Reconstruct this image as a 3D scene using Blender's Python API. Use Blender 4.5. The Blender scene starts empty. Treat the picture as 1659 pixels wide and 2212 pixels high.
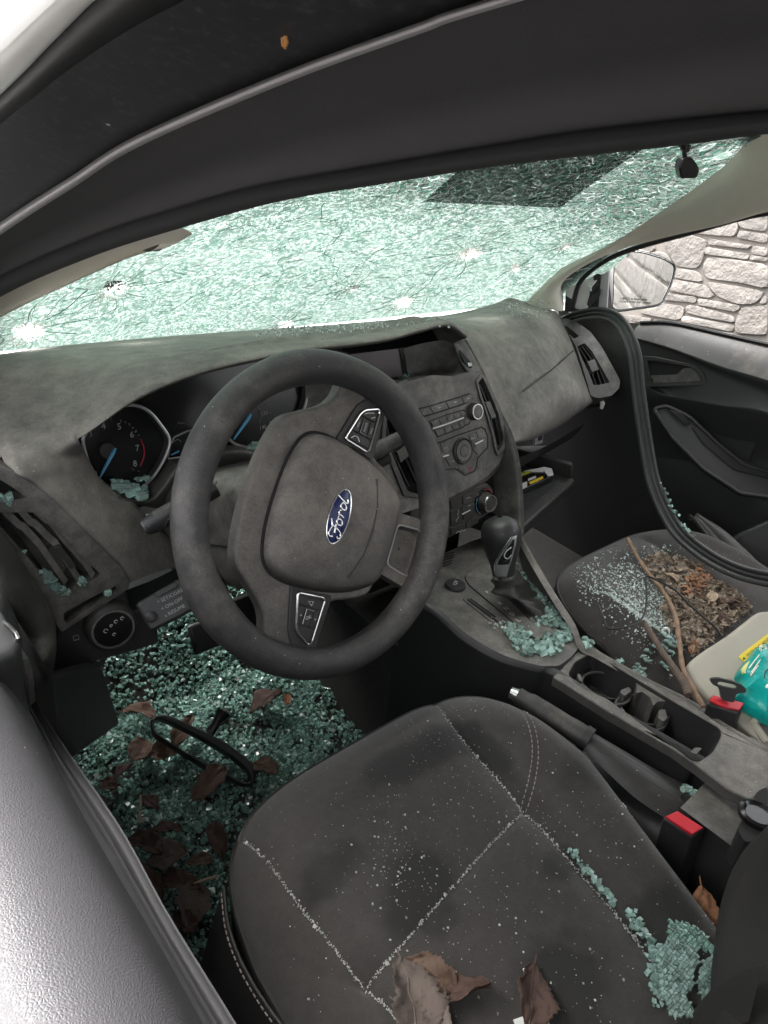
import bpy, bmesh, math, random
import numpy as np
from mathutils import Vector, Matrix
random.seed(7); rng = np.random.default_rng(7)
scene = bpy.context.scene
col = scene.collection
# ---------------------------------------------------------------- camera
PW, PH = 1659.0, 2212.0
CAM = np.array([-.849, -.581, 1.064]); FPX = 1537.0
YAW, PITCH, ROLL = math.radians(45.33), math.radians(-29.21), math.radians(8.65)
FWD = np.array([math.sin(YAW)*math.cos(PITCH), math.cos(YAW)*math.cos(PITCH), math.sin(PITCH)])
_r0 = np.array([math.cos(YAW), -math.sin(YAW), 0.0]); _u0 = np.cross(_r0, FWD)
RGT = math.cos(ROLL)*_r0 + math.sin(ROLL)*_u0
UPV = -math.sin(ROLL)*_r0 + math.cos(ROLL)*_u0
cd = bpy.data.cameras.new('camera'); cam = bpy.data.objects.new('camera', cd); col.objects.link(cam)
cd.sensor_fit = 'VERTICAL'; cd.sensor_height = 36.0; cd.lens = 36.0*FPX/PH
cd.clip_start = .01; cd.clip_end = 500
cam.matrix_world = Matrix(((RGT[0], UPV[0], -FWD[0], CAM[0]), (RGT[1], UPV[1], -FWD[1], CAM[1]),
                           (RGT[2], UPV[2], -FWD[2], CAM[2]), (0, 0, 0, 1)))
scene.camera = cam
# ---------------------------------------------------------------- overcast sky and sun
SUN_EL, SUN_AZ = math.radians(62), math.radians(335)      # azimuth clockwise from +Y
w = bpy.data.worlds.new('World'); scene.world = w; w.use_nodes = True
nt = w.node_tree; nt.nodes.clear()
sky = nt.nodes.new('ShaderNodeTexSky'); sky.sky_type = 'NISHITA'; sky.sun_disc = False
sky.sun_elevation = SUN_EL; sky.sun_rotation = SUN_AZ; sky.dust_density = 6; sky.air_density = 1.0; sky.ozone_density = .6
hs = nt.nodes.new('ShaderNodeHueSaturation'); hs.inputs['Saturation'].default_value = .12
bg = nt.nodes.new('ShaderNodeBackground'); bg.inputs['Strength'].default_value = .15
ow = nt.nodes.new('ShaderNodeOutputWorld')
nt.links.new(sky.outputs[0], hs.inputs['Color']); nt.links.new(hs.outputs[0], bg.inputs['Color']); nt.links.new(bg.outputs[0], ow.inputs['Surface'])
sd = bpy.data.lights.new('sun', 'SUN'); sd.energy = .7; sd.angle = math.radians(45); sd.color = (1, .96, .9)
sun = bpy.data.objects.new('sun', sd); col.objects.link(sun)
_sd = Vector((math.sin(SUN_AZ)*math.cos(SUN_EL), math.cos(SUN_AZ)*math.cos(SUN_EL), math.sin(SUN_EL)))
sun.rotation_euler = _sd.to_track_quat('Z', 'Y').to_euler()
scene.view_settings.view_transform = 'Standard'; scene.view_settings.look = 'None'
scene.view_settings.exposure = 2.88; scene.view_settings.gamma = 1.0; scene.view_settings.use_curve_mapping = False
scene.render.engine = 'CYCLES'
scene.cycles.max_bounces = 12; scene.cycles.diffuse_bounces = 8; scene.cycles.transparent_max_bounces = 16
# ---------------------------------------------------------------- geometry helpers
A = lambda *a: np.array(a, float)
def ray(px, py): return FWD + RGT*(px-PW/2)/FPX + UPV*(PH/2-py)/FPX
def U(px, py, ax, v):                       # sight line of the survey photograph met with an axis plane
    d = ray(px, py); i = 'xyz'.index(ax); return CAM + d*((v-CAM[i])/d[i])
def UP(px, py, p, n):
    d = ray(px, py); n = np.asarray(n, float); return CAM + d*(((np.asarray(p, float)-CAM)@n)/(d@n))
c1 = lambda x, y: (x/4, 950+y/4)
c2 = lambda x, y: (138.25+x/3, 777.7+y/3)
c4 = lambda x, y: (760.4+x/2.723, 656.7+y/2.723)
c5 = lambda x, y: (1106+x/2.8446, 950.5+y/2.8446)
c6 = lambda x, y: (x*.5, y*.5+1296)
c7 = lambda x, y: ((900+x/1.6265)/1.1573, (1700+y/1.6265)/1.1573)
c8 = lambda x, y: (915.9+x/5.564, 777.7+y/5.564)
c9 = lambda x, y: (1209.7+x/3.692, 449.3+y/3.692)
c10 = lambda x, y: (1313.4+x/4.8, 1278.8+y/4.8)
c11 = lambda x, y: (1348+x/4.266, 1693.6+y/4.266)
def unit(v): v = np.asarray(v, float); return v/np.linalg.norm(v)
class Frame:                                # plane with two axes and a normal towards the viewer
    def __init__(s, o, n, ex=(1, 0, 0)):
        s.o = np.asarray(o, float); s.n = unit(n); ex = np.asarray(ex, float)
        s.x = unit(ex - s.n*(ex@s.n)); s.y = np.cross(s.n, s.x)
    def pt(s, a, b, h=0): return s.o + s.x*a + s.y*b + s.n*h
    def px(s, px, py, h=0):                 # local 2D of a pixel
        p = UP(px, py, s.o+s.n*h, s.n) - s.o; return (p@s.x, p@s.y)
    def pxs(s, pts, h=0): return [s.px(*p, h) for p in pts]
def crom(P, n, closed=False):               # Catmull-Rom resample, even in parameter
    P = [np.asarray(p, float) for p in P]; m = len(P); out = []
    segs = m if closed else m-1
    for k in range(n):
        t = k/(n if closed else n-1)*segs; i = min(int(t), segs-1); f = t-i
        if closed: a, b, c, d = P[(i-1) % m], P[i % m], P[(i+1) % m], P[(i+2) % m]
        else: a, b, c, d = (P[i-1] if i else 2*P[0]-P[1]), P[i], P[i+1], (P[i+2] if i+2 < m else 2*P[-1]-P[-2])
        out.append(.5*((2*b)+(-a+c)*f+(2*a-5*b+4*c-d)*f*f+(-a+3*b-3*c+d)*f**3))
    return out
def evenly(P, n):                           # resample polyline by arc length
    P = np.array(P, float); L = np.r_[0, np.cumsum(np.linalg.norm(np.diff(P, axis=0), axis=1))]
    t = np.linspace(0, L[-1], n); return [np.array([np.interp(q, L, P[:, i]) for i in range(P.shape[1])]) for q in t]
class MB:
    def __init__(s): s.v = []; s.f = []; s.uv = None
    def add(s, v, f): o = len(s.v); s.v += [tuple(map(float, p)) for p in v]; s.f += [tuple(i+o for i in q) for q in f]; return s
    def grid(s, rows, closed_u=False):
        nr, nc = len(rows), len(rows[0]); v = [p for r in rows for p in r]; f = []
        for i in range(nr-1):
            for j in range(nc if closed_u else nc-1):
                k = (j+1) % nc; f.append((i*nc+j, i*nc+k, (i+1)*nc+k, (i+1)*nc+j))
        return s.add(v, f)
    def patch(s, rows, nu, nv):             # smooth surface through a net of control points
        R = [crom(r, nu) for r in rows]; C = [crom([r[j] for r in R], nv) for j in range(nu)]
        return s.grid([[C[j][i] for j in range(nu)] for i in range(nv)])
    def tube(s, P, r, seg=10, caps=True, flat=1.0, up=None, closed=False):
        P = [np.asarray(p, float) for p in P]; n = len(P); R = r if hasattr(r, '__len__') else [r]*n; rows = []; b = None
        for i in range(n):
            t = unit((P[(i+1) % n]-P[i-1]) if closed else (P[min(i+1, n-1)]-P[max(i-1, 0)]))
            if b is None or up is not None:
                h = np.asarray(up, float) if up is not None else (A(0, 0, 1) if abs(t[2]) < .9 else A(1, 0, 0))
                b = unit(np.cross(t, h))
            else: b = unit(b - t*(b@t))
            c = np.cross(b, t)
            rows.append([P[i]+R[i]*(math.cos(q)*b+flat*math.sin(q)*c) for q in np.linspace(0, 2*math.pi, seg, endpoint=False)])
        o = len(s.v)
        if closed: rows.append(rows[0])
        s.grid(rows, True)
        if caps and not closed: s.f.append(tuple(o+j for j in range(seg))[::-1]); s.f.append(tuple(o+(n-1)*seg+j for j in range(seg)))
        return s
    def prism(s, fr, poly, h0, h1, top=1.0):   # outline extruded along the frame normal, h1 the visible face
        n = len(poly); c = np.mean(poly, axis=0)
        lo = [fr.pt(a, b, h0) for a, b in poly]; hi = [fr.pt(c[0]+(a-c[0])*top, c[1]+(b-c[1])*top, h1) for a, b in poly]
        f = [(i, (i+1) % n, n+(i+1) % n, n+i) for i in range(n)]+[tuple(range(n, 2*n)), tuple(range(n))[::-1]]
        return s.add(lo+hi, f)
    def dome(s, fr, poly, prof):            # rings: prof = [(scale, height), ...] from edge to middle
        c = np.mean(poly, axis=0)
        rows = [[fr.pt(c[0]+(a-c[0])*k, c[1]+(b-c[1])*k, h) for a, b in poly] for k, h in prof]
        o = len(s.v); s.grid(rows, True); n = len(poly); s.f.append(tuple(o+(len(prof)-1)*n+j for j in range(n))); return s
    def plate(s, fr, outer, holes, h0, h1): # slab with holes
        bm = bmesh.new(); es = []; loops = [outer]+holes
        for L in loops:
            vs = [bm.verts.new(tuple(fr.pt(a, b, h1))) for a, b in L]
            es += [bm.edges.new((vs[i], vs[(i+1) % len(vs)])) for i in range(len(vs))]
        bmesh.ops.triangle_fill(bm, edges=es, use_beauty=True, normal=Vector(fr.n)); bm.verts.index_update()
        s.add([tuple(v.co) for v in bm.verts], [tuple(v.index for v in f.verts) for f in bm.faces]); bm.free()
        for L in loops:
            n = len(L); s.add([fr.pt(a, b, h1) for a, b in L]+[fr.pt(a, b, h0) for a, b in L], [(i, (i+1) % n, n+(i+1) % n, n+i) for i in range(n)])
        return s
    def box(s, fr, a0, a1, b0, b1, h0, h1): return s.prism(fr, [(a0, b0), (a1, b0), (a1, b1), (a0, b1)], h0, h1)
    def lathe(s, fr, ca, cb, prof, seg=28):  # prof = [(radius, height)]
        rows = [[fr.pt(ca+r*math.cos(q), cb+r*math.sin(q), h) for q in np.linspace(0, 2*math.pi, seg, endpoint=False)] for r, h in prof]
        o = len(s.v); s.grid(rows, True); s.f.append(tuple(o+(len(prof)-1)*seg+j for j in range(seg))); return s
    def build(s, name, mat, parent=None, smooth=35, bevel=0, solid=0, uv=None, seg=2):
        me = bpy.data.meshes.new(name); me.from_pydata(s.v, [], s.f); me.validate()
        bm = bmesh.new(); bm.from_mesh(me); bmesh.ops.remove_doubles(bm, verts=bm.verts, dist=1e-6); bmesh.ops.recalc_face_normals(bm, faces=bm.faces); bm.to_mesh(me); bm.free()
        o = bpy.data.objects.new(name, me); col.objects.link(o)
        me.materials.append(mat)
        if solid: m = o.modifiers.new('s', 'SOLIDIFY'); m.thickness = solid; m.offset = -1
        if bevel: m = o.modifiers.new('b', 'BEVEL'); m.width = bevel; m.segments = seg; m.limit_method = 'ANGLE'; m.angle_limit = math.radians(40); m.harden_normals = False
        if smooth:
            me.polygons.foreach_set('use_smooth', [True]*len(me.polygons)); me.update()
            if smooth < 180: me.set_sharp_from_angle(angle=math.radians(smooth))
        if parent is not None: o.parent = parent
        return o
def rrect(x0, x1, y0, y1, r, n=4):
    P = []
    for cx, cy, a in ((x1-r, y0+r, -90), (x1-r, y1-r, 0), (x0+r, y1-r, 90), (x0+r, y0+r, 180)):
        P += [(cx+r*math.cos(math.radians(a+90*k/n)), cy+r*math.sin(math.radians(a+90*k/n))) for k in range(n+1)]
    return P
def rpoly(P, r, n=3):                       # polygon with rounded corners
    out = []; m = len(P)
    for i in range(m):
        p, a, b = np.array(P[i], float), np.array(P[i-1], float), np.array(P[(i+1) % m], float)
        la, lb = np.linalg.norm(a-p), np.linalg.norm(b-p); ra = min(r, .45*la, .45*lb)
        q0 = p+(a-p)/la*ra; q1 = p+(b-p)/lb*ra
        for k in range(n+1): t = k/n; out.append(tuple((1-t)**2*q0+2*t*(1-t)*p+t*t*q1))
    return out
def empty(name, loc=(0, 0, 0), label=None, cat=None, group=None, parent=None):
    o = bpy.data.objects.new(name, None); col.objects.link(o); o.location = loc; o.empty_display_size = .1
    if parent is not None: o.parent = parent
    tag(o, label, cat, group); return o
def tag(o, label=None, cat=None, group=None, kind=None):
    if label: o['label'] = label
    if cat: o['category'] = cat
    if group: o['group'] = group
    if kind: o['kind'] = kind
    return o
def text(name, s, fr, a, b, size, mat, parent, rot=0, h=.0006, align='CENTER', shear=0, sx=1.0):
    cu = bpy.data.curves.new(name, 'FONT'); cu.body = s; cu.size = size; cu.align_x = align; cu.align_y = 'CENTER'; cu.shear = shear; cu.resolution_u = 2
    t = bpy.data.objects.new(name, cu); col.objects.link(t)
    me = bpy.data.meshes.new_from_object(t); bpy.data.objects.remove(t)
    cr, sr = math.cos(rot), math.sin(rot)
    for v in me.vertices:
        x, y = v.co.x*sx, v.co.y; v.co = Vector(fr.pt(a+x*cr-y*sr, b+x*sr+y*cr, h))
    o = bpy.data.objects.new(name, me); col.objects.link(o); me.materials.clear(); me.materials.append(mat); o.parent = parent
    return o
# ---------------------------------------------------------------- materials
class NT:
    def __init__(s, name):
        s.m = bpy.data.materials.new(name); s.m.use_nodes = True; s.t = s.m.node_tree; s.t.nodes.clear()
        s.out = s.n('ShaderNodeOutputMaterial'); s.co = s.n('ShaderNodeTexCoord').outputs['Object']
    def n(s, typ, **k):
        nd = s.t.nodes.new(typ)
        for a, b in k.items(): setattr(nd, a, b)
        return nd
    def l(s, a, b): s.t.links.new(a, b)
    def set(s, sock, v):
        if isinstance(v, bpy.types.NodeSocket): s.l(v, sock)
        elif isinstance(v, (tuple, list)) and sock.type == 'RGBA': sock.default_value = (*v[:3], 1)
        else: sock.default_value = v
    def math(s, op, a, b=0.0, c=None, clamp=False):
        nd = s.n('ShaderNodeMath', operation=op, use_clamp=clamp); s.set(nd.inputs[0], a); s.set(nd.inputs[1], b)
        if c is not None: s.set(nd.inputs[2], c)
        return nd.outputs[0]
    def noise(s, scale, detail=3, rough=.55, co=None, dist=0):
        nd = s.n('ShaderNodeTexNoise'); nd.inputs['Scale'].default_value = scale; nd.inputs['Detail'].default_value = detail
        nd.inputs['Roughness'].default_value = rough; nd.inputs['Distortion'].default_value = dist; s.l(co or s.co, nd.inputs['Vector']); return nd.outputs['Fac']
    def vor(s, scale, feature='F1', co=None, out='Distance', rnd=1.0):
        nd = s.n('ShaderNodeTexVoronoi', feature=feature); nd.inputs['Scale'].default_value = scale; nd.inputs['Randomness'].default_value = rnd
        s.l(co or s.co, nd.inputs['Vector']); return nd.outputs[out]
    def mapr(s, v, a, b, c=0.0, d=1.0, smooth=True):
        nd = s.n('ShaderNodeMapRange', interpolation_type='SMOOTHSTEP' if smooth else 'LINEAR'); s.set(nd.inputs['Value'], v)
        for k, q in zip(('From Min', 'From Max', 'To Min', 'To Max'), (a, b, c, d)): nd.inputs[k].default_value = q
        return nd.outputs['Result']
    def mix(s, f, a, b):
        nd = s.n('ShaderNodeMix', data_type='RGBA'); s.set(nd.inputs[0], f); s.set(nd.inputs[6], a); s.set(nd.inputs[7], b); return nd.outputs[2]
    def stretch(s, sx, sy, sz, rot=(0, 0, 0)):
        nd = s.n('ShaderNodeMapping'); nd.inputs['Scale'].default_value = (sx, sy, sz); nd.inputs['Rotation'].default_value = rot; s.l(s.co, nd.inputs['Vector']); return nd.outputs[0]
    def bump(s, h, strength=.3, dist=.001, prev=None):
        nd = s.n('ShaderNodeBump'); nd.inputs['Strength'].default_value = strength; nd.inputs['Distance'].default_value = dist; s.l(h, nd.inputs['Height'])
        if prev is not None: s.l(prev, nd.inputs['Normal'])
        return nd.outputs[0]
    def bsdf(s, color, rough, normal=None, **k):
        b = s.n('ShaderNodeBsdfPrincipled'); s.set(b.inputs['Base Color'], color); s.set(b.inputs['Roughness'], rough)
        if normal is not None: s.l(normal, b.inputs['Normal'])
        for a, v in k.items(): s.set(b.inputs[a.replace('_', ' ')], v)
        s.l(b.outputs[0], s.out.inputs['Surface']); return b
def up_facing(t, a=-.1, b=.75):
    g = t.n('ShaderNodeNewGeometry'); x = t.n('ShaderNodeSeparateXYZ'); t.l(g.outputs['Normal'], x.inputs[0]); return t.mapr(x.outputs['Z'], a, b)
DUST = (.30, .26, .20)
def plastic(name, colr=(.022, .022, .023), rough=.5, dust=.5, grain=.25, dcol=DUST, gscale=900, specks=.3, up=(-.1, .75), leather=False, flat=1.0):
    t = NT(name)
    n1 = t.noise(7, 4); n2 = t.noise(45, 4, .7); n3 = t.noise(420, 2, .7)
    s = t.math('ADD', t.math('MULTIPLY', t.math('ADD', t.math('MULTIPLY', t.math('SUBTRACT', n1, .5), flat), .5), .9), t.math('ADD', t.math('MULTIPLY', t.math('ADD', t.math('MULTIPLY', t.math('SUBTRACT', n2, .5), flat), .5), .7), t.math('ADD', t.math('MULTIPLY', n3, .22), .19)))
    f = t.mapr(s, 1.75-dust*1.1, 2.05-dust*.55)
    f = t.math('MULTIPLY', t.math('MULTIPLY', f, t.math('ADD', t.math('MULTIPLY', up_facing(t, *up), .88), .12)), min(1, dust*1.25))
    f0 = f
    if specks:
        v = t.vor(260); cc = t.vor(260, out='Color'); sp = t.n('ShaderNodeSeparateColor'); t.l(cc, sp.inputs[0])
        k = t.math('MULTIPLY', t.math('LESS_THAN', v, .16), t.math('LESS_THAN', sp.outputs[0], .055*specks))
        k = t.math('MULTIPLY', k, up_facing(t, 0, .4))
        c = t.mix(k, t.mix(f, colr, dcol), (.55, .56, .52))
    else: c = t.mix(f, colr, dcol)
    if leather:
        v = t.vor(gscale, 'DISTANCE_TO_EDGE'); h = t.math('ADD', t.mapr(v, 0, .35), t.math('MULTIPLY', t.noise(gscale*.4, 2), .5)); nb = t.bump(h, grain, .0012)
    else: nb = t.bump(t.noise(gscale, 2, .6), grain, .0006)
    r = t.math('ADD', t.math('MULTIPLY', f0, .92-rough), t.math('ADD', rough-.06, t.math('MULTIPLY', n2, .12)))
    t.bsdf(c, r, nb); return t.m
def simple(name, colr, rough=.5, metal=0, var=.15, vscale=30, bump=0, bscale=300, **k):
    t = NT(name); n = t.noise(vscale, 4); lo = tuple(q*(1-var) for q in colr); hi = tuple(min(1, q*(1+var)) for q in colr)
    t.bsdf(t.mix(n, lo, hi), rough, t.bump(t.noise(bscale, 2), bump, .001) if bump else None, Metallic=metal, **k); return t.m
M = {}
M['dash'] = plastic('dash_top_soft_plastic', (.05, .048, .045), .72, .9, .22, (.42, .395, .345), 1100, .8, (-.35, .55), flat=.58)
M['fascia'] = plastic('dusty_fascia_spare', (.06, .054, .047), .7, .95, .6, (.42, .35, .26), 500, .5, (-.6, .35), flat=.6)
M['plastic'] = plastic('dusty_black_plastic', (.030, .029, .028), .5, .62, .35, specks=.4)
M['clean'] = plastic('black_plastic', (.024, .024, .0245), .45, .18, .3, specks=.1)
M['gloss'] = simple('gloss_black', (.008, .008, .009), .22, var=.3)
M['black'] = simple('matt_black', (.011, .011, .011), .85)
M['stack'] = plastic('center_stack_grey', (.055, .053, .049), .52, .74, .3, (.37, .35, .31), specks=.3, up=(-.6, .5))
M['wheel'] = plastic('steering_wheel_grain', (.034, .033, .034), .45, .70, .30, (.34, .31, .27), 600, .4, (-.5, .5), True, .7)
M['hub'] = plastic('steering_hub', (.048, .044, .041), .55, .86, .25, (.37, .34, .30), 700, .5, (-.5, .5), True, .55)
M['door_pad'] = plastic('door_pad_leather', (.054, .052, .056), .55, .3, .26, (.36, .35, .35), 640, .1, (0, 1), True)
M['pillar'] = simple('beige_trim', (.70, .675, .58), .75, var=.06, bump=.15, bscale=900)
M['rubber'] = simple('black_rubber', (.012, .012, .013), .42, var=.3, vscale=60)
M['rubber_grey'] = plastic('worn_rubber', (.035, .035, .036), .42, .35, .2)
M['lip'] = simple('sky_sheen_channel_lip', (.38, .37, .38), .45, var=.12, vscale=60)  # pale base colour stands in for sky reflected in glossy black plastic
M['frame_trim'] = simple('frame_trim_plastic', (.026, .0255, .027), .75, var=.2, vscale=25, bump=.15, bscale=900)
M['soft_black'] = simple('soft_black_seal', (.012, .012, .013), .85, var=.2)
M['console'] = plastic('dusty_console', (.05, .048, .044), .6, .8, .4, (.38, .355, .315), specks=.5, up=(-.2, .6), flat=.7)
M['bolster'] = simple('shaded_bolster_cloth', (.018, .017, .016), .9, var=.3, vscale=300, bump=.4, bscale=900)  # seat cloth with the shade on the backrest put into its darker colour
M['white_paint'] = simple('white_car_paint', (.72, .71, .69), .3, var=.05, Coat_Weight=.4)
M['chrome'] = simple('satin_chrome', (.62, .62, .62), .22, 1.0, .1)
M['silver'] = simple('silver_plastic', (.42, .42, .42), .35, .6, .15)
M['white_print'] = simple('white_print', (.62, .62, .6), .6)
M['grey_print'] = simple('grey_print', (.3, .3, .3), .6)
M['blue'] = simple('emblem_blue', (.012, .02, .10), .3)
M['needle'] = simple('needle_blue', (.12, .38, .62), .35)
M['red'] = simple('red_plastic', (.62, .03, .045), .4, var=.1)
M['redline'] = simple('redline_print', (.45, .03, .05), .5)
M['screen'] = simple('grey_screen', (.16, .145, .15), .2, var=.05)
M['carpet'] = simple('dark_carpet', (.034, .033, .031), .95, var=.5, vscale=120, bump=.8, bscale=500)
M['stick'] = simple('bark', (.20, .13, .085), .85, var=.5, vscale=90, bump=.6, bscale=200)
M['stick_dark'] = simple('dark_bark', (.09, .065, .05), .85, var=.5, vscale=90, bump=.6, bscale=200)
M['wire'] = simple('black_wire', (.01, .01, .012), .4)
M['tub'] = simple('cream_plastic', (.34, .315, .26), .55, var=.08, vscale=14, bump=.1, bscale=500)
M['yellow'] = simple('yellow_label', (.75, .55, .03), .5)
M['ink'] = simple('black_ink', (.02, .02, .02), .6)
M['asphalt'] = simple('asphalt', (.09, .085, .08), .9, var=.4, vscale=40, bump=.5, bscale=120)
M['steel'] = simple('steel', (.35, .35, .36), .35, 1.0, .2)
def fabric(name, stains):
    t = NT(name); n1 = t.noise(5, 4); n2 = t.noise(60, 4, .7); n3 = t.noise(900, 2, .8)
    c = t.mix(n1, (.0165, .0148, .0138), (.031, .0275, .025)); c = t.mix(t.mapr(n2, .35, .75, 0, .5), c, (.047, .042, .037))
    c = t.mix(t.mapr(n3, .4, .75, 0, .35), c, (.07, .062, .055))
    for (x, y, rx, ry) in stains:                                    # damp patches
        mp = t.n('ShaderNodeMapping'); mp.inputs['Location'].default_value = (-x/rx, -y/ry, 0); mp.inputs['Scale'].default_value = (1/rx, 1/ry, 0); t.l(t.co, mp.inputs['Vector'])
        ln = t.n('ShaderNodeVectorMath', operation='LENGTH'); t.l(mp.outputs[0], ln.inputs[0])
        q = t.math('ADD', ln.outputs['Value'], t.math('MULTIPLY', t.math('SUBTRACT', t.noise(11, 4, .65), .5), 2.6))
        c = t.mix(t.mapr(q, .45, 1.1, .85, 0), c, (.006, .0052, .005))
    for sc, th, lim in ((210, .15, .06), (420, .2, .05), (120, .07, .05)):      # glass dust and grit caught in the weave
        v = t.vor(sc); sp = t.n('ShaderNodeSeparateColor'); t.l(t.vor(sc, out='Color'), sp.inputs[0])
        k = t.math('MULTIPLY', t.math('LESS_THAN', v, th), t.math('LESS_THAN', sp.outputs[0], t.math('MULTIPLY', t.mapr(t.noise(9, 3), .42, .62), lim)))
        c = t.mix(k, c, (.5, .48, .43))
    t.bsdf(c, .95, t.bump(n3, .5, .001, t.bump(n2, .2, .002)), Sheen_Weight=.25); return t.m
M['vinyl'] = plastic('seat_vinyl', (.016, .015, .015), .5, .2, .4, specks=.15)
M['fabricD'] = fabric('driver_seat_fabric', [(-.165, -.345, .062, .05), (-.262, -.25, .024, .05), (-.36, -.20, .10, .03), (-.30, -.215, .06, .022), (-.30, -.40, .035, .02), (-.25, -.50, .06, .04), (-.45, -.33, .05, .05), (-.40, -.47, .05, .05), (-.52, -.26, .05, .03)])
M['fabricP'] = fabric('passenger_seat_fabric', [(.33, -.09, .05, .02)])
M['fabricB'] = fabric('backrest_fabric', [])
def crumbglass(name, colr, tr=.35, rough=.1):
    t = NT(name); i = t.n('ShaderNodeNewGeometry').outputs['Random Per Island']
    c = t.mix(i, tuple(q*.55 for q in colr), tuple(min(1, q*1.45) for q in colr))
    b = t.bsdf(c, rough, None, IOR=1.35); b.inputs['Transmission Weight'].default_value = tr; b.inputs['Specular IOR Level'].default_value = .8
    return t.m
M['glass_floor'] = crumbglass('broken_glass_teal', (.30, .49, .425), .45, .06)
M['glass_mint'] = crumbglass('broken_glass_mint', (.50, .72, .64), .6, .08)
M['glass_clear'] = crumbglass('broken_glass_clear', (.62, .70, .66), .3, .15)
M['grit'] = crumbglass('glass_grit', (.40, .41, .38), .1, .4)
def leafmat(name, a, b):
    t = NT(name); n = t.noise(35, 5, .7); v = t.noise(160, 3)
    c = t.mix(n, a, b); c = t.mix(t.mapr(v, .55, .7, 0, .6), c, tuple(q*.35 for q in a)); t.bsdf(c, .75, t.bump(v, .5, .002)); return t.m
M['leaf_brown'] = leafmat('leaf_brown', (.075, .043, .028), (.14, .088, .062))
M['leaf_dark'] = leafmat('leaf_dark', (.045, .024, .018), (.085, .047, .034))
M['leaf_tan'] = leafmat('leaf_tan', (.26, .19, .13), (.42, .33, .24))
M['leaf_rust'] = leafmat('leaf_rust', (.17, .068, .028), (.26, .125, .06))
M['leaf_grey'] = leafmat('leaf_grey', (.07, .052, .043), (.125, .097, .082))
M['litter'] = leafmat('leaf_litter', (.08, .055, .038), (.36, .29, .22))
def windshield_mat():
    t = NT('crazed_windshield_glass'); uv = t.n('ShaderNodeUVMap').outputs[0]
    nz = t.n('ShaderNodeTexNoise'); nz.inputs['Scale'].default_value = 7; nz.inputs['Detail'].default_value = 3; t.l(uv, nz.inputs['Vector'])
    ad = t.n('ShaderNodeVectorMath', operation='MULTIPLY_ADD'); t.l(nz.outputs['Color'], ad.inputs[0]); ad.inputs[1].default_value = (.06, .06, 0); t.l(uv, ad.inputs[2]); co = ad.outputs[0]
    nz2 = t.n('ShaderNodeTexNoise'); nz2.inputs['Scale'].default_value = 45; nz2.inputs['Detail'].default_value = 2; t.l(uv, nz2.inputs['Vector'])
    ad2 = t.n('ShaderNodeVectorMath', operation='MULTIPLY_ADD'); t.l(nz2.outputs['Color'], ad2.inputs[0]); ad2.inputs[1].default_value = (.007, .005, 0); t.l(co, ad2.inputs[2]); co = ad2.outputs[0]
    sx = t.n('ShaderNodeSeparateXYZ'); t.l(uv, sx.inputs[0]); v = sx.outputs['Y']
    low = t.mapr(t.math('ADD', v, t.math('MULTIPLY', t.math('SUBTRACT', t.noise(3, 2, co=uv), .5), .25)), .50, .26)    # the lower half is crazed far finer
    co2 = t.n('ShaderNodeVectorMath', operation='MULTIPLY'); t.l(co, co2.inputs[0]); co2.inputs[1].default_value = (.42, 1, 1); co2 = co2.outputs[0]
    def vo(sc, f, o='Distance'): 
        nd = t.n('ShaderNodeTexVoronoi', feature=f, voronoi_dimensions='2D'); nd.inputs['Scale'].default_value = sc; t.l(co2 if sc in (95, 38) else co, nd.inputs['Vector']); return nd.outputs[o]
    e1, e2, e3, e0 = vo(95, 'DISTANCE_TO_EDGE'), vo(250, 'DISTANCE_TO_EDGE'), vo(38, 'DISTANCE_TO_EDGE'), vo(12, 'DISTANCE_TO_EDGE')
    r1 = t.n('ShaderNodeSeparateColor'); t.l(vo(95, 'F1', 'Color'), r1.inputs[0])
    r2 = t.n('ShaderNodeSeparateColor'); t.l(vo(250, 'F1', 'Color'), r2.inputs[0])
    g1 = t.mapr(e1, .07, .02); g2 = t.math('MULTIPLY', t.mapr(e2, .10, .03), t.math('ADD', .25, low)); g3 = t.mapr(e3, .04, .012); g0 = t.mapr(e0, .02, .006)
    line = t.math('MAXIMUM', t.math('MAXIMUM', g1, g2), t.math('MAXIMUM', g3, g0), clamp=True)
    w1 = t.math('MULTIPLY', t.mapr(e1, .13, .075), t.mapr(r1.outputs[1], .35, .5)); w2 = t.math('MULTIPLY', t.mapr(e2, .24, .13), t.mapr(r2.outputs[1], .5, .7))
    mps = t.n('ShaderNodeVectorMath', operation='MULTIPLY'); t.l(co, mps.inputs[0]); mps.inputs[1].default_value = (1.0, 3.4, 1)
    stk_ = t.mapr(t.noise(26, 2, .6, co=mps.outputs[0]), .44, .6); w1 = t.math('MULTIPLY', w1, stk_)
    white = t.math('MAXIMUM', w1, t.math('MULTIPLY', w2, t.math('ADD', .35, low)), clamp=True)
    milk = t.math('ADD', t.math('MULTIPLY', r2.outputs[0], .18), t.math('ADD', t.math('MULTIPLY', low, .5), .02), clamp=True)
    tr = t.n('ShaderNodeBsdfTransparent'); t.set(tr.inputs[0], (.064, .07, .067))
    tl = t.n('ShaderNodeBsdfTranslucent'); t.set(tl.inputs[0], t.mix(r2.outputs[2], (.076, .102, .091), (.098, .126, .114)))
    gl = t.n('ShaderNodeBsdfGlossy'); gl.inputs['Roughness'].default_value = .12; t.set(gl.inputs[0], (.8, .9, .85))
    dk = t.n('ShaderNodeBsdfTranslucent'); t.set(dk.inputs[0], (.006, .045, .028))
    wh = t.n('ShaderNodeBsdfTranslucent'); t.set(wh.inputs[0], (.225, .25, .238))
    def mx(f, a, b):
        m = t.n('ShaderNodeMixShader'); t.set(m.inputs[0], f); t.l(a, m.inputs[1]); t.l(b, m.inputs[2]); return m.outputs[0]
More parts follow.
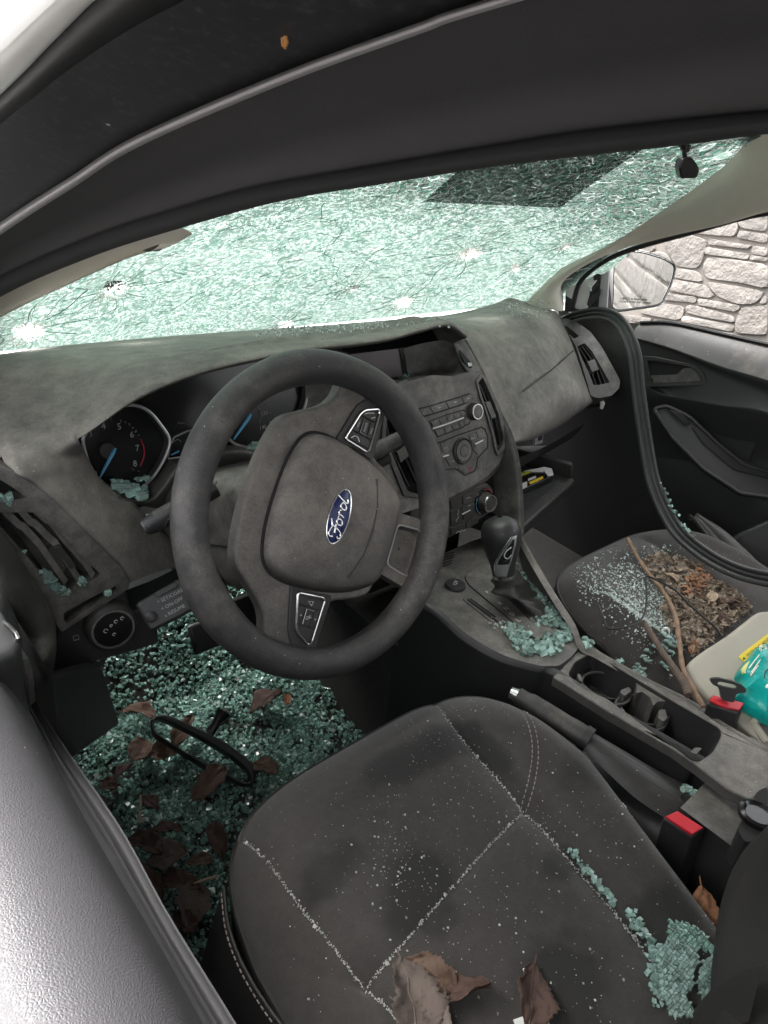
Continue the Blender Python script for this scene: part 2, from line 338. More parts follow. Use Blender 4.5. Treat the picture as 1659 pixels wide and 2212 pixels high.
    s = mx(milk, tr.outputs[0], tl.outputs[0]); s = mx(.06, s, gl.outputs[0]); s = mx(t.math('MULTIPLY', white, .7), s, wh.outputs[0]); s = mx(t.math('MULTIPLY', line, .55), s, dk.outputs[0])
    t.l(s, t.out.inputs['Surface']); return t.m
M['windshield'] = windshield_mat()
def frit_mat():
    t = NT('black_frit_print'); uv = t.n('ShaderNodeUVMap').outputs[0]; sx = t.n('ShaderNodeSeparateXYZ'); t.l(uv, sx.inputs[0])
    k = t.math('LESS_THAN', t.math('FRACT', t.math('MULTIPLY', sx.outputs['X'], 190)), .84)
    nz = t.math('GREATER_THAN', t.vor(55, 'DISTANCE_TO_EDGE'), .016); k = t.math('MULTIPLY', k, nz)
    tr = t.n('ShaderNodeBsdfTransparent'); b = t.n('ShaderNodeBsdfDiffuse'); t.set(b.inputs[0], (.008, .009, .01))
    m = t.n('ShaderNodeMixShader'); t.l(k, m.inputs[0]); t.l(tr.outputs[0], m.inputs[1]); t.l(b.outputs[0], m.inputs[2]); t.l(m.outputs[0], t.out.inputs['Surface']); return t.m
M['frit'] = frit_mat()
def stone_mat():
    t = NT('cast_stone'); n = t.noise(5, 5, .65); n2 = t.noise(28, 5, .7); i = t.n('ShaderNodeObjectInfo').outputs['Random']
    c = t.mix(i, (.185, .168, .152), (.235, .217, .198)); c = t.mix(t.mapr(n, .4, .7, 0, .7), c, (.16, .15, .138)); c = t.mix(t.mapr(n2, .5, .8, 0, .6), c, (.30, .29, .275))
    t.bsdf(c, .9, t.bump(n2, .8, .014, t.bump(n, .8, .03))); return t.m
M['stone'] = stone_mat(); M['mortar'] = simple('mortar', (.185, .168, .15), .95, var=.15, bump=.4, bscale=90)
M['fence'] = simple('fence_wood', (.22, .19, .165), .85, var=.3, vscale=12)
def frame_mat():
    t = NT('scratched_black_frame'); co = t.stretch(60, 60, 9); n = t.noise(3, 5, .75, co); f = t.mapr(n, .5, .8, 0, .6)
    v = t.vor(60); sp = t.n('ShaderNodeSeparateColor'); t.l(t.vor(60, out='Color'), sp.inputs[0])
    k = t.math('MULTIPLY', t.math('LESS_THAN', v, .07), t.math('LESS_THAN', sp.outputs[0], .12))
    t.bsdf(t.mix(k, t.mix(f, (.010, .010, .012), (.085, .085, .09)), (.5, .45, .4)), .55); return t.m
M['frame'] = frame_mat()
M['mirror'] = simple('mirror_glass', (.85, .87, .87), .02, 1.0, .02)
M['mirror_dim'] = simple('dusty_mirror', (.22, .27, .24), .16, .55, .25, 14)

# ================================================================ the place
g = MB().grid([[(-60, -60, -.27), (60, -60, -.27)], [(-60, 60, -.27), (60, 60, -.27)]]).build('ground', M['asphalt']); tag(g, kind='structure')
# ---- stone wall on the passenger side
WX = 1.45
wall = empty('stone_wall', (WX, 0, -.27), 'pale cast stone panel wall seen through the passenger window', 'wall')
def wchild(o): o.parent = wall; o.matrix_parent_inverse = Matrix.Translation((-WX, 0, .27)); return o
WF = Frame((WX, 0, 0), (-1, 0, 0), (0, -1, 0))          # local a = -y, b = z
wb = MB(); wb.box(WF, -5, 9, -.27, 1.04, -.14, 0); wchild(wb.build('wall_core', M['mortar']))
def stone(poly, h=.009):
    P = rpoly(poly, .018, 2); c = np.mean(P, axis=0); n = len(P); mb = MB()
    ang = rng.uniform(-.015, .015, 2)
    rows = []
    for k, hh in ((1.0, -.002), (.992, h*.7), (.965, h), (.6, h*1.1)):
        rows.append([WF.pt(c[0]+(a-c[0])*k, c[1]+(b-c[1])*k, max(hh+(hh > 0)*((a-c[0])*ang[0]*8+(b-c[1])*ang[1]*8)*.3, -.002)) for a, b in P])
    mb.grid(rows, True); mb.f.append(tuple(3*n+j for j in range(n)))
    wchild(mb.build('stone', M['stone'], smooth=50))
W9 = lambda L: [WF.px(*c9(*p)) for p in L]
seen = [[(830, 255), (1000, 205), (1180, 260), (1140, 420), (1100, 480), (930, 460), (870, 340)],
 [(1000, 190), (1130, 130), (1400, 80), (1430, 150), (1400, 225), (1220, 215)], [(1420, 75), (1659, 20), (1659, 190), (1440, 155)], [(1440, 180), (1659, 210), (1659, 280), (1420, 235)],
 [(1200, 245), (1530, 300), (1500, 325), (1190, 290)], [(1170, 310), (1510, 365), (1505, 410), (1160, 365)], [(1530, 375), (1659, 395), (1659, 425), (1520, 412)], [(1545, 300), (1659, 320), (1659, 385), (1530, 362)],
 [(1180, 390), (1400, 415), (1659, 455), (1659, 640), (1440, 590), (1180, 560), (1140, 490)], [(930, 480), (1110, 505), (1150, 590), (1000, 570), (900, 545)],
 [(900, 570), (1150, 610), (1240, 700), (1180, 715), (1000, 680), (870, 650)], [(1180, 590), (1420, 625), (1640, 665), (1570, 760), (1430, 765), (1260, 700)],
 [(850, 680), (1090, 705), (1090, 755), (830, 730)], [(1110, 720), (1430, 775), (1440, 800), (1400, 825), (1110, 770)], [(1020, 775), (1110, 785), (1380, 860), (1395, 910), (1160, 870), (1010, 830)],
 [(640, 830), (820, 760), (1005, 790), (975, 880), (930, 890), (760, 860)], [(995, 860), (1390, 930), (1380, 985), (980, 905)], [(1450, 790), (1600, 790), (1659, 770), (1659, 1010), (1400, 990), (1410, 900)],
 [(1590, 765), (1650, 680), (1659, 760)], [(520, 850), (740, 880), (720, 915), (560, 900)], [(750, 890), (880, 910), (870, 945), (735, 925)], [(890, 920), (1380, 1000), (1370, 1040), (880, 960)],
 [(560, 340), (740, 275), (770, 330), (660, 380), (520, 400)], [(600, 400), (770, 350), (860, 370), (910, 470), (860, 640), (700, 700), (560, 600)]]
seen = [W9(L) for L in seen]
for L in seen: stone([tuple(np.mean(L, axis=0)+(np.array(p)-np.mean(L, axis=0))*1.05) for p in L])
sa = [a for L in seen for a, b in L]; sb = [b for L in seen for a, b in L]; hole = (min(sa)+.02, max(sa)-.01, min(sb)+.02, max(sb)-.02)
zc = -.26
for rh in (.16, .09, .2, .12, .08, .17, .13, .1, .19, .12, .16, .09):          # the rest of the wall in rough courses
    z1 = min(zc+rh, 1.03); a = -2.6
    while a < 6.0:
        wd = random.uniform(.16, .5) if a < 2.5 else random.uniform(.4, .9); a1 = a+wd
        if not (a1 > hole[0] and a < hole[1] and z1 > hole[2] and zc < hole[3]) and z1-zc > .03:
            j = lambda: random.uniform(-.012, .012)
            stone([(a+.008+j(), zc+.008), ((a+a1)/2, zc+.008+abs(j())), (a1-.008+j(), zc+.008), (a1-.008+j(), z1-.008), ((a+a1)/2, z1-.008-abs(j())), (a+.008+j(), z1-.008)])
        a = a1
    zc = z1
    if zc > 1.02: break
# ---- wooden fence behind, seen only in the mirror
fen = empty('wooden_fence', (3, -7, -.27), 'grey board fence reflected in the passenger side mirror', 'fence')
FF = Frame((0, -7, 0), (0, 1, 0), (1, 0, 0))
for k in range(44):
    x = -2+k*.16; o = MB().box(FF, x+.004, x+.152, -.25, 1.75+.02*math.sin(k*1.7), -.02, 0).build('board', M['fence'], fen, smooth=0); o.matrix_parent_inverse = Matrix.Translation((-3, 7, .27))
for z in (.1, 1.3):
    o = MB().box(FF, -2, 5, z, z+.09, .002, .04).build('rail', M['fence'], fen, smooth=0); o.matrix_parent_inverse = Matrix.Translation((-3, 7, .27))
for k in range(3):
    o = MB().box(FF, -1.2+k*2.2, -1.1+k*2.2, -.26, 1.85, .042, .14).build('post', M['fence'], fen, smooth=0); o.matrix_parent_inverse = Matrix.Translation((-3, 7, .27))

# ================================================================ the car
car = empty('car', (0, 0, -.27), 'white car with smashed glass and dusty dark interior', 'car')
def part(o): o.parent = car; o.matrix_parent_inverse = Matrix.Translation((0, 0, .27)); return o
def cpart(mb, name, mat, **k): return part(mb.build(name, M[mat], None, **k))
def sub(mb, name, mat, par, **k): return mb.build(name, M[mat], par, **k)

# ---- floor, firewall, tunnel
xs = [-.74, -.70, -.66, -.16, -.12, -.10, .14, .16, .20, .68, .72, .76]
def fz(x, y):
    z = 0.0
    if y > .42: z = (y-.42)*1.1
    if -.11 < x < .15: z = max(z, .24)
    if abs(x) > .69: z = max(z, .06)
    if abs(x) > .73: z = .12
    return z
ys = [-1.7, -1.3, -.9, -.5, -.2, .1, .3, .42, .5, .6, .72, .84]
fl = cpart(MB().grid([[(x, y, fz(x, y)) for x in xs] for y in ys]), 'floor_carpet', 'carpet', smooth=60)
cpart(MB().grid([[(x, .84, z) for x in (-.76, 0, .76)] for z in (0, .4, .72)]), 'firewall', 'black')
cpart(MB().grid([[(x, y, z) for z, y in ((.0, -1.7), (.45, -1.75), (.70, -1.85))] for x in (-.72, 0, .72)]), 'bulkhead', 'carpet')
for s in (-1, 1):
    cpart(MB().grid([[(s*x, y, z) for y in (-.1, .1, .3, .5, .84)] for x, z in ((.735, .0), (.73, .3), (.72, .62))]), 'kick_panel', 'clean')
    cpart(MB().grid([[(s*x, y, z) for y in (-1.9, -1.0, -.62)] for x, z in ((.78, .0), (.79, .4), (.76, .72))]), 'quarter_panel', 'clean')
    cpart(MB().box(Frame((s*.70, -.80, .70), (-s, 0, .25), (0, 1, 0)), -.06, .08, -.1, .44, -.06, 0), 'center_pillar', 'pillar' if s > 0 else 'clean', bevel=.015)
# ---- roof and headliner
def roofz(x, y): return 1.215 - .045*(x/.62)**2 - .035*((y+.7)/.8)**2
R = [[(x, y, roofz(x, y)) for x in np.linspace(-.62, .62, 15)] for y in np.linspace(.07, -1.9, 16)]
cpart(MB().grid(R), 'roof', 'white_paint', smooth=80)
cpart(MB().grid([[(x*.97, y, z-.035) for x, y, z in r] for r in R]), 'headliner', 'pillar', smooth=80)

# ---- windshield
def wsp(u, v, off=0.0):
    x = (.80+(.63-.80)*v)*u; y = (.685-.2276*u*u)*(1-v)+(.125-.125*u*u)*v+.02*math.sin(math.pi*v); z = (.628+.085*u*u)*(1-v)+(1.125-.02*u*u)*v+.018*math.sin(math.pi*v)
    return A(x, y-off*.5, z-off*.85)
NU, NV = 170, 110
mb = MB().grid([[wsp(-1+2*j/NU, i/NV) for j in range(NU+1)] for i in range(NV+1)])
HITS = ((240, 620, .026), (55, 716, .030), (1010, 548, .030), (762, 622, .014), (1222, 530, .016), (868, 652, .026), (612, 700, .018), (1110, 578, .014))
def _hit(p):
    d = np.asarray(p)-CAM; z = d@FWD; q = A(PW/2+FPX*(d@RGT)/z, PH/2-FPX*(d@UPV)/z); return any(((q[0]-x)/(FPX*r/z))**2+((q[1]-y)/(FPX*r*.42/z))**2 < .5 for x, y, r in HITS)
mb.f = [f for f in mb.f if not _hit(mb.v[f[0]])]
ws = cpart(mb, 'windshield', 'windshield', smooth=180); tag(ws, 'crazed green windshield held together by its film')
def setuv(o, fn):
    ul = o.data.uv_layers.new(name='UVMap')
    for lp in o.data.loops: ul.data[lp.index].uv = fn(o.data.vertices[lp.vertex_index].co)
setuv(ws, lambda c: (c.x, .72-((c.y-.125)**2+(c.z-1.125)**2)**.5 if True else 0))
_g = [(u, v) for v in np.linspace(.02, .98, 97) for u in np.linspace(-1, 1, 121)]
_d = np.array([wsp(u, v, .004) for u, v in _g])-CAM; _z = _d@FWD; _q = np.stack([PW/2+FPX*(_d@RGT)/_z, PH/2-FPX*(_d@UPV)/_z], 1)
def onws(px, py): return _g[int(np.argmin(((_q-A(px, py))**2).sum(1)))]      # where a sight line meets the glass
f0, f1 = onws(935, 437), onws(1235, 432)
fv = (f0[1]+f1[1])/2-.02; f0 = (f0[0]-.035, 0); f1 = (f1[0]-.01, 0)
mb = MB().grid([[wsp(f0[0]+(f1[0]-f0[0])*j/14+0, fv+(.97-fv)*i/6, .004) for j in range(15)] for i in range(7)])
fr_ = sub(mb, 'frit_panel', 'frit', ws, smooth=180); setuv(fr_, lambda c: (c.x, c.z))
_t = NT('pulverised_glass'); _a = _t.n('ShaderNodeBsdfTranslucent'); _t.set(_a.inputs[0], (.96, .95, .93)); _b = _t.n('ShaderNodeBsdfDiffuse'); _t.set(_b.inputs[0], (.8, .76, .72)); _m = _t.n('ShaderNodeMixShader'); _m.inputs[0].default_value = .12; _t.l(_a.outputs[0], _m.inputs[1]); _t.l(_b.outputs[0], _m.inputs[2]); _t.l(_m.outputs[0], _t.out.inputs['Surface']); M['pulver'] = _t.m
for (px, py, s) in HITS:
    u, v = onws(px, py); c = wsp(u, v, .006); du = unit(wsp(u+.02, v)-wsp(u-.02, v)); dv = unit(wsp(u, v+.02)-wsp(u, v-.02)); n = unit(np.cross(du, dv)); n = n if n[2] < 0 else -n
    mb = MB(); 
    for k in range(190):                        # a crater of loose splinters round a small hole
        a = random.uniform(0, 6.283); r = s*(.12+.95*random.random()**.8); L = random.uniform(.06, .2)*s; q = c+du*math.cos(a)*r+dv*math.sin(a)*r+n*random.uniform(0, .003); e = unit(du*math.cos(a)+dv*math.sin(a)+.5*np.array([random.gauss(0, 1) for _ in range(3)])); wv = unit(np.cross(e, n))*L*.22
        mb.add([q-wv, q+e*L, q+wv, q+n*.0025], [(0, 1, 2), (0, 1, 3), (1, 2, 3)])
    sub(mb, 'impact_splinters', 'pulver', ws, smooth=0)
# long running cracks and the rays round each hit, as raised white and dark hairlines
def hair(path, r, mb): mb.tube([wsp(u, v, .003) for u, v in path], r, 4, caps=False)
mw, mg = MB(), MB()
for k in range(1500):
    u, v = random.uniform(-.95, .95), .06+.92*random.random()**.75; L = random.uniform(.015, .085)*(.5+.6*v); n = 3; sl = random.gauss(.3, .7)
    path = [(u+L*i/n, v+sl*L*i/n*.6+random.gauss(0, .0012)) for i in range(n+1)]; hair([(max(-.98, min(.98, a)), max(.02, min(.985, b))) for a, b in path], random.uniform(.00022, .0006), mw if random.random() < .68 else mg)
for k in range(26):
    u, v = random.uniform(-.9, .9), random.uniform(.1, .95); path = []; a = random.uniform(0, 6.28)
    for i in range(random.randint(8, 20)): path.append((max(-.98, min(.98, u)), max(.02, min(.985, v)))); u += .014*math.cos(a); v += .018*math.sin(a); a += random.gauss(0, .55)
    hair(path, random.uniform(.0004, .0007), mg)
for (px, py, s) in HITS:
    u0, v0 = onws(px, py)
    for k in range(22):
        a = k*6.283/22+random.gauss(0, .1); R_ = s*random.uniform(1.5, 4.0); hair([(max(-.98, min(.98, u0+R_*t*math.cos(a+.15*math.sin(5*t+k))/.75)), max(.01, min(.985, v0+R_*t*math.sin(a)/.6))) for t in np.linspace(.25, 1, 6)], random.uniform(.0003, .0007), mw if k % 3 else mg)
    for rr_ in (1.2, 1.9): hair([(max(-.98, min(.98, u0+s*rr_*math.cos(q)/.75)), max(.01, min(.985, v0+s*rr_*math.sin(q)/.6))) for q in np.linspace(0, random.uniform(3, 5.8), 16)], .0004, mw)
_t = NT('crack_white'); _a = _t.n('ShaderNodeBsdfTranslucent'); _t.set(_a.inputs[0], (.9, .95, .92)); _b = _t.n('ShaderNodeBsdfDiffuse'); _t.set(_b.inputs[0], (.9, .93, .91)); _m = _t.n('ShaderNodeMixShader'); _m.inputs[0].default_value = .5; _t.l(_a.outputs[0], _m.inputs[1]); _t.l(_b.outputs[0], _m.inputs[2]); _t.l(_m.outputs[0], _t.out.inputs['Surface']); M['crack_white'] = _t.m
M['crack_green'] = simple('crack_green', (.05, .22, .15), .3)
for mb_, mt in ((mw, 'crack_white'), (mg, 'crack_green')): tag(sub(mb_, 'crack_lines', mt, ws, smooth=180), kind='stuff')
# ---- pillars
def pil(s, up, lo, name, mat='pillar'):
    rows = [[p for p in up], [(np.asarray(a)+np.asarray(b))/2+A(-.018*s, -.01, 0) for a, b in zip(up, lo)], lo, [np.asarray(p)+A(.035*s, .02, .01) for p in lo]]
    return cpart(MB().patch(rows, 40, 14), name, mat, smooth=180)
upx = [(1098, 640), (1215, 578), (1330, 520), (1450, 442), (1560, 362), (1612, 308), (1680, 240), (1800, 130)]
ux = [.665, .632, .61, .588, .565, .545, .53, .51]
lpx = [(1212, 672), (1211, 620), (1245, 585), (1335, 541), (1450, 509), (1560, 484), (1665, 453), (1830, 420)]
lx = [.70, .692, .685, .675, .662, .65, .64, .625]
pil(1, [U(*p, 'x', x) for p, x in zip(upx, ux)], [U(*p, 'x', x) for p, x in zip(lpx, lx)], 'windshield_pillar')
upL = [(-160, 770), (0, 686), (100, 636), (250, 566), (328, 541), (352, 518)]
loL = [(-160, 735), (0, 625), (100, 575), (200, 530), (300, 500), (360, 480)]
pil(-1, [U(*p, 'x', x) for p, x in zip(upL, (-.60, -.595, -.59, -.58, -.575, -.57))], [U(*p, 'x', x) for p, x in zip(loL, (-.615, -.61, -.605, -.60, -.595, -.59))], 'windshield_pillar')
cpart(MB().patch([[U(*p, 'x', -.572) for p in L] for L in ([(268, 533), (310, 512), (358, 490)], [(300, 540), (332, 541), (357, 505)])], 10, 5), 'sun_visor', 'plastic', solid=.006)
# ---- driver door frame: ribbons from the outer skin to the inner seal
def ribbon(name, mat, curves, n=60, **k):
    rows = []
    for c, x in curves:
        r = [U(p[0], p[1], 'x', x) for p in crom([A(*q) for q in c], n)]; a, b = r[0], r[-1]; ft = A(x-.05, .52, .70)
        if a[1] < .48: r = [ft*(1-t)+a*t+A(0, 0, .035*math.sin(math.pi*t)*(.5-a[1])) for t in (0, .2, .4, .6, .8)]+r      # down to the foot of the pillar
        else: r = [a+A(0, .001*(5-i), 0) for i in range(5)]+r
        rows.append(r+[A(x, -.72, b[2]-.004), A(x-.004, -1.0, b[2]-.02)])
    return rows
fA0 = [(-260, 200), (-60, 30), (60, -70), (200, -180), (400, -320), (700, -500)]
fA = [(-200, 375), (0, 205), (110, 95), (200, 5), (330, -110), (640, -330)]
fB = [(-200, 420), (0, 268), (150, 150), (270, 70), (400, 0), (900, -250)]
fC = [(-200, 625), (0, 480), (150, 383), (300, 290), (620, 152), (900, 50), (1040, 2), (1700, -190)]
fC2 = [(p[0]+4, p[1]+11) for p in fC]; fC3 = [(p[0]+6, p[1]+24) for p in fC]
fD = [(-200, 715), (0, 590), (200, 502), (350, 452), (550, 396), (830, 346), (1100, 300), (1300, 270), (1659, 232), (1950, 215)]
fD2 = [(p[0], p[1]+7) for p in fD]
fE = [(-200, 775), (0, 642), (195, 556), (360, 502), (600, 436), (830, 397), (1100, 356), (1480, 313), (1659, 290), (1950, 270)]
def mk(name, mat, cv, parent=None, nv=None, smooth=180):
    rows = ribbon(name, mat, cv); mb = MB().grid(rows)
    return cpart(mb, name, mat, smooth=smooth) if parent is None else sub(mb, name, mat, parent, smooth=smooth)
df = mk('door_frame', 'frame', [(fB, -.742), (fC, -.705)])
_rw = ribbon('outer_skin', '', [(fA0, -.775), ([((a[0]*.4+b[0]*.6), (a[1]*.4+b[1]*.6)) for a, b in zip(fA0, fA)], -.785), (fA, -.765)])
_up = [p+A(.05, 0, .035) for p in _rw[0]]
_rf = [A(-.61, p[1], roofz(-.61, p[1])+.002) if p[1] < .07 else A(-.61-(p[1]-.07)*.30, p[1], roofz(-.61, .07)-(p[1]-.07)*.98) for p in _rw[0]]
sub(MB().grid([_rf, [(u*.45+r*.55)+A(0, 0, .008) for u, r in zip(_up, _rf)], _up]+_rw), 'outer_skin', 'white_paint', df, smooth=180)
mk('gap_seal', 'rubber', [(fA, -.764), ([(p[0]+10, p[1]-4) for p in fA], -.74), (fB, -.741)], df)
mk('glass_channel_lip', 'lip', [(fC, -.706), ([(p[0]+2, p[1]+5) for p in fC], -.712), (fC2, -.713), ([(p[0]+5, p[1]+18) for p in fC], -.709), (fC3, -.69)], df)
mk('inner_frame_trim', 'frame_trim', [(fC3, -.689), ([((a[0]+b[0])/2, (a[1]+b[1])/2) for a, b in zip(fC3, [(p[0], p[1]) for p in crom([A(*q) for q in fD], len(fC3))])], -.665), (fD, -.640), (fD2, -.642)], df)
mk('body_weatherstrip', 'soft_black', [(fD2, -.640), ([(a[0]*.5+b[0]*.5, a[1]*.5+b[1]*.5) for a, b in zip(fD2, fE)], -.645), (fE, -.632), ([(p[0]+6, p[1]-10) for p in fE], -.60), ([(p[0]+30, p[1]-90) for p in fE], -.585)], df)
# rust chip on the frame face
mb = MB()
for k in range(16):
    p = U(616+random.gauss(0, 2.2), 90+random.gauss(0, 9), 'x', -.7170); mb.tube([p, p+A(0, .0004, random.uniform(.001, .003))], .0004, 5)
M['rust'] = simple('rust_chip', (.55, .26, .09), .8); sub(mb, 'rust_chip', 'rust', df)
# ================================================================ dashboard
# driver and centre top pad: base of glass, crest, lip over the gauges and the centre screen, and the return under the lip
XS = [-.72, -.62, -.53, -.44, -.33, -.22, -.13, -.03, .07, .13, .166]
lip = [U(-110, 1012, 'y', .165), U(12, 1006, 'y', .163), U(165, 945, 'y', .19), U(300, 862, 'y', .19), U(450, 806, 'y', .19), U(640, 766, 'y', .20), U(765, 750, 'y', .215), U(840, 738, 'y', .225), U(905, 720, 'y', .23), U(965, 708, 'y', .24), U(1003, 732, 'y', .262)]
SIL = [(-130, 785), (0, 765), (120, 748), (260, 735), (420, 722), (560, 712), (690, 703), (800, 694), (885, 687), (930, 683), (945, 682)]
def onbase(px, py):                         # foot of the glass
    d = ray(px, py); t = np.linspace(.4, 3, 3000); P = CAM+t[:, None]*d; return P[int(np.argmax(P[:, 1] > .66-.20*(P[:, 0]/.75)**2))]
base = [onbase(*p) for p in SIL]
crest = [U(x, y+k, 'y', .37) for (x, y), k in zip(SIL, (30, 30, 28, 26, 24, 22, 20, 18, 15, 12, 12))]
crest2 = [c*.5+b*.5+A(0, 0, .004) for c, b in zip(crest, base)]
mid = [c*.45+l*.55+A(0, 0, z) for c, l, z in zip(crest, lip, (-.004, -.004, .006, .014, .012, .01, .008, .010, .011, .011, .012))]
lip1 = [l+A(0, -.002, .010)*(0, 0, .5, 1)[min(i, 3)] for i, l in enumerate(lip)]; lip2 = [l+(A(0, .005, -.001) if i > 1 else A(0, .012, -.008)) for i, l in enumerate(lip)]; lip3 = [l+A(0, .075, -.001) for l in lip]
ridge = [U(*c1(*p), 'y', y) for p, y in (((95, 250), .1615), ((150, 280), .160), ((300, 390), .157), ((470, 530), .153), ((700, 760), .148), ((900, 950), .143), ((1050, 1100), .138), ((1130, 1232), .135))]
cedge = [U(171, 960, 'y', .196), U(188, 985, 'y', .205), U(213, 1030, 'y', .21), U(240, 1058, 'y', .21), U(270, 1077, 'y', .205), U(292, 1088, 'y', .20), U(330, 1130, 'y', .195), U(420, 1215, 'y', .20)]
_rows = [crom(r, 111) for r in (base, crest2, crest, mid, lip1, lip2, lip3)]
_cols = [crom([r[j] for r in _rows], 49) for j in range(111)]
_acr = [crom([r, r*.62+c*.38+A(0, -.004, .006)*min(1, (i+1)/3), c], 12) for i, (r, c) in enumerate(zip(ridge, cedge))]
for j in range(23):                         # broad rounded shoulder at the driver end instead of a lip
    k = max(0, j-11); L, R24, R16 = _cols[j][32], _cols[j][22], _cols[j][14]; nx = _acr[1][k] if j >= 11 else L+A(0, -.002, -.04)
    wgt = .62*(1-(k/11)**2); ln = L*(1-wgt)+(R24+nx)/2*wgt; q = crom([R16, R24, ln, nx], 31)
    for i in range(11): _cols[j][22+i] = q[10+i]
mb = MB(); mb.grid([[_cols[j][i] for j in range(111)] for i in range(33)]); mb.grid([[_cols[j][i] for j in range(22, 111)] for i in range(32, 49)])
_dn = []
for k in range(12):
    P = [_cols[11+k][22], _cols[11+k][32]]+[r[k] for r in _acr[1:]]; q = crom(P, 8*9+1); _dn.append(q[9:])
fg = [[_dn[k][i] for k in range(12)] for i in range(64)]
mb.grid(fg); mb.grid([[r[0]+A(-.004, .02, -.004) for r in fg], [r[0] for r in fg]]); mb.grid([[r[-1] for r in fg], [r[-1]+A(.004, .035, -.004) for r in fg]])
dash = cpart(mb, 'dashboard', 'dash', smooth=180)
# passenger pad rolling over to the face
rows = [[onbase(943, 683), onbase(992, 675), onbase(1040, 664), onbase(1076, 653), onbase(1104, 640)],
 [U(972, 706, 'y', .335), U(1018, 694, 'y', .40), U(1066, 680, 'y', .44), U(1108, 668, 'y', .455), U(1155, 658, 'x', .69)],
 [U(1003, 733, 'x', .168), U(1045, 718, 'y', .33), U(1095, 698, 'y', .36), U(1145, 684, 'y', .39), U(1203, 676, 'x', .685)],
 [U(1040, 800, 'x', .178), U(1085, 783, 'y', .255), U(1135, 757, 'y', .285), U(1185, 732, 'y', .32), U(1226, 714, 'x', .672)],
 [U(1075, 880, 'x', .187), U(1115, 858, 'y', .20), U(1165, 832, 'y', .225), U(1210, 802, 'y', .25), U(1252, 775, 'x', .668)],
 [U(1099, 930, 'x', .192), U(1140, 912, 'y', .163), U(1190, 884, 'y', .19), U(1238, 850, 'y', .212), U(1276, 836, 'x', .665)],
 [U(1112, 955, 'x', .195), U(1152, 946, 'y', .165), U(1200, 923, 'y', .19), U(1246, 892, 'y', .215), U(1290, 860, 'x', .67)]]
rows.append([p+A(0, .022, -.006) for p in rows[-1]]); rows.append([p+A(0, .12, -.005) for p in rows[-1]])
sub(MB().patch(rows, 60, 70), 'passenger_pad', 'dash', dash, smooth=180)
# passenger airbag seam
sub(MB().tube([p+A(0, -.0005, .0005) for p in crom([U(1130, 846, 'y', .206), U(1190, 800, 'y', .247), U(1240, 756, 'y', .305)], 14)], .0016, 6), 'pad_seam', 'plastic', dash)
# ---- lower dash on the driver side: knee panel
kp = [[A(-.70, .17, .60), A(-.62, .155, .50), A(-.53, .15, .49), A(-.40, .17, .50), A(-.25, .17, .50), A(-.13, .16, .50)],
      [A(-.70, .16, .52), A(-.62, .14, .42), A(-.53, .165, .44), A(-.40, .20, .43), A(-.25, .20, .43), A(-.13, .18, .43)],
      [A(-.70, .18, .44), A(-.62, .18, .395), A(-.53, .21, .40), A(-.40, .25, .39), A(-.25, .25, .39), A(-.13, .22, .39)],
      [A(-.70, .45, .42), A(-.62, .45, .40), A(-.53, .45, .40), A(-.40, .45, .40), A(-.25, .45, .40), A(-.13, .45, .40)]]
sub(MB().patch(kp, 40, 20), 'knee_panel', 'clean', dash, smooth=180)
# ---- left vent pod
PF = Frame((-.62, .137, .52), (-.10, -1, .16))
def pod(L): return PF.pxs([c1(*p) for p in L])
outer = pod([(-160, 190), (0, 217), (150, 282), (300, 392), (470, 532), (700, 762), (900, 952), (1050, 1102), (1125, 1235), (1108, 1290), (800, 1490), (540, 1660), (515, 1640), (430, 1490), (370, 1370), (150, 1100), (0, 905), (-160, 740)])
v1 = rpoly(pod([(-120, 640), (290, 628), (400, 690), (560, 860), (750, 1060), (872, 1160), (865, 1180), (610, 1300), (515, 1352), (350, 1150), (200, 970), (-120, 610)][:11]+pod([])), .004) if False else rpoly(pod([(-120, 632), (290, 628), (400, 690), (560, 860), (750, 1060), (872, 1160), (860, 1190), (610, 1305), (512, 1352), (350, 1150), (200, 970), (0, 745), (-120, 640)]), .002, 2)
v2 = rpoly(pod([(-140, 300), (0, 345), (120, 420), (232, 505), (100, 525), (-140, 545)]), .003)
v3 = rpoly(pod([(545, 1500), (800, 1360), (1000, 1265), (1015, 1300), (860, 1400), (590, 1590), (560, 1570)]), .004)
pd = sub(MB().plate(PF, outer, [v1, v2, v3], -.03, 0), 'vent_pod', 'stack', dash, smooth=30, bevel=.0022)
sub(MB().prism(PF, outer, -.075, -.0305), 'vent_pod_back', 'black', dash, smooth=0)
def slat(fr, conv, pts, parent, mat='stack', tilt=.024, h=-.004, wid=None):
    P = [fr.px(*conv(*p)) for p in pts]; rows = [[fr.pt(a, b, h) for a, b in P], [fr.pt(a+.004, b+.006, h-.001) for a, b in P], [fr.pt(a-.012, b+.006, h-tilt) for a, b in P]]
    return sub(MB().grid(rows), 'vent_slat', mat, parent, smooth=0, solid=.0015)
slat(PF, c1, [(20, 650), (150, 770), (190, 790), (330, 940), (560, 1270)], dash)
slat(PF, c1, [(160, 640), (250, 745), (290, 760), (420, 890), (470, 930), (690, 1270)], dash)
slat(PF, c1, [(290, 640), (390, 725), (420, 735), (540, 890), (720, 1090), (800, 1215)], dash)
tb = rpoly(pod([(465, 925), (520, 908), (655, 1080), (600, 1105)]), .001); sub(MB().prism(PF, tb, -.02, .004), 'vent_tab', 'plastic', dash, bevel=.001)
sub(MB().prism(PF, pod([(390, 1000), (465, 925), (600, 1105), (535, 1195)]), -.022, -.006), 'vent_tab', 'plastic', dash)
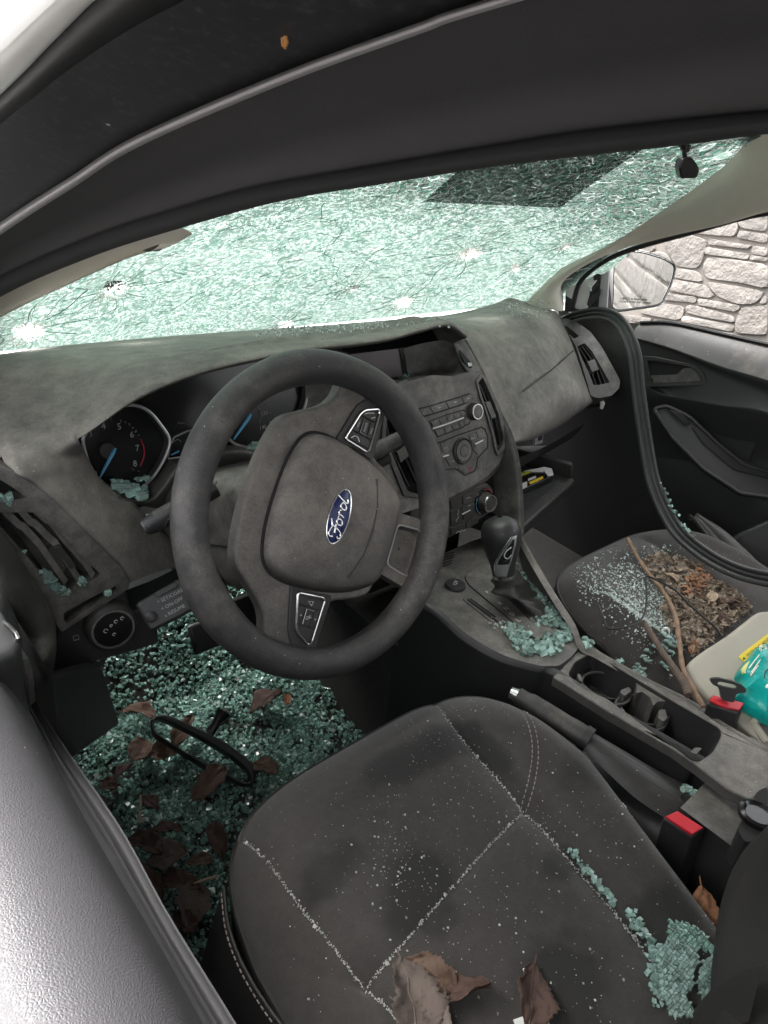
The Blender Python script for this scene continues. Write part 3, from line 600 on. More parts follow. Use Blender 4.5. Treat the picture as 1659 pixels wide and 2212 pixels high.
# headlight switch and its panel
KF = Frame(U(240, 1352, 'y', .122), (-.12, -1, .18))
kpan = [KF.px(*p) for p in ((132, 1368), (200, 1328), (278, 1280), (290, 1330), (345, 1322), (350, 1400), (210, 1440), (118, 1486), (108, 1430))]
sub(MB().prism(KF, kpan, -.03, -.012), 'switch_panel', 'clean', dash, smooth=0, bevel=.003)
kn = sub(MB().lathe(KF, 0, 0, [(.031, -.02), (.031, .004), (.029, .008), (.0265, .0095)], 40), 'light_switch', 'plastic', dash)
sub(MB().lathe(KF, 0, 0, [(.0262, .0085), (.0262, .0105), (.0235, .0105), (.0235, .009)], 40), 'switch_ring', 'chrome', dash)
sub(MB().lathe(KF, 0, 0, [(.0234, .0088), (.0232, .0098), (.02, .0101)], 40), 'switch_face', 'gloss', dash)
for a, b, r in ((-.009, .001, .0025), (.004, .010, .002), (.012, .012, .002), (.0, -.007, .0018), (-.002, .006, .0015)):
    sub(MB().tube([KF.pt(a+r*math.cos(q), b+r*math.sin(q), .0105) for q in np.linspace(0, 5, 9)], .0004, 5), 'switch_mark', 'white_print', dash)
la, lb = KF.px(*c1(685, 1745)); sub(MB().tube([KF.pt(la+x, lb+y, -.0115) for x, y in ((-.004, -.003), (-.004, .003), (.002, .003), (.002, -.003), (-.004, -.003))], .0005, 5), 'switch_mark', 'grey_print', dash)
# dash end cap beside the door
ec = [[U(-120, 1000, 'x', -.72), U(-40, 1130, 'x', -.715), U(40, 1240, 'x', -.69), U(105, 1340, 'x', -.665), U(122, 1400, 'x', -.66), U(110, 1480, 'x', -.665)],
      [U(-160, 1060, 'x', -.735), U(-80, 1200, 'x', -.735), U(0, 1290, 'x', -.72), U(60, 1370, 'x', -.69), U(80, 1420, 'x', -.69), U(85, 1500, 'x', -.69)]]
sub(MB().patch([[p+A(.01, .03, 0) for p in ec[0]], ec[0], [(a+b)/2+A(0, -.01, .002) for a, b in zip(*ec)], ec[1], [p+A(-.02, .05, -.01) for p in ec[1]]], 30, 16), 'dash_end', 'stack', dash, smooth=180)

# ================================================================ instrument cluster
GF = Frame((-.45, .245, .64), (0, -1, .30))
clus = cpart(MB().prism(GF, [GF.px(*p) for p in ((120, 1000), (165, 945), (300, 850), (470, 795), (700, 760), (720, 880), (640, 1000), (420, 1060), (280, 1110), (200, 1080))], -.03, -.012), 'instrument_cluster', 'gloss', smooth=0)
def ring_pts(L, conv=c2, n=64, h=0): return [tuple(p) for p in crom([A(*GF.px(*conv(*q), h)) for q in L], n, True)]
lring = [(118, 540), (135, 470), (200, 380), (300, 322), (430, 290), (540, 330), (620, 420), (675, 510), (662, 590), (620, 680), (560, 765), (470, 840), (380, 850), (300, 830), (220, 780), (160, 690)]
rring = [(1560, 150), (1572, 200), (1560, 270), (1530, 350), (1470, 455), (1390, 530), (1280, 575), (1150, 560), (1070, 520), (1040, 440), (1060, 330), (1130, 230), (1250, 160), (1390, 130), (1480, 125)]
def gauge(L, label):
    P = ring_pts(L); c = np.mean(P, axis=0)
    o = sub(MB().prism(GF, P, -.011, -.008), 'gauge_face', 'gloss', clus, smooth=0); tag(o, label)
    sub(MB().tube([GF.pt(a, b, .004) for a, b in P], .0022, 8, closed=True), 'gauge_ring', 'silver', clus)
    sub(MB().grid([[GF.pt(a, b, .004) for a, b in P], [GF.pt(c[0]+(a-c[0])*.95, c[1]+(b-c[1])*.95, -.008) for a, b in P]], True), 'gauge_bezel', 'clean', clus)
    return c
gauge(lring, 'rev counter with red band from seven'); gauge(rring, 'speedometer half hidden by the wheel rim')
def gtext(s, cx, cy, size, mat='grey_print'): a, b = GF.px(*c2(cx, cy), -.0075); text('gauge_numeral', s, GF, a, b, size, M[mat], clus, h=-.0072)
for s, x, y in (('3', 170, 480), ('4', 255, 430), ('5', 358, 432), ('6', 440, 485), ('7', 475, 572), ('8', 460, 672), ('0', 203, 740)): gtext(s, x, y, .0115)
for s, x, y in (('100', 1265, 262), ('120', 1298, 345), ('140', 1288, 437)): gtext(s, x, y, .0085)
def gline(L, r, mat, name, h=-.007): sub(MB().tube([GF.pt(*GF.px(*c2(*p), h), h) for p in L], r, 6, flat=.4), name, mat, clus)
gline([tuple(p) for p in crom([A(497, 512), A(518, 570), A(518, 625), A(495, 688)], 14)], .0016, 'redline', 'redline_arc')
for x0, y0, x1, y1 in ((305, 372, 308, 390), (365, 385, 370, 402), (420, 410, 428, 425), (470, 455, 462, 468), (395, 398, 400, 408), (450, 435, 444, 445), (490, 485, 480, 490), (440, 700, 455, 715), (475, 715, 490, 725), (1315, 280, 1322, 290), (1330, 340, 1342, 342), (1330, 398, 1342, 402), (1310, 445, 1325, 455)):
    gline([(x0, y0), (x1, y1)], .0007, 'grey_print', 'gauge_tick')
gline([tuple(p) for p in crom([A(1225, 270), A(1262, 320), A(1275, 360), A(1265, 410)], 10)], .0005, 'grey_print', 'gauge_arc')
def needle(L, w):
    sub(MB().tube([GF.pt(*GF.px(*c2(*p), -.002), -.002) for p in L], w, 8, flat=.5), 'gauge_needle', 'needle', clus)
needle([(335, 570), (318, 600), (225, 775)], [.0018, .0034, .0013]); needle([(1212, 348), (1195, 380), (1100, 515)], [.0018, .0032, .0013])
a, b = GF.px(*c2(290, 590)); sub(MB().lathe(GF, a, b, [(.011, -.008), (.010, -.0035), (.006, -.003)]), 'needle_hub', 'clean', clus)
# middle display between the gauges
mf = [GF.px(*c2(*p)) for p in ((672, 640), (690, 545), (715, 500), (800, 460), (900, 440), (960, 560), (830, 620))]
sub(MB().tube([GF.pt(a, b, .0) for a, b in mf], .0013, 6, closed=True), 'display_rim', 'silver', clus)
gline([(695, 615), (745, 590)], .002, 'needle', 'display_bar'); gline([tuple(p) for p in crom([A(700, 540), A(735, 515), A(760, 530)], 8)], .0008, 'grey_print', 'display_arc')
gline([(738, 412), (750, 402), (757, 414), (770, 405), (785, 416)], .0007, 'grey_print', 'display_icon', -.0115)
# shelf in front of the gauges and the lower bezel
sh = [[GF.pt(*GF.px(*c2(*p)), -.012) for p in ((300, 850), (470, 850), (600, 760), (690, 650), (760, 640), (1010, 565), (1150, 560), (1330, 590), (1450, 480))],
      [U(*c2(*p), 'y', .205) for p in ((330, 880), (520, 905), (620, 830), (720, 690), (800, 680), (1020, 590), (1180, 580), (1370, 640), (1500, 520))],
      [U(*c2(*p), 'y', .20) for p in ((390, 905), (560, 925), (640, 870), (760, 740), (830, 730), (1030, 640), (1180, 625), (1400, 680), (1530, 560))],
      [U(*c2(*p), 'y', .21) for p in ((440, 930), (600, 960), (660, 930), (780, 840), (850, 800), (1040, 700), (1190, 680), (1420, 760), (1560, 640))]]
sub(MB().patch(sh, 50, 14), 'cluster_shelf', 'stack', clus, smooth=180)
# right side wall of the gauge bay running to the centre stack
sub(MB().patch([[U(700, 760, 'y', .225), U(740, 830, 'y', .215), U(770, 890, 'y', .20), U(800, 960, 'y', .18)], [U(650, 790, 'y', .25), U(660, 850, 'y', .25), U(650, 930, 'y', .235), U(640, 1000, 'y', .22)]], 12, 8), 'gauge_bay_wall', 'stack', clus, smooth=180)

# ================================================================ centre stack
SF = Frame((.05, .157, .565), (0, -1, .38))
S4 = lambda L, h=0: [SF.px(*c4(*p), h) for p in L]
S8 = lambda L, h=0: [SF.px(*c8(*p), h) for p in L]
right = S4([(330, 455), (470, 418), (590, 425), (690, 400), (760, 405), (830, 520), (890, 650), (930, 790), (925, 850), (870, 935), (800, 1010), (690, 1080), (575, 1140)])
cx0 = right[-1][0]*.0
left = [(-.155, right[12][1]), (-.19, right[9][1]), (-.185, right[7][1]), (-.16, right[4][1]), (-.10, right[1][1])]
vR = S4([(733, 462), (760, 432), (800, 520), (850, 640), (885, 790), (880, 832), (850, 866), (835, 800), (800, 670), (762, 560)])
vRo = rpoly(S4([(722, 450), (752, 412), (778, 425), (815, 510), (868, 635), (905, 785), (900, 845), (850, 895), (832, 850), (815, 760), (780, 640), (742, 540)]), .004)
lv = [(-.060, -.075), (-.125, -.05), (-.160, .045), (-.150, .095), (-.125, .085), (-.075, -.03)]
stack = cpart(MB().plate(SF, rpoly(right+left, .006), [rpoly(vR, .003), rpoly(lv, .006)], -.03, 0), 'center_stack', 'stack', smooth=30, bevel=.003, seg=3)
sub(MB().prism(SF, [(p[0]*.96, p[1]*.96) for p in right+left], -.06, -.031), 'stack_back', 'black', stack, smooth=0)
sub(MB().plate(SF, vRo, [rpoly(vR, .003)], -.002, .004), 'vent_frame', 'stack', stack, bevel=.0018)
sub(MB().plate(SF, [( -.055, -.083), (-.135, -.055), (-.17, .045), (-.155, .103), (-.118, .093), (-.067, -.03)], [rpoly(lv, .006)], -.002, .004), 'vent_frame', 'plastic', stack, bevel=.0018)
for L in ([(745, 470), (770, 530), (790, 580), (815, 680), (835, 780), (850, 850)], [(765, 445), (790, 520), (800, 560), (835, 660), (860, 770), (870, 840)]):
    P = S4(L, -.006); sub(MB().grid([[SF.pt(a, b, -.003) for a, b in P], [SF.pt(a+.002, b, -.024) for a, b in P]]), 'vent_slat', 'plastic', stack, solid=.002, smooth=0)
sub(MB().prism(SF, rpoly(S4([(778, 580), (805, 572), (842, 665), (815, 675)]), .001), -.014, .003), 'vent_tab', 'stack', stack, bevel=.001)
for q in (0, .02, .04):
    sub(MB().grid([[SF.pt(-.150+q, .08, -.004), SF.pt(-.148+q, .03, -.004), SF.pt(-.115+q, -.045, -.004)], [SF.pt(-.140+q, .08, -.026), SF.pt(-.138+q, .03, -.026), SF.pt(-.105+q, -.045, -.026)]]), 'vent_slat', 'plastic', stack, solid=.002, smooth=0)
sub(MB().prism(SF, rpoly([(-.132, .0), (-.105, .01), (-.11, .03), (-.137, .02)], .002), -.014, .001), 'vent_tab', 'plastic', stack, bevel=.001)
# shelf below the screen, recess walls, screen
shelf = [[SF.pt(*q, .0005) for q in S4([(150, 560), (280, 500), (420, 440), (580, 430), (700, 402)])],
         [U(*c4(*p), 'y', y) for p, y in (((120, 500), .215), ((260, 470), .215), ((420, 425), .218), ((570, 428), .222), ((660, 395), .235))],
         [U(*c4(*p), 'y', y) for p, y in (((100, 455), .29), ((260, 440), .29), ((420, 412), .285), ((560, 385), .275), ((625, 330), .265))],
         [U(*c4(*p), 'y', y) for p, y in (((90, 300), .305), ((250, 275), .305), ((400, 235), .30), ((520, 215), .29), ((600, 230), .275))]]
sub(MB().patch(shelf, 40, 24), 'screen_recess', 'stack', stack, smooth=180)
scf = Frame(U(*c4(170, 345), 'y', .297), (0, -1, .12))
sub(MB().prism(scf, [scf.px(*c4(*p)) for p in ((-120, 310), (275, 262), (300, 425), (-120, 470))], -.004, .0), 'display_screen', 'screen', stack, smooth=0)
sub(MB().prism(scf, [scf.px(*c4(*p)) for p in ((275, 258), (300, 254), (325, 425), (300, 430))], -.004, .002), 'display_edge', 'gloss', stack, smooth=0)
# right cheek of the stack between the recess and the flange
chk = [[U(*c4(*p), 'y', y) for p, y in (((600, 228), .262), ((640, 330), .245), ((690, 402), .212))], [U(*c4(*p), 'x', x) for p, x in (((655, 205), .155), ((715, 300), .16), ((762, 405), .163))]]
sub(MB().patch(chk, 12, 6), 'stack_cheek', 'stack', stack, solid=.004)
CHF = Frame(U(*c4(655, 330), 'y', .243), unit(np.cross(chk[0][2]-chk[0][0], chk[1][1]-chk[0][1]))*(-1 if np.cross(chk[0][2]-chk[0][0], chk[1][1]-chk[0][1])[1] > 0 else 1))
sub(MB().prism(CHF, rpoly([CHF.px(*c4(*p)) for p in ((610, 272), (632, 280), (690, 345), (702, 378), (680, 390))], .002), -.002, .0035), 'indicator_slot', 'gloss', stack)
sub(MB().prism(CHF, rpoly([CHF.px(*c4(*p)) for p in ((674, 352), (695, 355), (698, 372), (678, 374))], .001), 0, .0045), 'indicator_lamp', 'white_print', stack)
def key(L, name='radio_key', mat='stack', h=.0022, conv=S4): return sub(MB().prism(SF, rpoly(conv(L), .0015, 2), -.001, h), name, mat, stack, bevel=.0006)
def groove(L, conv=S8, r=.0009, closed=False): sub(MB().tube([SF.pt(a, b, .0003) for a, b in conv(L)], r, 6, closed=closed), 'panel_gap', 'black', stack)
# top key row
for L in ([(-60, 590), (55, 568), (98, 640), (-20, 668)], [(62, 566), (250, 508), (290, 578), (105, 638)], [(256, 506), (440, 452), (465, 522), (296, 576)], [(446, 450), (550, 410), (578, 430), (560, 492), (472, 520)]): key(L, conv=S8)
groove([(-120, 600), (60, 555), (255, 495), (445, 437), (545, 402), (580, 425), (575, 480), (470, 530), (290, 590), (100, 650), (-40, 690)])
# preset keys in two rows with the bright line between
for L in ([(75, 745), (165, 715), (190, 770), (105, 798)], [(172, 712), (255, 682), (280, 738), (197, 768)], [(262, 680), (340, 655), (365, 710), (287, 736)], [(347, 652), (420, 630), (445, 684), (372, 708)], [(427, 628), (485, 612), (515, 650), (512, 668), (452, 682)],
          [(130, 850), (225, 818), (250, 880), (160, 915)], [(232, 815), (315, 785), (345, 845), (257, 876)], [(322, 783), (400, 755), (430, 812), (352, 842)], [(407, 752), (470, 728), (480, 790), (437, 810)], [(477, 726), (540, 690), (548, 740), (487, 788)]): key(L, conv=S8, h=.0016)
sub(MB().tube([SF.pt(a, b, .002) for a, b in S8([(95, 825), (280, 765), (466, 693)])], .0013, 6), 'bright_line', 'white_print', stack)
groove([(60, 735), (280, 655), (470, 600), (510, 625), (548, 690), (545, 760), (440, 820), (160, 925)], closed=True)
# volume knob
a, b = S8([(645, 620)], .012)[0]
sub(MB().lathe(SF, a, b, [(.0155, -.002), (.0152, .010), (.0140, .012), (.0135, .012)], 32), 'volume_knob', 'plastic', stack)
sub(MB().lathe(SF, a, b, [(.0142, .0115), (.0140, .0132), (.0118, .0132), (.0118, .011)], 32), 'knob_ring', 'chrome', stack)
sub(MB().lathe(SF, a, b, [(.0117, .0115), (.0112, .0128), (.006, .013)], 32), 'knob_cap', 'stack', stack)
# lower key field with the round pad
groove([(165, 1000), (400, 905), (690, 805), (730, 830), (765, 925), (765, 1050), (640, 1185), (630, 1290), (600, 1340), (490, 1385), (380, 1305), (260, 1315)], r=.0011)
for L in ([(190, 1005), (310, 955), (345, 1010), (330, 1080), (250, 1120), (215, 1090)], [(535, 905), (610, 860), (640, 945), (575, 1010)], [(620, 855), (690, 820), (745, 925), (650, 945)], [(600, 1020), (740, 945), (750, 1040), (640, 1140), (590, 1090)], [(235, 1150), (320, 1110), (350, 1190), (390, 1250), (310, 1280)], [(400, 1290), (440, 1250), (540, 1260), (610, 1210), (615, 1290), (580, 1325), (490, 1365)]): key(L, conv=S8, h=.0014)
for L in ([(218, 1162), (285, 1140)], [(600, 1012), (695, 965)]): sub(MB().tube([SF.pt(a, b, .0024) for a, b in S8(L)], .0014, 6), 'bright_line', 'white_print', stack)
a, b = S8([(462, 1090)])[0]
sub(MB().lathe(SF, a, b, [(.0245, -.002), (.0245, .003), (.0225, .0045), (.0205, .003), (.020, .0012), (.011, .001)], 40), 'dial_ring', 'plastic', stack)
sub(MB().lathe(SF, a, b, [(.0195, .001), (.019, .0042), (.0105, .0042), (.0105, .001)], 40), 'dial_pad', 'stack', stack)
sub(MB().lathe(SF, a, b, [(.0098, .001), (.0094, .0048), (.005, .0052)], 32), 'dial_button', 'stack', stack)
for s, x, y in (('AUX', 250, 1055), ('MENU', 575, 945), ('CD', 670, 890), ('SEEK', 570, 470+470), ('TUNE', 330, 1215)):
    q = S8([(x, y)])[0]; text('key_text', s, SF, q[0], q[1], .0045, M['grey_print'], stack, h=.0026)
for s, (x, y) in zip('1234567890', ((130, 755), (225, 725), (312, 695), (395, 668), (465, 645), (195, 860), (290, 830), (375, 798), (440, 770), (505, 735))):
    q = S8([(x, y)])[0]; text('key_text', s, SF, q[0], q[1], .0050, M['grey_print'], stack, h=.0026)
for x, y, w_ in ((175, 573, .006), (365, 505, .007), (520, 460, .006)):
    q = S8([(x, y)])[0]; sub(MB().tube([SF.pt(q[0]-w_/2, q[1], .0024), SF.pt(q[0]+w_/2, q[1], .0024)], .0005, 5), 'key_mark', 'white_print', stack)
tri = S8([(548, 1285), (522, 1330), (575, 1312)]); sub(MB().tube([SF.pt(a, b, .0018) for a, b in tri], .0007, 5, closed=True), 'hazard_triangle', 'redline', stack)
# lower bulge of the stack and climate panel
CF = Frame((.08, .125, .44), (0, -1, .25))
Cp = lambda L, h=0: [CF.px(*c8(*p), h) for p in L]
bul = [[SF.pt(*q, -.001) for q in S4([(300, 1190), (575, 1139), (690, 1079), (800, 1009), (870, 934)])],
       [SF.pt(*q, -.012) for q in S4([(300, 1215), (575, 1160), (690, 1100), (800, 1030), (885, 940)], -.012)], [p+A(0, .03, .005) for p in [SF.pt(*q, -.012) for q in S4([(300, 1215), (575, 1160), (690, 1100), (800, 1030), (885, 940)], -.012)]]]
sub(MB().patch(bul, 30, 8), 'stack_underside', 'stack', stack)
clim = rpoly(Cp([(-160, 1760), (300, 1630), (760, 1480), (830, 1540), (850, 1800), (700, 1900), (330, 2130), (-160, 2330)]), .004)
cp_ = sub(MB().prism(CF, clim, -.03, 0), 'climate_panel', 'plastic', stack, smooth=30, bevel=.003)
a, b = CF.px(*c8(715, 1700)); a2, b2 = CF.px(*c8(757, 1710), .02)
sub(MB().lathe(CF, a, b, [(.026, 0), (.0245, .003), (.022, .003)], 36), 'knob_base', 'gloss', stack)
sub(MB().lathe(CF, a, b, [(.0195, .002), (.0175, .017), (.016, .019)], 32), 'temperature_knob', 'plastic', stack)
sub(MB().lathe(CF, a, b, [(.0178, .0165), (.0168, .0195), (.0135, .0195), (.013, .017)], 32), 'knob_ring', 'chrome', stack)
sub(MB().lathe(CF, a, b, [(.0132, .017), (.0125, .0188), (.008, .0192)], 32), 'knob_cap', 'plastic', stack)
for q0, q1, mt in ((150, 240, 'needle'), (30, 100, 'redline')):
    sub(MB().tube([CF.pt(a+.0242*math.cos(math.radians(q)), b+.0242*math.sin(math.radians(q)), .0035) for q in np.linspace(q0, q1, 14)], .0007, 6), 'temperature_arc', mt, stack)
for L in ([(310, 1690), (445, 1640), (455, 1740), (320, 1790)], [(455, 1635), (590, 1590), (600, 1680), (465, 1735)], [(310, 1820), (440, 1770), (460, 1930), (320, 1990)], [(450, 1765), (600, 1710), (610, 1860), (470, 1920)], [(310, 2020), (480, 1960), (490, 2040), (325, 2110)], [(500, 1950), (640, 1880), (650, 1950), (505, 2030)]):
    sub(MB().prism(CF, rpoly(Cp(L), .002, 2), -.001, .0018), 'climate_key', 'plastic', stack, bevel=.0006)
for L in ([(445, 1850), (545, 1800)],): sub(MB().tube([CF.pt(a, b, .0026) for a, b in Cp(L)], .0012, 6), 'bright_line', 'white_print', stack)
for L in ([(395, 1800), (405, 1820), (390, 1850), (405, 1880), (370, 1930), (385, 1950)], [(375, 2080), (400, 2050), (420, 2070), (440, 2040), (470, 2050), (480, 2030)], [(495, 1665), (520, 1650), (550, 1650)], [(520, 1750), (545, 1740)]):
    sub(MB().tube([CF.pt(a, b, .0026) for a, b in Cp(L)], .0007, 5), 'key_mark', 'grey_print', stack)
# side flange from the hood down to the console
fo = [(1003, 733, .168), (1040, 800, .178), (1075, 880, .187), (1100, 930, .192), (1115, 985, .195), (1122, 1040, .195), (1126, 1127, .19), (1124, 1152, .185)]
FO = [U(x, y, 'x', q) for x, y, q in fo]; FI = [p+A(-.012, .004, .0) for p in FO]; FW = [p+A(-.018, .05, -.004) for p in FO]; FR = [p+A(.004, .10, 0) for p in FO]
sub(MB().patch([FW, FI, [(a+b)/2+A(0, -.006, .001) for a, b in zip(FI, FO)], FO, FR], 40, 20), 'stack_flange', 'stack', stack, smooth=180)
# mirrored inner wall closing the driver side of the stack
sub(MB().patch([[p*A(-1, 1, 1)+A(.06, 0, 0) for p in FO], [p*A(-1, 1, 1)+A(.06, .12, 0) for p in FO]], 30, 4), 'stack_side', 'plastic', stack, smooth=180)
sub(MB().box(Frame((.04, .20, .33), (0, -1, .1)), -.11, .13, -.06, .10, -.05, 0), 'storage_recess', 'black', stack)

# ================================================================ passenger end vent
Av, Bv, Cv = A(.662, .405, .672), A(.66, .245, .562), A(.712, .262, .60)
n_ = unit(np.cross(Bv-Av, Cv-Av)); n_ = n_ if n_[1] < 0 else -n_
VF = Frame(Bv, n_)
V9 = lambda L, h=0: [VF.px(*c9(*p), h) for p in L]
vo = rpoly(V9([(5, 905), (30, 880), (120, 905), (240, 990), (330, 1110), (430, 1290), (478, 1380), (470, 1440), (410, 1500), (300, 1520), (240, 1500), (215, 1400), (130, 1120), (60, 990)]), .006)
h1_ = rpoly(V9([(35, 940), (60, 950), (150, 1025), (110, 1045), (60, 1000)]), .003); h2_ = rpoly(V9([(135, 1105), (195, 1080), (255, 1150), (330, 1280), (395, 1395), (300, 1415), (265, 1415), (225, 1310), (170, 1200)]), .004)
sub(MB().plate(VF, vo, [h1_, h2_], -.03, .002), 'end_vent', 'stack', dash, smooth=30, bevel=.003)
sub(MB().prism(VF, vo, -.05, -.0305), 'end_vent_back', 'black', dash, smooth=0)
for L in ([(150, 1105), (210, 1200), (250, 1290), (290, 1410)], [(170, 1095), (235, 1180), (290, 1280), (330, 1405)], [(190, 1085), (260, 1175), (320, 1290), (365, 1400)]):
    P = V9(L, -.004); sub(MB().grid([[VF.pt(a, b, -.003) for a, b in P], [VF.pt(a+.006, b, -.022) for a, b in P]]), 'vent_slat', 'plastic', dash, solid=.0018, smooth=0)
sub(MB().prism(VF, rpoly(V9([(215, 1225), (275, 1205), (310, 1290), (255, 1310)]), .002), -.02, .001), 'vent_tab', 'stack', dash, bevel=.001)
# black void and brackets under the passenger pad, glovebox
gl = cpart(MB().patch([[A(.20, .16, .50), A(.40, .20, .48), A(.64, .25, .48)], [A(.20, .22, .42), A(.40, .26, .40), A(.64, .30, .40)], [A(.2, .40, .36), A(.4, .42, .34), A(.64, .42, .34)]], 12, 10), 'glovebox_bay', 'black')
ga, gb = U(1246, 1034, 'z', .405), U(1127, 1140, 'z', .405)      # front top edge of the open lid
dvec = unit(gb-ga); inw = A(.22, .95, -.06); inw = unit(inw-dvec*(inw@dvec)); nrm = unit(np.cross(dvec, inw)); nrm = nrm if nrm[2] > 0 else -nrm
GX = Frame(ga, nrm, dvec); L_ = np.linalg.norm(gb-ga)+.02; sg = 1 if GX.y@inw > 0 else -1
gx = sub(MB().prism(GX, rpoly([(0, 0), (L_, 0), (L_, sg*.16), (0, sg*.16)], .02), -.028, 0), 'glovebox_lid', 'plastic', gl, bevel=.004)
sub(MB().prism(GX, rpoly([(.03, sg*.025), (L_-.02, sg*.025), (L_-.02, sg*.15), (.03, sg*.15)], .01), -.004, .0015), 'lid_liner', 'clean', gl)
sub(MB().tube([GX.pt(.01, sg*.002, -.012), GX.pt(L_-.01, sg*.002, -.012)], .0012, 6), 'lid_edge_line', 'silver', gl)
sub(MB().prism(GX, [(-.005, sg*.02), (.012, sg*.01), (.012, sg*.16), (-.005, sg*.16)], -.02, .035), 'lid_side', 'plastic', gl, bevel=.004)
bk = Frame(U(1165, 948, 'y', .21), (0, -1, .2)); sub(MB().box(bk, -.014, .014, -.012, .016, -.005, 0), 'bracket', 'silver', gl, bevel=.001); sub(MB().box(bk, -.004, .008, -.003, .008, 0, .002), 'bracket_slot', 'black', gl)
cl_ = Frame(U(*c9(325, 1520), 'x', .66), (-.6, -1, .3)); sub(MB().tube([cl_.pt(0, 0, 0), cl_.pt(.003, -.012, .004), cl_.pt(.001, -.024, .002)], [.004, .006, .004], 8), 'broken_clip', 'white_print', gl)
# ================================================================ steering column and wheel
WT = math.radians(25.4); WC = A(-.382, -.029, .645); WN = A(0, -math.cos(WT), math.sin(WT))
TURN = math.radians(57)
WX_ = A(math.cos(TURN), math.sin(TURN)*math.sin(WT), math.sin(TURN)*math.cos(WT))
HF = Frame(WC, WN, WX_)                               # wheel frame, already turned
CFc = Frame(WC, WN, (1, 0, 0))                        # column frame, upright
def colsec(h, w, t, b, r): return [CFc.pt(x, y, h) for x, y in rrect(-w, w, b, t, r, 5)]
col_ = cpart(MB().grid([colsec(-.035, .062, .045, -.055, .02), colsec(-.05, .074, .058, -.07, .026), colsec(-.12, .082, .066, -.085, .03), colsec(-.21, .088, .065, -.09, .03), colsec(-.28, .088, .06, -.09, .03)], True), 'steering_column', 'stack', smooth=50)
col_.data.polygons  # shroud
mb = MB(); o_ = [CFc.pt(x, y, -.034) for x, y in rrect(-.06, .06, -.053, .043, .02, 5)]; mb.add(o_, [tuple(range(len(o_)))]); sub(mb, 'shroud_front', 'clean', col_)
sub(MB().tube([CFc.pt(-.0885, -.02, -.06), CFc.pt(-.0905, -.02, -.2)], .0012, 5), 'shroud_seam', 'black', col_)
il = U(452, 1128, 'x', -.455); IF_ = Frame(il, (-.6, -1, .2)); sub(MB().lathe(IF_, 0, 0, [(.017, -.03), (.016, .006), (.013, .010), (.006, .010)], 24), 'ignition_lock', 'plastic', col_)
sub(MB().lathe(Frame(U(470, 1222, 'x', -.44), (-.6, -1, .2)), 0, 0, [(.013, -.03), (.012, .008), (.007, .011)], 20), 'column_lever', 'plastic', col_)
# indicator stalk
tip, root = U(314, 1140, 'y', .075), U(452, 1062, 'y', .065)
d_ = unit(root-tip); s0 = tip; L_ = np.linalg.norm(root-tip)
sf = Frame(tip, unit(np.cross(d_, A(0, .25, 1))), d_); 
stk = sub(MB().tube([s0, s0+d_*.012, s0+d_*.05, s0+d_*.09, root], [.0082, .0098, .0095, .009, .009], 14, flat=1.3), 'indicator_stalk', 'clean', col_)
sub(MB().tube([s0-d_*.002, s0+d_*.006], [.0066, .0080], 14, flat=1.3), 'stalk_end', 'stack', col_)
sub(MB().tube([s0+d_*.01+A(0, 0, .0112), s0+d_*.05+A(0, 0, .0108), s0+d_*.09+A(0, 0, .0100)], .0052, 8, flat=.5), 'stalk_highlight', 'stack', col_)
sub(MB().tube([s0+d_*.017+A(0, -.0095, -.008), s0+d_*.022+A(0, -.0105, .002), s0+d_*.05+A(0, -.0095, .006)], .0008, 6), 'stalk_line', 'chrome', col_)
# cruise stalk with its lettering
SP = [U(x, y, 'y', q) for x, y, q in ((322, 1298, .075), (392, 1262, .07), (402, 1310, .07), (337, 1345, .075))]
ctr0, ctr1 = (SP[0]+SP[3])/2, (SP[1]+SP[2])/2; ex = unit(ctr1-ctr0); vv = CAM-ctr0; nn = unit(vv-ex*(vv@ex)); BF = Frame(ctr0, nn, ex)
LL = np.linalg.norm(ctr1-ctr0); hh = np.linalg.norm(SP[0]-SP[3])*.62
crs = sub(MB().prism(BF, rpoly([(-.014, -hh*.9), (LL+.05, -hh), (LL+.05, hh), (-.014, hh*.8)], .006), -.022, 0), 'cruise_stalk', 'clean', col_, bevel=.004, seg=3)
sub(MB().lathe(BF, -.004, -hh*.2, [(.007, -.002), (.0068, .004), (.004, .0055)], 20), 'stalk_button', 'clean', col_)
sub(MB().prism(BF, rrect(.012, .040, hh*.55, hh*.85, .002), -.001, .0025), 'stalk_rocker', 'clean', col_, bevel=.0008)
for s, b in (('\u25b2 SET/COAST', hh*.30), ('\u25c0 ON-OFF', -hh*.10), ('\u25bc RESUME', -hh*.50)):
    text('stalk_lettering', s.replace('\u25b2', '^').replace('\u25c0', '<').replace('\u25bc', 'v'), BF, .010, b, hh*.27, M['grey_print'], col_, align='LEFT')
sub(MB().tube([BF.pt(x, y, .0005) for x, y in rrect(.046, .066, hh*-.25, hh*.2, .003)], .0006, 5, closed=True), 'stalk_mark', 'needle', col_)
# wiper stalk on the right
sub(MB().tube([A(-.315, .06, .635), U(830, 965, 'y', .055), U(862, 948, 'y', .05)], [.009, .010, .009], 12, flat=1.2), 'wiper_stalk', 'stack', col_)
sub(MB().tube([A(-.315, .07, .61), U(835, 985, 'y', .06)], [.010, .012], 10), 'wiper_stalk_ring', 'clean', col_)
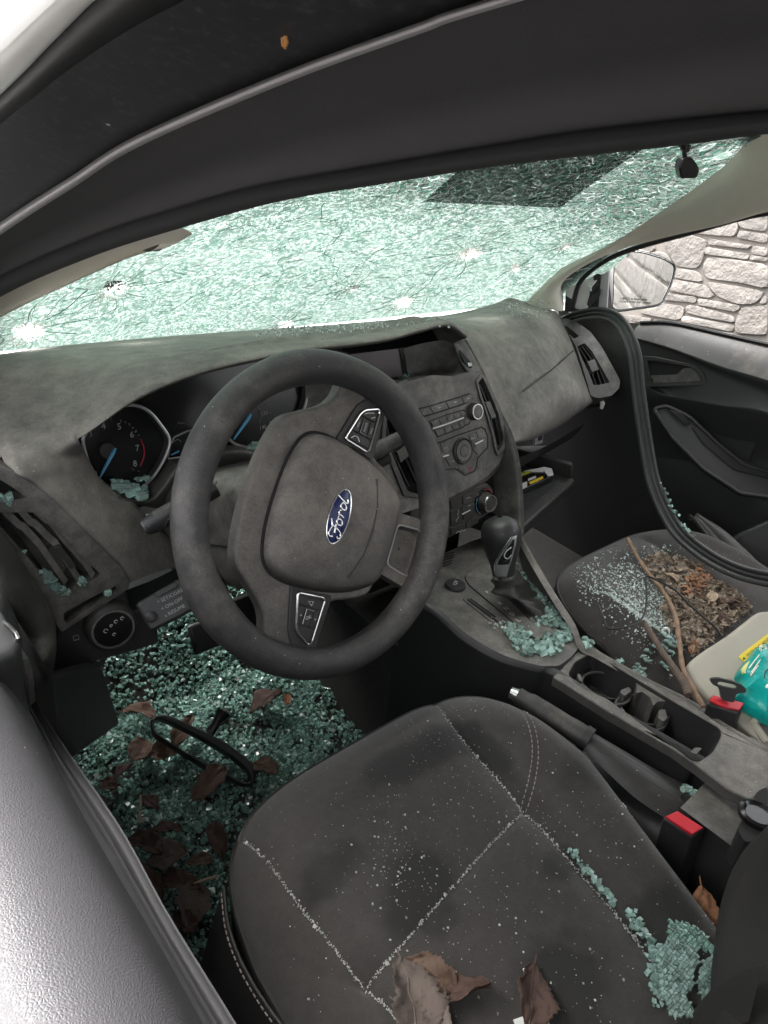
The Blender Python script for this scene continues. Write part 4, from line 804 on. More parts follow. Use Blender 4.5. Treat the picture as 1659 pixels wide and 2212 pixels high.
# ---- wheel
whl = empty('steering_wheel', parent=None); part(whl)
RR, rr = .1725, .0203
rows = []
for q in np.linspace(0, 2*math.pi, 140, endpoint=False):
    k = 1+.10*math.exp(-((math.degrees(q)-35) % 360/16)**2 if (math.degrees(q)-35) % 360 < 180 else -(((math.degrees(q)-35) % 360-360)/16)**2)+.10*math.exp(-(((math.degrees(q)-145+180) % 360-180)/16)**2)
    rows.append([HF.pt((RR+rr*k*.92*math.cos(a))*math.cos(q), (RR+rr*k*.92*math.cos(a))*math.sin(q), rr*k*1.05*math.sin(a)) for a in np.linspace(0, 2*math.pi, 22, endpoint=False)])
rows.append(rows[0]); rim = sub(MB().grid(rows, True), 'wheel_rim', 'wheel', whl, smooth=180)
mm = lambda L: [(a/1000, b/1000) for a, b in L]
hubR = [(0, 106), (35, 104), (62, 100), (86, 92), (104, 70), (122, 46), (140, 34), (158, 31), (170, 22), (172, -18), (168, -38), (150, -34), (128, -36), (104, -40), (92, -48), (84, -70), (70, -96), (40, -104), (0, -106)]
hub2 = hubR + [(-a, b) for a, b in hubR[-2:0:-1]]
hubP = [tuple(p) for p in crom([A(*p) for p in mm(hub2)], 120, True)]
hub = sub(MB().prism(HF, hubP, -.028, -.006), 'hub_body', 'hub', whl, bevel=.006, seg=4, smooth=60)
# lower spoke with its open, silver edged frame
lo = rpoly(mm([(-40, -96), (40, -96), (44, -130), (48, -160), (40, -176), (-40, -176), (-48, -160), (-44, -130)]), .008)
li = rpoly(mm([(-26, -112), (26, -112), (31, -150), (24, -160), (-24, -160), (-31, -150)]), .007)
sub(MB().plate(HF, lo, [li], -.026, -.006), 'spoke', 'hub', whl, bevel=.004, seg=3, smooth=60)
sub(MB().grid([[HF.pt(a, b, -.007) for a, b in li], [HF.pt(a*.86, -.134+(b+.134)*.86, -.015) for a, b in li], [HF.pt(a*.05, -.134+(b+.134)*.05, -.017) for a, b in li]], True), 'spoke_recess', 'hub', whl)
sub(MB().tube([HF.pt(a*1.03, -.136+(b+.136)*1.03, -.0055) for a, b in li], .0013, 8, closed=True), 'spoke_trim', 'silver', whl)
# airbag cover
abR = [(0, 74), (30, 73), (54, 69), (72, 62), (83, 48), (87, 25), (86, 0), (80, -38), (70, -68), (56, -92), (44, -99), (22, -101), (0, -101)]
abP = [tuple(p) for p in crom([A(*p) for p in mm(abR+[(-a, b) for a, b in abR[-2:0:-1]])], 90, True)]
sub(MB().dome(HF, abP, [(1.012, -.012), (1.012, -.004), (1.0, .0025), (.975, .0075), (.93, .011), (.84, .0145), (.7, .0175), (.5, .0195), (.3, .0203), (.12, .0206)]), 'airbag_cover', 'hub', whl, smooth=60)
sub(MB().tube([HF.pt(a*1.018, b*1.018, -.004) for a, b in abP], .0022, 8, closed=True), 'airbag_gap', 'black', whl)
sub(MB().tube([HF.pt(a/1000, b/1000, h) for a, b, h in ((-62, -42, .0150), (-30, -52, .0178), (0, -55, .0186), (30, -52, .0178), (62, -42, .0150))], .0022, 8), 'airbag_crease', 'plastic', whl)
# emblem
EO = .0215
ell = lambda a, b, n=56: [(a*math.cos(q), b*math.sin(q)) for q in np.linspace(0, 2*math.pi, n, endpoint=False)]
sub(MB().dome(HF, ell(.043, .026), [(1, .0185), (1, .0202), (.9, .0208), (.5, .021)]), 'emblem_recess', 'hub', whl)
sub(MB().dome(HF, ell(.0325, .0142), [(1, .018), (1, EO), (.95, EO+.0006), (.5, EO+.0010)]), 'emblem_plate', 'blue', whl)
sub(MB().tube([HF.pt(a, b, EO+.0005) for a, b in ell(.0325, .0142)], .0009, 8, closed=True), 'emblem_rim', 'chrome', whl)
k_ = .0325/48
strokes = [[(-36, 2), (-37, 8), (-33, 12), (-26, 11), (-20, 9), (-14, 11), (-8, 15)], [(-17, 10), (-20, 2), (-23, -7), (-28, -13), (-34, -13), (-36, -9), (-33, -6)], [(-29, 0), (-22, 1), (-14, 2)],
 [(-8, 3), (-13, 0), (-14, -6), (-10, -10), (-5, -7), (-4, 0), (-8, 3), (-5, 2), (0, 2)], [(2, 4), (3, -2), (1, -9)], [(2, -1), (6, 3), (10, 3), (11, 0)], [(24, 2), (18, 4), (14, -1), (14, -7), (18, -9), (23, -4), (25, 2)], [(33, 15), (29, 5), (26, -5), (28, -9), (33, -7)]]
mb = MB()
for s in strokes: mb.tube([HF.pt(p[0]*k_, p[1]*k_, EO+.0013) for p in crom([A(*q) for q in s], 18)], .0011, 6, flat=.5, up=WN)
sub(mb, 'emblem_lettering', 'chrome', whl)
# button panels
for s in (1, -1):
    pl = rpoly([(s*a/1000, b/1000) for a, b in ((84, 20), (112, 12), (140, 4), (156, -8), (162, -30), (152, -40), (110, -41), (86, -42), (90, -10))], .005)
    sub(MB().prism(HF, pl, -.008, -.003), 'switch_panel', 'plastic', whl, bevel=.0015)
    fr = rpoly([(s*a/1000, b/1000) for a, b in ((95, 8), (132, -3), (139, -8), (149, -27), (145, -31), (95, -32), (92, -28))], .004)
    c = np.mean(fr, axis=0); sub(MB().tube([HF.pt(a, b, -.0015) for a, b in fr], .0016, 8, closed=True), 'switch_frame', 'chrome', whl)
    for L in (((97, 5), (107, 2), (107, -29), (97, -29)), ((131, -4), (138, -8), (146, -27), (131, -28)), ((109, 1), (129, -4), (129, -9), (109, -8)), ((109, -22), (129, -21), (129, -28), (109, -29)), ((110, -10), (128, -10.5), (128, -19.5), (110, -20))):
        sub(MB().prism(HF, rpoly([(s*a/1000, b/1000) for a, b in L], .0015, 2), -.004, -.0008 if L[0][0] != 110 else .0004), 'wheel_button', 'plastic', whl, bevel=.0006)
    sub(MB().tube([HF.pt(s*a/1000, b/1000, .0002) for a, b in ((110, -21), (110, -9.5), (128, -10))], .0005, 5), 'button_edge', 'silver', whl)
    marks = {1: (('VOL+', 119, -4), ('VOL-', 119, -25), ('MODE', 119, -15)), -1: (('<', 119, -4), ('>', 119, -25), ('OK', 119, -15))}[s]
    for tx, a, b in marks: text('button_text', tx, HF, s*a/1000, b/1000, .0055 if s < 0 else .0042, M['white_print'], whl, h=.0006, rot=-TURN if s < 0 else 0)
    if s > 0:
        for L in ([(134, -9), (137, -13), (141, -22)], [(99, 0), (103, -4), (103, -9), (99, -13)], [(133, -20), (137, -25)]):
            sub(MB().tube([HF.pt(a/1000, b/1000, -.0004) for a, b in crom([A(*q) for q in L], 8)], .0006, 5), 'button_mark', 'white_print', whl)
    else:
        sub(MB().tube([HF.pt(-a/1000, b/1000, -.0004) for a, b in ((101, -9), (105, -15), (100, -16))], .0005, 5, closed=True), 'button_mark', 'white_print', whl)

# ================================================================ centre console
def ctop(y): return .362 + max(0, (y+.19))*.14
def cs(L): return [A(x, y, z) for x, y, z in L]
cl_e = [U(880, 1290, 'z', .40), U(940, 1325, 'z', .395), U(1000, 1378, 'z', .38), U(1080, 1424, 'z', .37), U(1160, 1447, 'z', .365), U(1197, 1455, 'z', .362), U(1317, 1532, 'z', .36), U(1458, 1613, 'z', .358), U(1560, 1675, 'z', .356), U(1640, 1740, 'z', .356)]
cr_e = [U(1124, 1152, 'x', .185), U(1150, 1200, 'z', .42), U(1194, 1274, 'z', .40), U(1241, 1347, 'z', .385), U(1260, 1390, 'z', .372), U(1300, 1412, 'z', .365), U(1400, 1468, 'z', .36), U(1493, 1514, 'z', .358), U(1563, 1562, 'z', .356), U(1680, 1630, 'z', .356)]
def lerp(a, b, t): return [p*(1-t)+q*t for p, q in zip(a, b)]
con = cpart(MB().patch([[p+A(.0, 0, -.30) for p in cl_e], [p+A(-.004, 0, -.10) for p in cl_e], [p+A(-.003, 0, -.015) for p in cl_e], cl_e, [p+A(.008, 0, .004) for p in cl_e]], 60, 20), 'center_console', 'clean', smooth=180)
sub(MB().patch([[p+A(-.016, -.004, -.002) for p in cr_e], [p+A(-.006, 0, .004) for p in cr_e], cr_e, [p+A(.006, 0, -.02) for p in cr_e], [p+A(.008, .0, -.12) for p in cr_e], [p+A(.0, 0, -.30) for p in cr_e]], 60, 24), 'console_side', 'console', con, smooth=180)
# top skin as a plate with the cup tray and the gear gate cut out
TF = Frame((.02, -.2, .368), (0, .055, 1), (1, 0, 0))
T4 = lambda L, h=0: [TF.px(*c4(*p), h) for p in L]
T5 = lambda L, h=0: [TF.px(*c5(*p), h) for p in L]
fr_out = rpoly(T4([(400, 1760), (520, 1480), (700, 1400), (900, 1330), (985, 1400), (1060, 1490), (1180, 1690), (1300, 1890), (1345, 2010), (1290, 2080), (1215, 2135), (1100, 2135), (870, 2085), (640, 1955)]), .006)
gate = rpoly(T4([(812, 1640), (900, 1560), (960, 1580), (1160, 1840), (1140, 1880), (1085, 1900), (1050, 1880)]), .004)
tp = sub(MB().plate(TF, fr_out, [gate], -.02, .002), 'gear_surround', 'console', con, smooth=30, bevel=.003, seg=3)
cup = rpoly(T5([(350, 1425), (390, 1350), (500, 1288), (560, 1325), (750, 1440), (1000, 1590), (1285, 1755), (1295, 1800), (1240, 1900), (1150, 1965), (1090, 1940), (760, 1700), (600, 1580), (400, 1490)]), .008)
re_out = T5([(300, 1400), (400, 1270), (480, 1235), (700, 1400), (1100, 1600), (1290, 1738), (1573, 1900), (1659, 1960), (1659, 2060), (1480, 2200), (1330, 2130), (1130, 1975), (1000, 1885), (600, 1655), (255, 1440)])
sub(MB().plate(TF, re_out, [cup], -.02, -.004), 'console_top', 'console', con, smooth=30, bevel=.004, seg=3)
cc = np.mean(cup, axis=0)
sub(MB().grid([[TF.pt(a, b, -.006) for a, b in cup], [TF.pt(cc[0]+(a-cc[0])*.95, cc[1]+(b-cc[1])*.96, -.03) for a, b in cup], [TF.pt(cc[0]+(a-cc[0])*.9, cc[1]+(b-cc[1])*.94, -.075) for a, b in cup]], True), 'cup_tray', 'clean', con)
sub(MB().prism(TF, [(cc[0]+(a-cc[0])*.95, cc[1]+(b-cc[1])*.96) for a, b in cup], -.08, -.0745), 'tray_floor', 'clean', con, smooth=0)
for q, r in (((570, 1490), .036), ((810, 1640), .036)):
    a, b = TF.px(*c5(*q), -.03); sub(MB().lathe(TF, a, b, [(r+.001, -.062), (r+.002, -.03), (r, -.029), (r-.003, -.06)], 28), 'cup_ring', 'clean', con)
for L in ([(655, 1560), (660, 1540), (720, 1515), (745, 1545), (690, 1585)], [(890, 1720), (895, 1655), (945, 1650), (960, 1720), (930, 1745)], [(1085, 1925), (1120, 1890), (1175, 1895), (1130, 1945)], [(395, 1430), (420, 1440), (440, 1500), (410, 1490)]):
    sub(MB().prism(TF, rpoly(T5(L, -.02), .003), -.04, -.018, .8), 'cup_gripper', 'stack', con, bevel=.002)
sub(MB().prism(TF, rpoly(T5([(748, 1452), (990, 1592), (1075, 1648), (960, 1604), (895, 1606), (868, 1632), (850, 1582), (800, 1546), (764, 1556), (768, 1510)], -.012), .002), -.06, -.012), 'cup_divider', 'console', con, bevel=.0015)
for q in ((585, 1500), (800, 1650)):
    a, b = TF.px(*c5(*q), -.02); sub(MB().tube([TF.pt(a+.037*math.cos(t), b+.037*math.sin(t), -.028) for t in np.linspace(0, 6.283, 36, endpoint=False)], .0022, 6, closed=True), 'cup_rim', 'plastic', con)
# gear gate plate, letters
gp = rpoly(T4([(660, 1615), (700, 1570), (840, 1515), (960, 1560), (1010, 1600), (1215, 1900), (1200, 1945), (1095, 1985), (1050, 1965), (690, 1665)]), .008)
sub(MB().plate(TF, gp, [gate], .001, .0045), 'gate_plate', 'console', con, smooth=30, bevel=.0012)
sub(MB().tube([TF.pt(a, b, .0025) for a, b in gp], .0012, 6, closed=True), 'gate_groove', 'black', con)
sub(MB().tube([TF.pt(a, b, .0022) for a, b in rpoly(T4([(650, 1745), (690, 1718), (905, 1880), (865, 1915)]), .004)], .0009, 6, closed=True), 'slot_groove', 'black', con)
gdir = np.array(TF.px(*c4(1095, 1985)))-np.array(TF.px(*c4(690, 1665))); ga_ = math.atan2(gdir[1], gdir[0])
for s, x, y in zip('PRNDL', (795, 870, 905, 940, 975), (1710, 1775, 1805, 1838, 1875)):
    a, b = TF.px(*c4(x, y)); text('gate_letter', s, TF, a, b, .012, M['white_print'], con, h=.0052, rot=0)
sub(MB().prism(TF, T4([(965, 1650), (985, 1640), (1130, 1830), (1118, 1838)]), .001, .0049), 'gate_slot', 'black', con)
a, b = TF.px(*c4(605, 1668)); sub(MB().lathe(TF, a, b, [(.0185, 0), (.0185, .006), (.017, .0085), (.008, .009)], 32), 'socket_cap', 'clean', con); text('socket_text', '12V', TF, a, b, .010, M['white_print'], con, h=.0096, rot=.5)
sl = rpoly(T4([(650, 1745), (690, 1718), (905, 1880), (865, 1915)]), .004); sub(MB().prism(TF, sl, 0, .0035), 'card_slot_panel', 'console', con, bevel=.001)
for L in ([(672, 1752), (682, 1744), (860, 1878), (848, 1884)], [(690, 1745), (696, 1740), (845, 1850), (838, 1856)]): sub(MB().prism(TF, T4(L), .002, .0040), 'card_slot', 'black', con)
for k in range(5):
    P = T4([(520+k*4, 1490+k*16), (600-k*4, 1470+k*16)]); sub(MB().tube([TF.pt(*P[0], .004), TF.pt(*P[1], .004)], .0012, 5), 'rubber_rib', 'black', con)
# rear console hollow (open armrest bin) at the frame edge
hb_ = rpoly([TF.px(*c11(*p), -.002) for p in ((1327, 20), (1230, 60), (1130, 250), (1060, 380), (1060, 440), (1120, 540), (1327, 480))], .01)
sub(MB().prism(TF, hb_, -.05, -.0025), 'armrest_bin', 'black', con, smooth=0)
a, b = TF.px(*c11(1230, 290)); sub(MB().lathe(TF, a, b, [(.022, -.003), (.022, .004), (.018, .006), (.014, .002)], 28), 'bin_ring', 'gloss', con)
# rear extension of the console side below
sub(MB().patch([[A(-.075, -.43, .352), A(-.095, -.50, .35), A(-.10, -.62, .35)], [A(-.09, -.43, .25), A(-.10, -.50, .22), A(-.11, -.62, .2)], [A(-.10, -.43, .05), A(-.11, -.50, .05), A(-.11, -.62, .05)]], 10, 8), 'console_skirt', 'clean', con)
sub(MB().grid([[A(-.10, -.44, .352), A(.11, -.44, .352)], [A(-.10, -.75, .36), A(.11, -.75, .36)]]), 'console_deck', 'console', con)
# ---- gear shifter
shf = empty('gear_shifter'); part(shf)
kb = UP(*c4(892, 1592), (0, -.03, .43), FWD); ktop = UP(*c4(872, 1245), (0, -.012, .51), FWD)
ax = unit(ktop-kb); sx_ = unit(np.cross(ax, A(-.85, -.55, .2))); sy_ = np.cross(ax, sx_)
def rg(c, r, e): return [c+sx_*r*math.cos(q)*e+sy_*r*math.sin(q) for q in np.linspace(0, 2*math.pi, 24, endpoint=False)]
H_ = np.linalg.norm(ktop-kb)
prof = [(0, .017, 1), (.06, .019, 1), (.2, .0215, 1), (.4, .0275, 1), (.6, .0325, 1), (.78, .0325, 1), (.9, .027, 1), (.97, .016, 1), (1.0, .004, 1)]
mb = MB().grid([rg(kb+ax*H_*t+sy_*(-.006)*max(0, t-.2), r, e) for t, r, e in prof], True); sub(mb, 'shift_knob', 'clean', shf, smooth=180)
fwdv = unit(CAM-kb); fwdv = unit(fwdv-ax*(fwdv@ax)); sdv = np.cross(fwdv, ax)
def onk(s, t, lift=.001):
    r = np.interp(t, [p[0] for p in prof], [p[1] for p in prof]); s = max(-.95, min(.95, s/r if False else s)); return kb+ax*H_*t+sy_*(-.006)*max(0, t-.2)+sdv*r*s+fwdv*(r*math.sqrt(1-s*s)+lift)
tv = np.linspace(.03, .74, 16); sR = np.interp(tv, [.03, .22, .5, .74], [.85, .7, .1, -.45]); sL = np.interp(tv, [.03, .3, .74], [-.25, -.55, -.75])
sub(MB().grid([[onk(l+(r-l)*k/6, t_, .0008) for k in range(7)] for t_, l, r in zip(tv, sL, sR)]), 'shift_inlay', 'silver', shf, solid=.0015)
sub(MB().grid([[onk(l+.1+(r-l-.3)*k/6, t_, .0022) for k in range(7)] for t_, l, r in zip(tv[5:], sL[5:], sR[5:]) if r-l > .35]), 'shift_badge', 'gloss', shf, solid=.001)
sub(MB().tube([onk(r-.06, t_, .002) for t_, r in zip(tv[2:], sR[2:])], .0013, 6), 'shift_inlay_edge', 'chrome', shf)
sub(MB().tube(crom([onk(-.45, .58, .0035), onk(-.2, .52, .0035), onk(-.1, .43, .0035), onk(-.3, .38, .0035), onk(-.5, .44, .0035)], 14), .0009, 6), 'shift_pattern', 'white_print', shf)
sub(MB().grid([rg(kb-ax*.004, .0185, 1), rg(kb+ax*.002, .019, 1)], True), 'shift_collar', 'chrome', shf)
gc = np.mean(gate, axis=0)
bt = [rg(kb-ax*.005, .0165, 1), rg(kb-ax*.02, .0155, 1), rg(kb-ax*.03, .019, 1)]
gp_ = evenly([(a, b) for a, b in gate]+[gate[0]], 25)[:24]
st = min(range(24), key=lambda i: np.linalg.norm(TF.pt(*gp_[i])-bt[0][0])); gp_ = gp_[st:]+gp_[:st]
if np.linalg.norm(TF.pt(*gp_[6])-bt[0][6]) > np.linalg.norm(TF.pt(*gp_[18])-bt[0][6]): gp_ = [gp_[0]]+gp_[:0:-1]
bt.append([TF.pt(gc[0]+(a-gc[0])*.8, gc[1]+(b-gc[1])*.8, .012+.004*math.sin(i*2.6)) for i, (a, b) in enumerate(gp_)]); bt.append([TF.pt(a, b, .001) for a, b in gp_])
cols_ = [crom([bt[i][j] for i in range(5)], 22) for j in range(24)]
sub(MB().grid([[cols_[j][i] for j in range(24)] for i in range(22)], True), 'shift_boot', 'plastic', shf, smooth=180)
# ---- hand brake on the driver side of the tray
hbk = empty('hand_brake'); part(hbk)
hp = [U(1118, 1503, 'z', .372), U(1180, 1540, 'z', .368), U(1262, 1592, 'z', .362)]
sub(MB().tube(crom(hp, 14), [.0125]*3+[.0145]*8+[.0155]*3, 16), 'brake_grip', 'plastic', hbk)
sub(MB().tube([hp[0]+A(-.003, .010, .0), hp[0]], [.0085, .0105], 14), 'brake_button', 'chrome', hbk)
sub(MB().tube([hp[2]+A(0, .002, 0), hp[2]+A(.002, -.008, -.001)], .0175, 16), 'brake_collar', 'vinyl', hbk)
rows = []
for t, (x, y, z, w_, h_) in enumerate(((1262, 1592, .360, .017, .015), (1330, 1640, .352, .026, .016), (1400, 1690, .342, .034, .016), (1480, 1735, .334, .038, .012), (1545, 1765, .328, .036, .004))):
    c = U(x, y, 'z', z); e = unit(A(1, .15, 0)); rows.append([c+e*w_*s+A(0, 0, h_*(1-abs(s)**2.2)-.004) for s in np.linspace(-1, 1, 15)])
sub(MB().patch(rows, 24, 24), 'brake_boot', 'plastic', hbk, smooth=180)
for s in (-.25, .25):
    sub(MB().tube([U(1275+i*54, 1600+i*33, 'z', .362-.006*i+.012)+A(s*.03, 0, 0) for i in range(6)], .0004, 5), 'boot_seam', 'plastic', hbk)
# floor of the brake pocket
sub(MB().patch([[A(-.085, -.19, .30), A(-.075, -.32, .315), A(-.06, -.46, .325)], [A(-.15, -.19, .28), A(-.14, -.32, .29), A(-.125, -.46, .30)], [A(-.17, -.19, .1), A(-.16, -.32, .1), A(-.145, -.48, .1)]], 12, 10), 'brake_pocket', 'clean', con)

# ================================================================ seats
seamsD = {'a': [c6(*p) for p in ((1030, 1010), (1100, 1060), (1200, 1170), (1300, 1310), (1400, 1430), (1500, 1550), (1590, 1640), (1659, 1720), (1760, 1840))],
          'b': [(795, 2116), (880, 2022), (965, 1925), (1050, 1830), (1135, 1742)],
          'c': [(940, 1505), (965, 1545), (1000, 1590), (1060, 1660), (1135, 1742), (1200, 1815), (1260, 1885), (1330, 1965), (1400, 2055), (1470, 2150)],
          'd': [(1135, 1738), (1150, 1680), (1157, 1620), (1148, 1565), (1125, 1535)],
          'e': [c6(*p) for p in ((1075, 1570), (1200, 1575), (1320, 1590), (1450, 1610), (1590, 1640))]}
class Seat:
    def __init__(s, cx, yf, seams):
        s.cx, s.cy, s.hw, s.hl = cx, yf-.31, .252, .31; s.seams = []; s.lines = {}
        for k, L in seams.items():
            P = []
            for p in L:
                z = .37
                for _ in range(4): q = U(p[0], p[1], 'z', z); z = s.top(q[0], q[1])
                P.append(q)
            s.lines[k] = P; s.seams.append((k, np.array(evenly(P, 60))[:, :2]))
    def tap(s, x, v): return 1-(.40 if s.cx < 0 else .06)*max(0, .35-max(v, -.6)) if (x > s.cx) == (s.cx < 0) else 1-.12*max(0, .35-max(v, -.6))
    def top(s, x, y):
        v = (y-s.cy)/s.hl; u = (x-s.cx)/(s.hw*s.tap(x, v))
        m = (abs(u)**4+abs(v)**4)**.25
        z = .392 - .055*max(0, (1-v)/2)**1.0 + .012*math.exp(-((abs(u)-.78)/.16)**2)*(1 if v < .6 else max(0, 1-(v-.6)*2.5))
        z -= .045*max(0, min(m, 1)-.74)**2/.0676 if m > .74 else 0
        return z
    def edge(s, x, y):
        v = (y-s.cy)/s.hl; u = (x-s.cx)/(s.hw*s.tap(x, v)); return (abs(u)**4+abs(v)**4)**.25
    def z(s, x, y):
        z = s.top(x, y)
        for k, P in s.seams:
            d = np.sqrt(((P-A(x, y))**2).sum(1).min())
            if d < .05: z -= (.0035 if k != 'd' else .0012)*math.exp(-(d/.0035)**2) + (.0045 if k != 'd' else .001)*math.exp(-(d/.018)**2)
        return z
    def build(s, fab, vin, N=130):
        rows = []
        for i in range(N+1):
            r = []
            for j in range(N+1):
                u, v = -1+2*j/N, -1+2*i/N; m = max(abs(u), abs(v)); L = (u**4+v**4)**.25; k = m/L if L > 0 else 0
                x, y = s.cx+u*k*s.hw*s.tap(s.cx+u, v*k), s.cy+v*k*s.hl; r.append(A(x, y, s.z(x, y)))
            rows.append(r)
        st = empty('seat'); part(st)
        sub(MB().grid(rows), 'cushion', fab, st, smooth=180)
        rim_ = rows[0][:-1]+[r[-1] for r in rows[:-1]]+rows[-1][:0:-1]+[r[0] for r in rows[:0:-1]]
        sc = lambda p, k, z: A(s.cx+(p[0]-s.cx)*k, s.cy+(p[1]-s.cy)*k, z)
        sub(MB().grid([[p for p in rim_], [sc(p, 1.012, p[2]-.02) for p in rim_], [sc(p, 1.0, p[2]-.07) for p in rim_], [sc(p, .95, .10) for p in rim_]], True), 'cushion_side', vin, st, smooth=180)
        sub(MB().tube([sc(p, 1.006, p[2]-.003) for p in rim_[::3]], .0028, 6, closed=True), 'piping', vin, st)
        s.obj = st; return st
SD = Seat(-.37, -.122, seamsD); sd_ = SD.build('fabricD', 'vinyl')
SPa = Seat(.372, -.012, {'a': [(1215, 1335), (1300, 1395), (1400, 1460), (1500, 1530)], 'c': [(1400, 1165), (1470, 1210), (1540, 1260), (1640, 1330)]}); sp_ = SPa.build('fabricP', 'vinyl', 90)
def stitches(P, off, name, mat, par, step=.007, r=.0007):
    P = np.array(evenly(P, max(4, int(np.linalg.norm(np.diff(np.array(P), axis=0), axis=1).sum()/step)))); mb = MB()
    for i in range(len(P)-1):
        t = unit(P[i+1]-P[i]); n = A(-t[1], t[0], 0)*off; a = P[i]+n; b = P[i]+(P[i+1]-P[i])*.62+n; mb.tube([a+A(0, 0, .0012), b+A(0, 0, .0012)], r, 5)
    sub(mb, name, mat, par)
M['thread'] = simple('grey_thread', (.26, .23, .21), .9)
zl = lambda S, L: [A(p[0], p[1], S.z(p[0], p[1])) for p in crom(L, 40)]
for o in (.004, -.004): stitches(zl(SD, SD.lines['d']), o, 'stitching', 'thread', sd_)
stitches(zl(SD, SD.lines['e']), .004, 'stitching', 'thread', sd_)
pp = [U(*p, 'z', z) for p, z in (((478, 1930), .338), ((487, 2010), .335), ((515, 2090), .33), ((560, 2170), .325), ((610, 2240), .32))]; stitches(crom(pp, 30), 0, 'stitching', 'thread', sd_, .006, .0008)
sub(MB().patch([[p+A(.006, 0, .002) for p in pp], pp, [p+A(-.03, -.01, -.10) for p in pp], [p+A(-.03, 0, -.25) for p in pp]], 16, 14), 'side_valance', 'vinyl', sd_, smooth=180)
# driver backrest: only its lower corner comes into view
def backrest(par, cx, y0, fab):
    rows = []
    for t in np.linspace(0, 1, 16):
        z = .24+.62*t; yb = y0-.27*t+.03*math.sin(t*3.1); hw = .235*(1-.12*t); r = []
        for q in np.linspace(0, 2*math.pi, 40, endpoint=False):
            c, s_ = math.cos(q), math.sin(q); e = .35
            x = cx+hw*abs(c)**e*(1 if c > 0 else -1); th = .075; bol = .05*max(0, abs(x-cx)/hw-.55)/.45
            r.append(A(x, yb-.09+th*abs(s_)**.6*(1 if s_ > 0 else -1)+(bol if s_ > 0 else 0), z))
        rows.append(r)
    mb = MB().grid(rows, True); mb.f.append(tuple(15*40+j for j in range(40))); sub(mb, 'backrest', fab, par, smooth=180)
backrest(sd_, -.37, -.575, 'bolster'); backrest(sp_, .385, -.52, 'fabricB')
bf = [U(1672, 1770, 'x', -.12), U(1600, 1846, 'x', -.15), U(1560, 1940, 'x', -.195), U(1540, 2060, 'x', -.255), U(1535, 2160, 'x', -.30), U(1545, 2260, 'x', -.34)]
bg_ = [U(1760, 1800, 'x', -.12), U(1700, 1900, 'x', -.17), U(1660, 2000, 'x', -.22), U(1640, 2080, 'x', -.28), U(1640, 2160, 'x', -.32), U(1660, 2260, 'x', -.36)]
sub(MB().patch([[p+A(.02, -.07, -.01) for p in bf], [p+A(.004, -.012, 0) for p in bf], bf, [(a+b)/2+A(-.012, .010, .008) for a, b in zip(bf, bg_)], bg_, [p+A(-.03, -.03, .03) for p in bg_]], 30, 24), 'bolster', 'bolster', sd_, smooth=180)
cs_ = [U(1540, 2185, 'x', -.315), U(1580, 2140, 'x', -.315), U(1640, 2105, 'x', -.32), U(1700, 2090, 'x', -.33)]
sub(MB().patch([[p+A(-.004, .006, .006) for p in cs_], [p+A(-.012, .012, -.006) for p in cs_], [p+A(-.02, .0, -.06) for p in cs_]], 20, 10), 'bolster_fold', 'bolster', sd_, smooth=180)
# ---- belt buckles
def buckle(name, px, py, x, label):
    b = empty(name); part(b); c = U(px, py, 'x', x); BFm = Frame(c, (-.15, -.28, 1), (-.35, -1, 0)); return b, c, BFm
bd, c, B1 = buckle('seat_buckle', 1475, 1780, -.125, None)
red = [B1.px(*c11(*p)) for p in ((380, 300), (490, 252), (728, 405), (625, 470))]; bod = [B1.px(*c11(*p)) for p in ((362, 300), (490, 240), (765, 400), (630, 485))]
def down(fr, poly, dz, name, mat, par, h=-.002):
    up_ = [fr.pt(a, b, h) for a, b in poly]; n = len(poly); mb = MB().add(up_+[p+A(.0, -.012, -dz) for p in up_], [(i, (i+1) % n, n+(i+1) % n, n+i) for i in range(n)]+[tuple(range(n)), tuple(range(n, 2*n))]); return sub(mb, name, mat, par, bevel=.003, smooth=40)
down(B1, bod, .10, 'buckle_body', 'clean', bd); sub(MB().prism(B1, red, -.004, .0015), 'release_button', 'red', bd, bevel=.001)
t0 = U(1508, 1895, 'z', .25); sub(MB().tube([t0+A(0, 0, -.03), t0, t0+A(0, 0, .012)], [.008, .008, .010], 14), 'anchor_bolt', 'steel', bd)
sub(MB().tube([t0+A(-.05, .01, -.01), t0+A(-.02, 0, -.014), t0+A(.005, -.005, -.014)], .008, 8), 'anchor_strap', 'clean', bd)
bp, c, B2 = buckle('seat_buckle', 1570, 1520, .10, None)
red = [B2.px(*c10(*p)) for p in ((1055, 1130), (1090, 1070), (1200, 1100), (1310, 1130), (1410, 1155), (1360, 1228), (1200, 1195)) ]; bod = [B2.px(*c10(*p)) for p in ((1030, 1150), (1080, 1060), (1420, 1150), (1370, 1250))]
down(B2, bod, .09, 'buckle_body', 'clean', bp); sub(MB().prism(B2, red, -.004, .0015), 'release_button', 'red', bp, bevel=.001)
T2 = Frame(U(*c10(1260, 1050), 'x', .10), (-.75, -.55, .35), (.55, -.75, 0))
tg = [T2.px(*c10(*p)) for p in ((1060, 925), (1080, 900), (1150, 895), (1300, 930), (1400, 970), (1435, 1010), (1430, 1045), (1370, 1050), (1330, 1060), (1310, 1150), (1180, 1125), (1160, 1020), (1140, 985), (1090, 965))]
sl_ = [T2.px(*c10(*p)) for p in ((1135, 940), (1160, 930), (1300, 960), (1350, 985), (1350, 1005), (1320, 1010), (1200, 985), (1140, 965))]
sub(MB().plate(T2, rpoly(tg, .004), [rpoly(sl_, .002)], -.006, 0), 'belt_tongue', 'clean', bp, bevel=.0012)

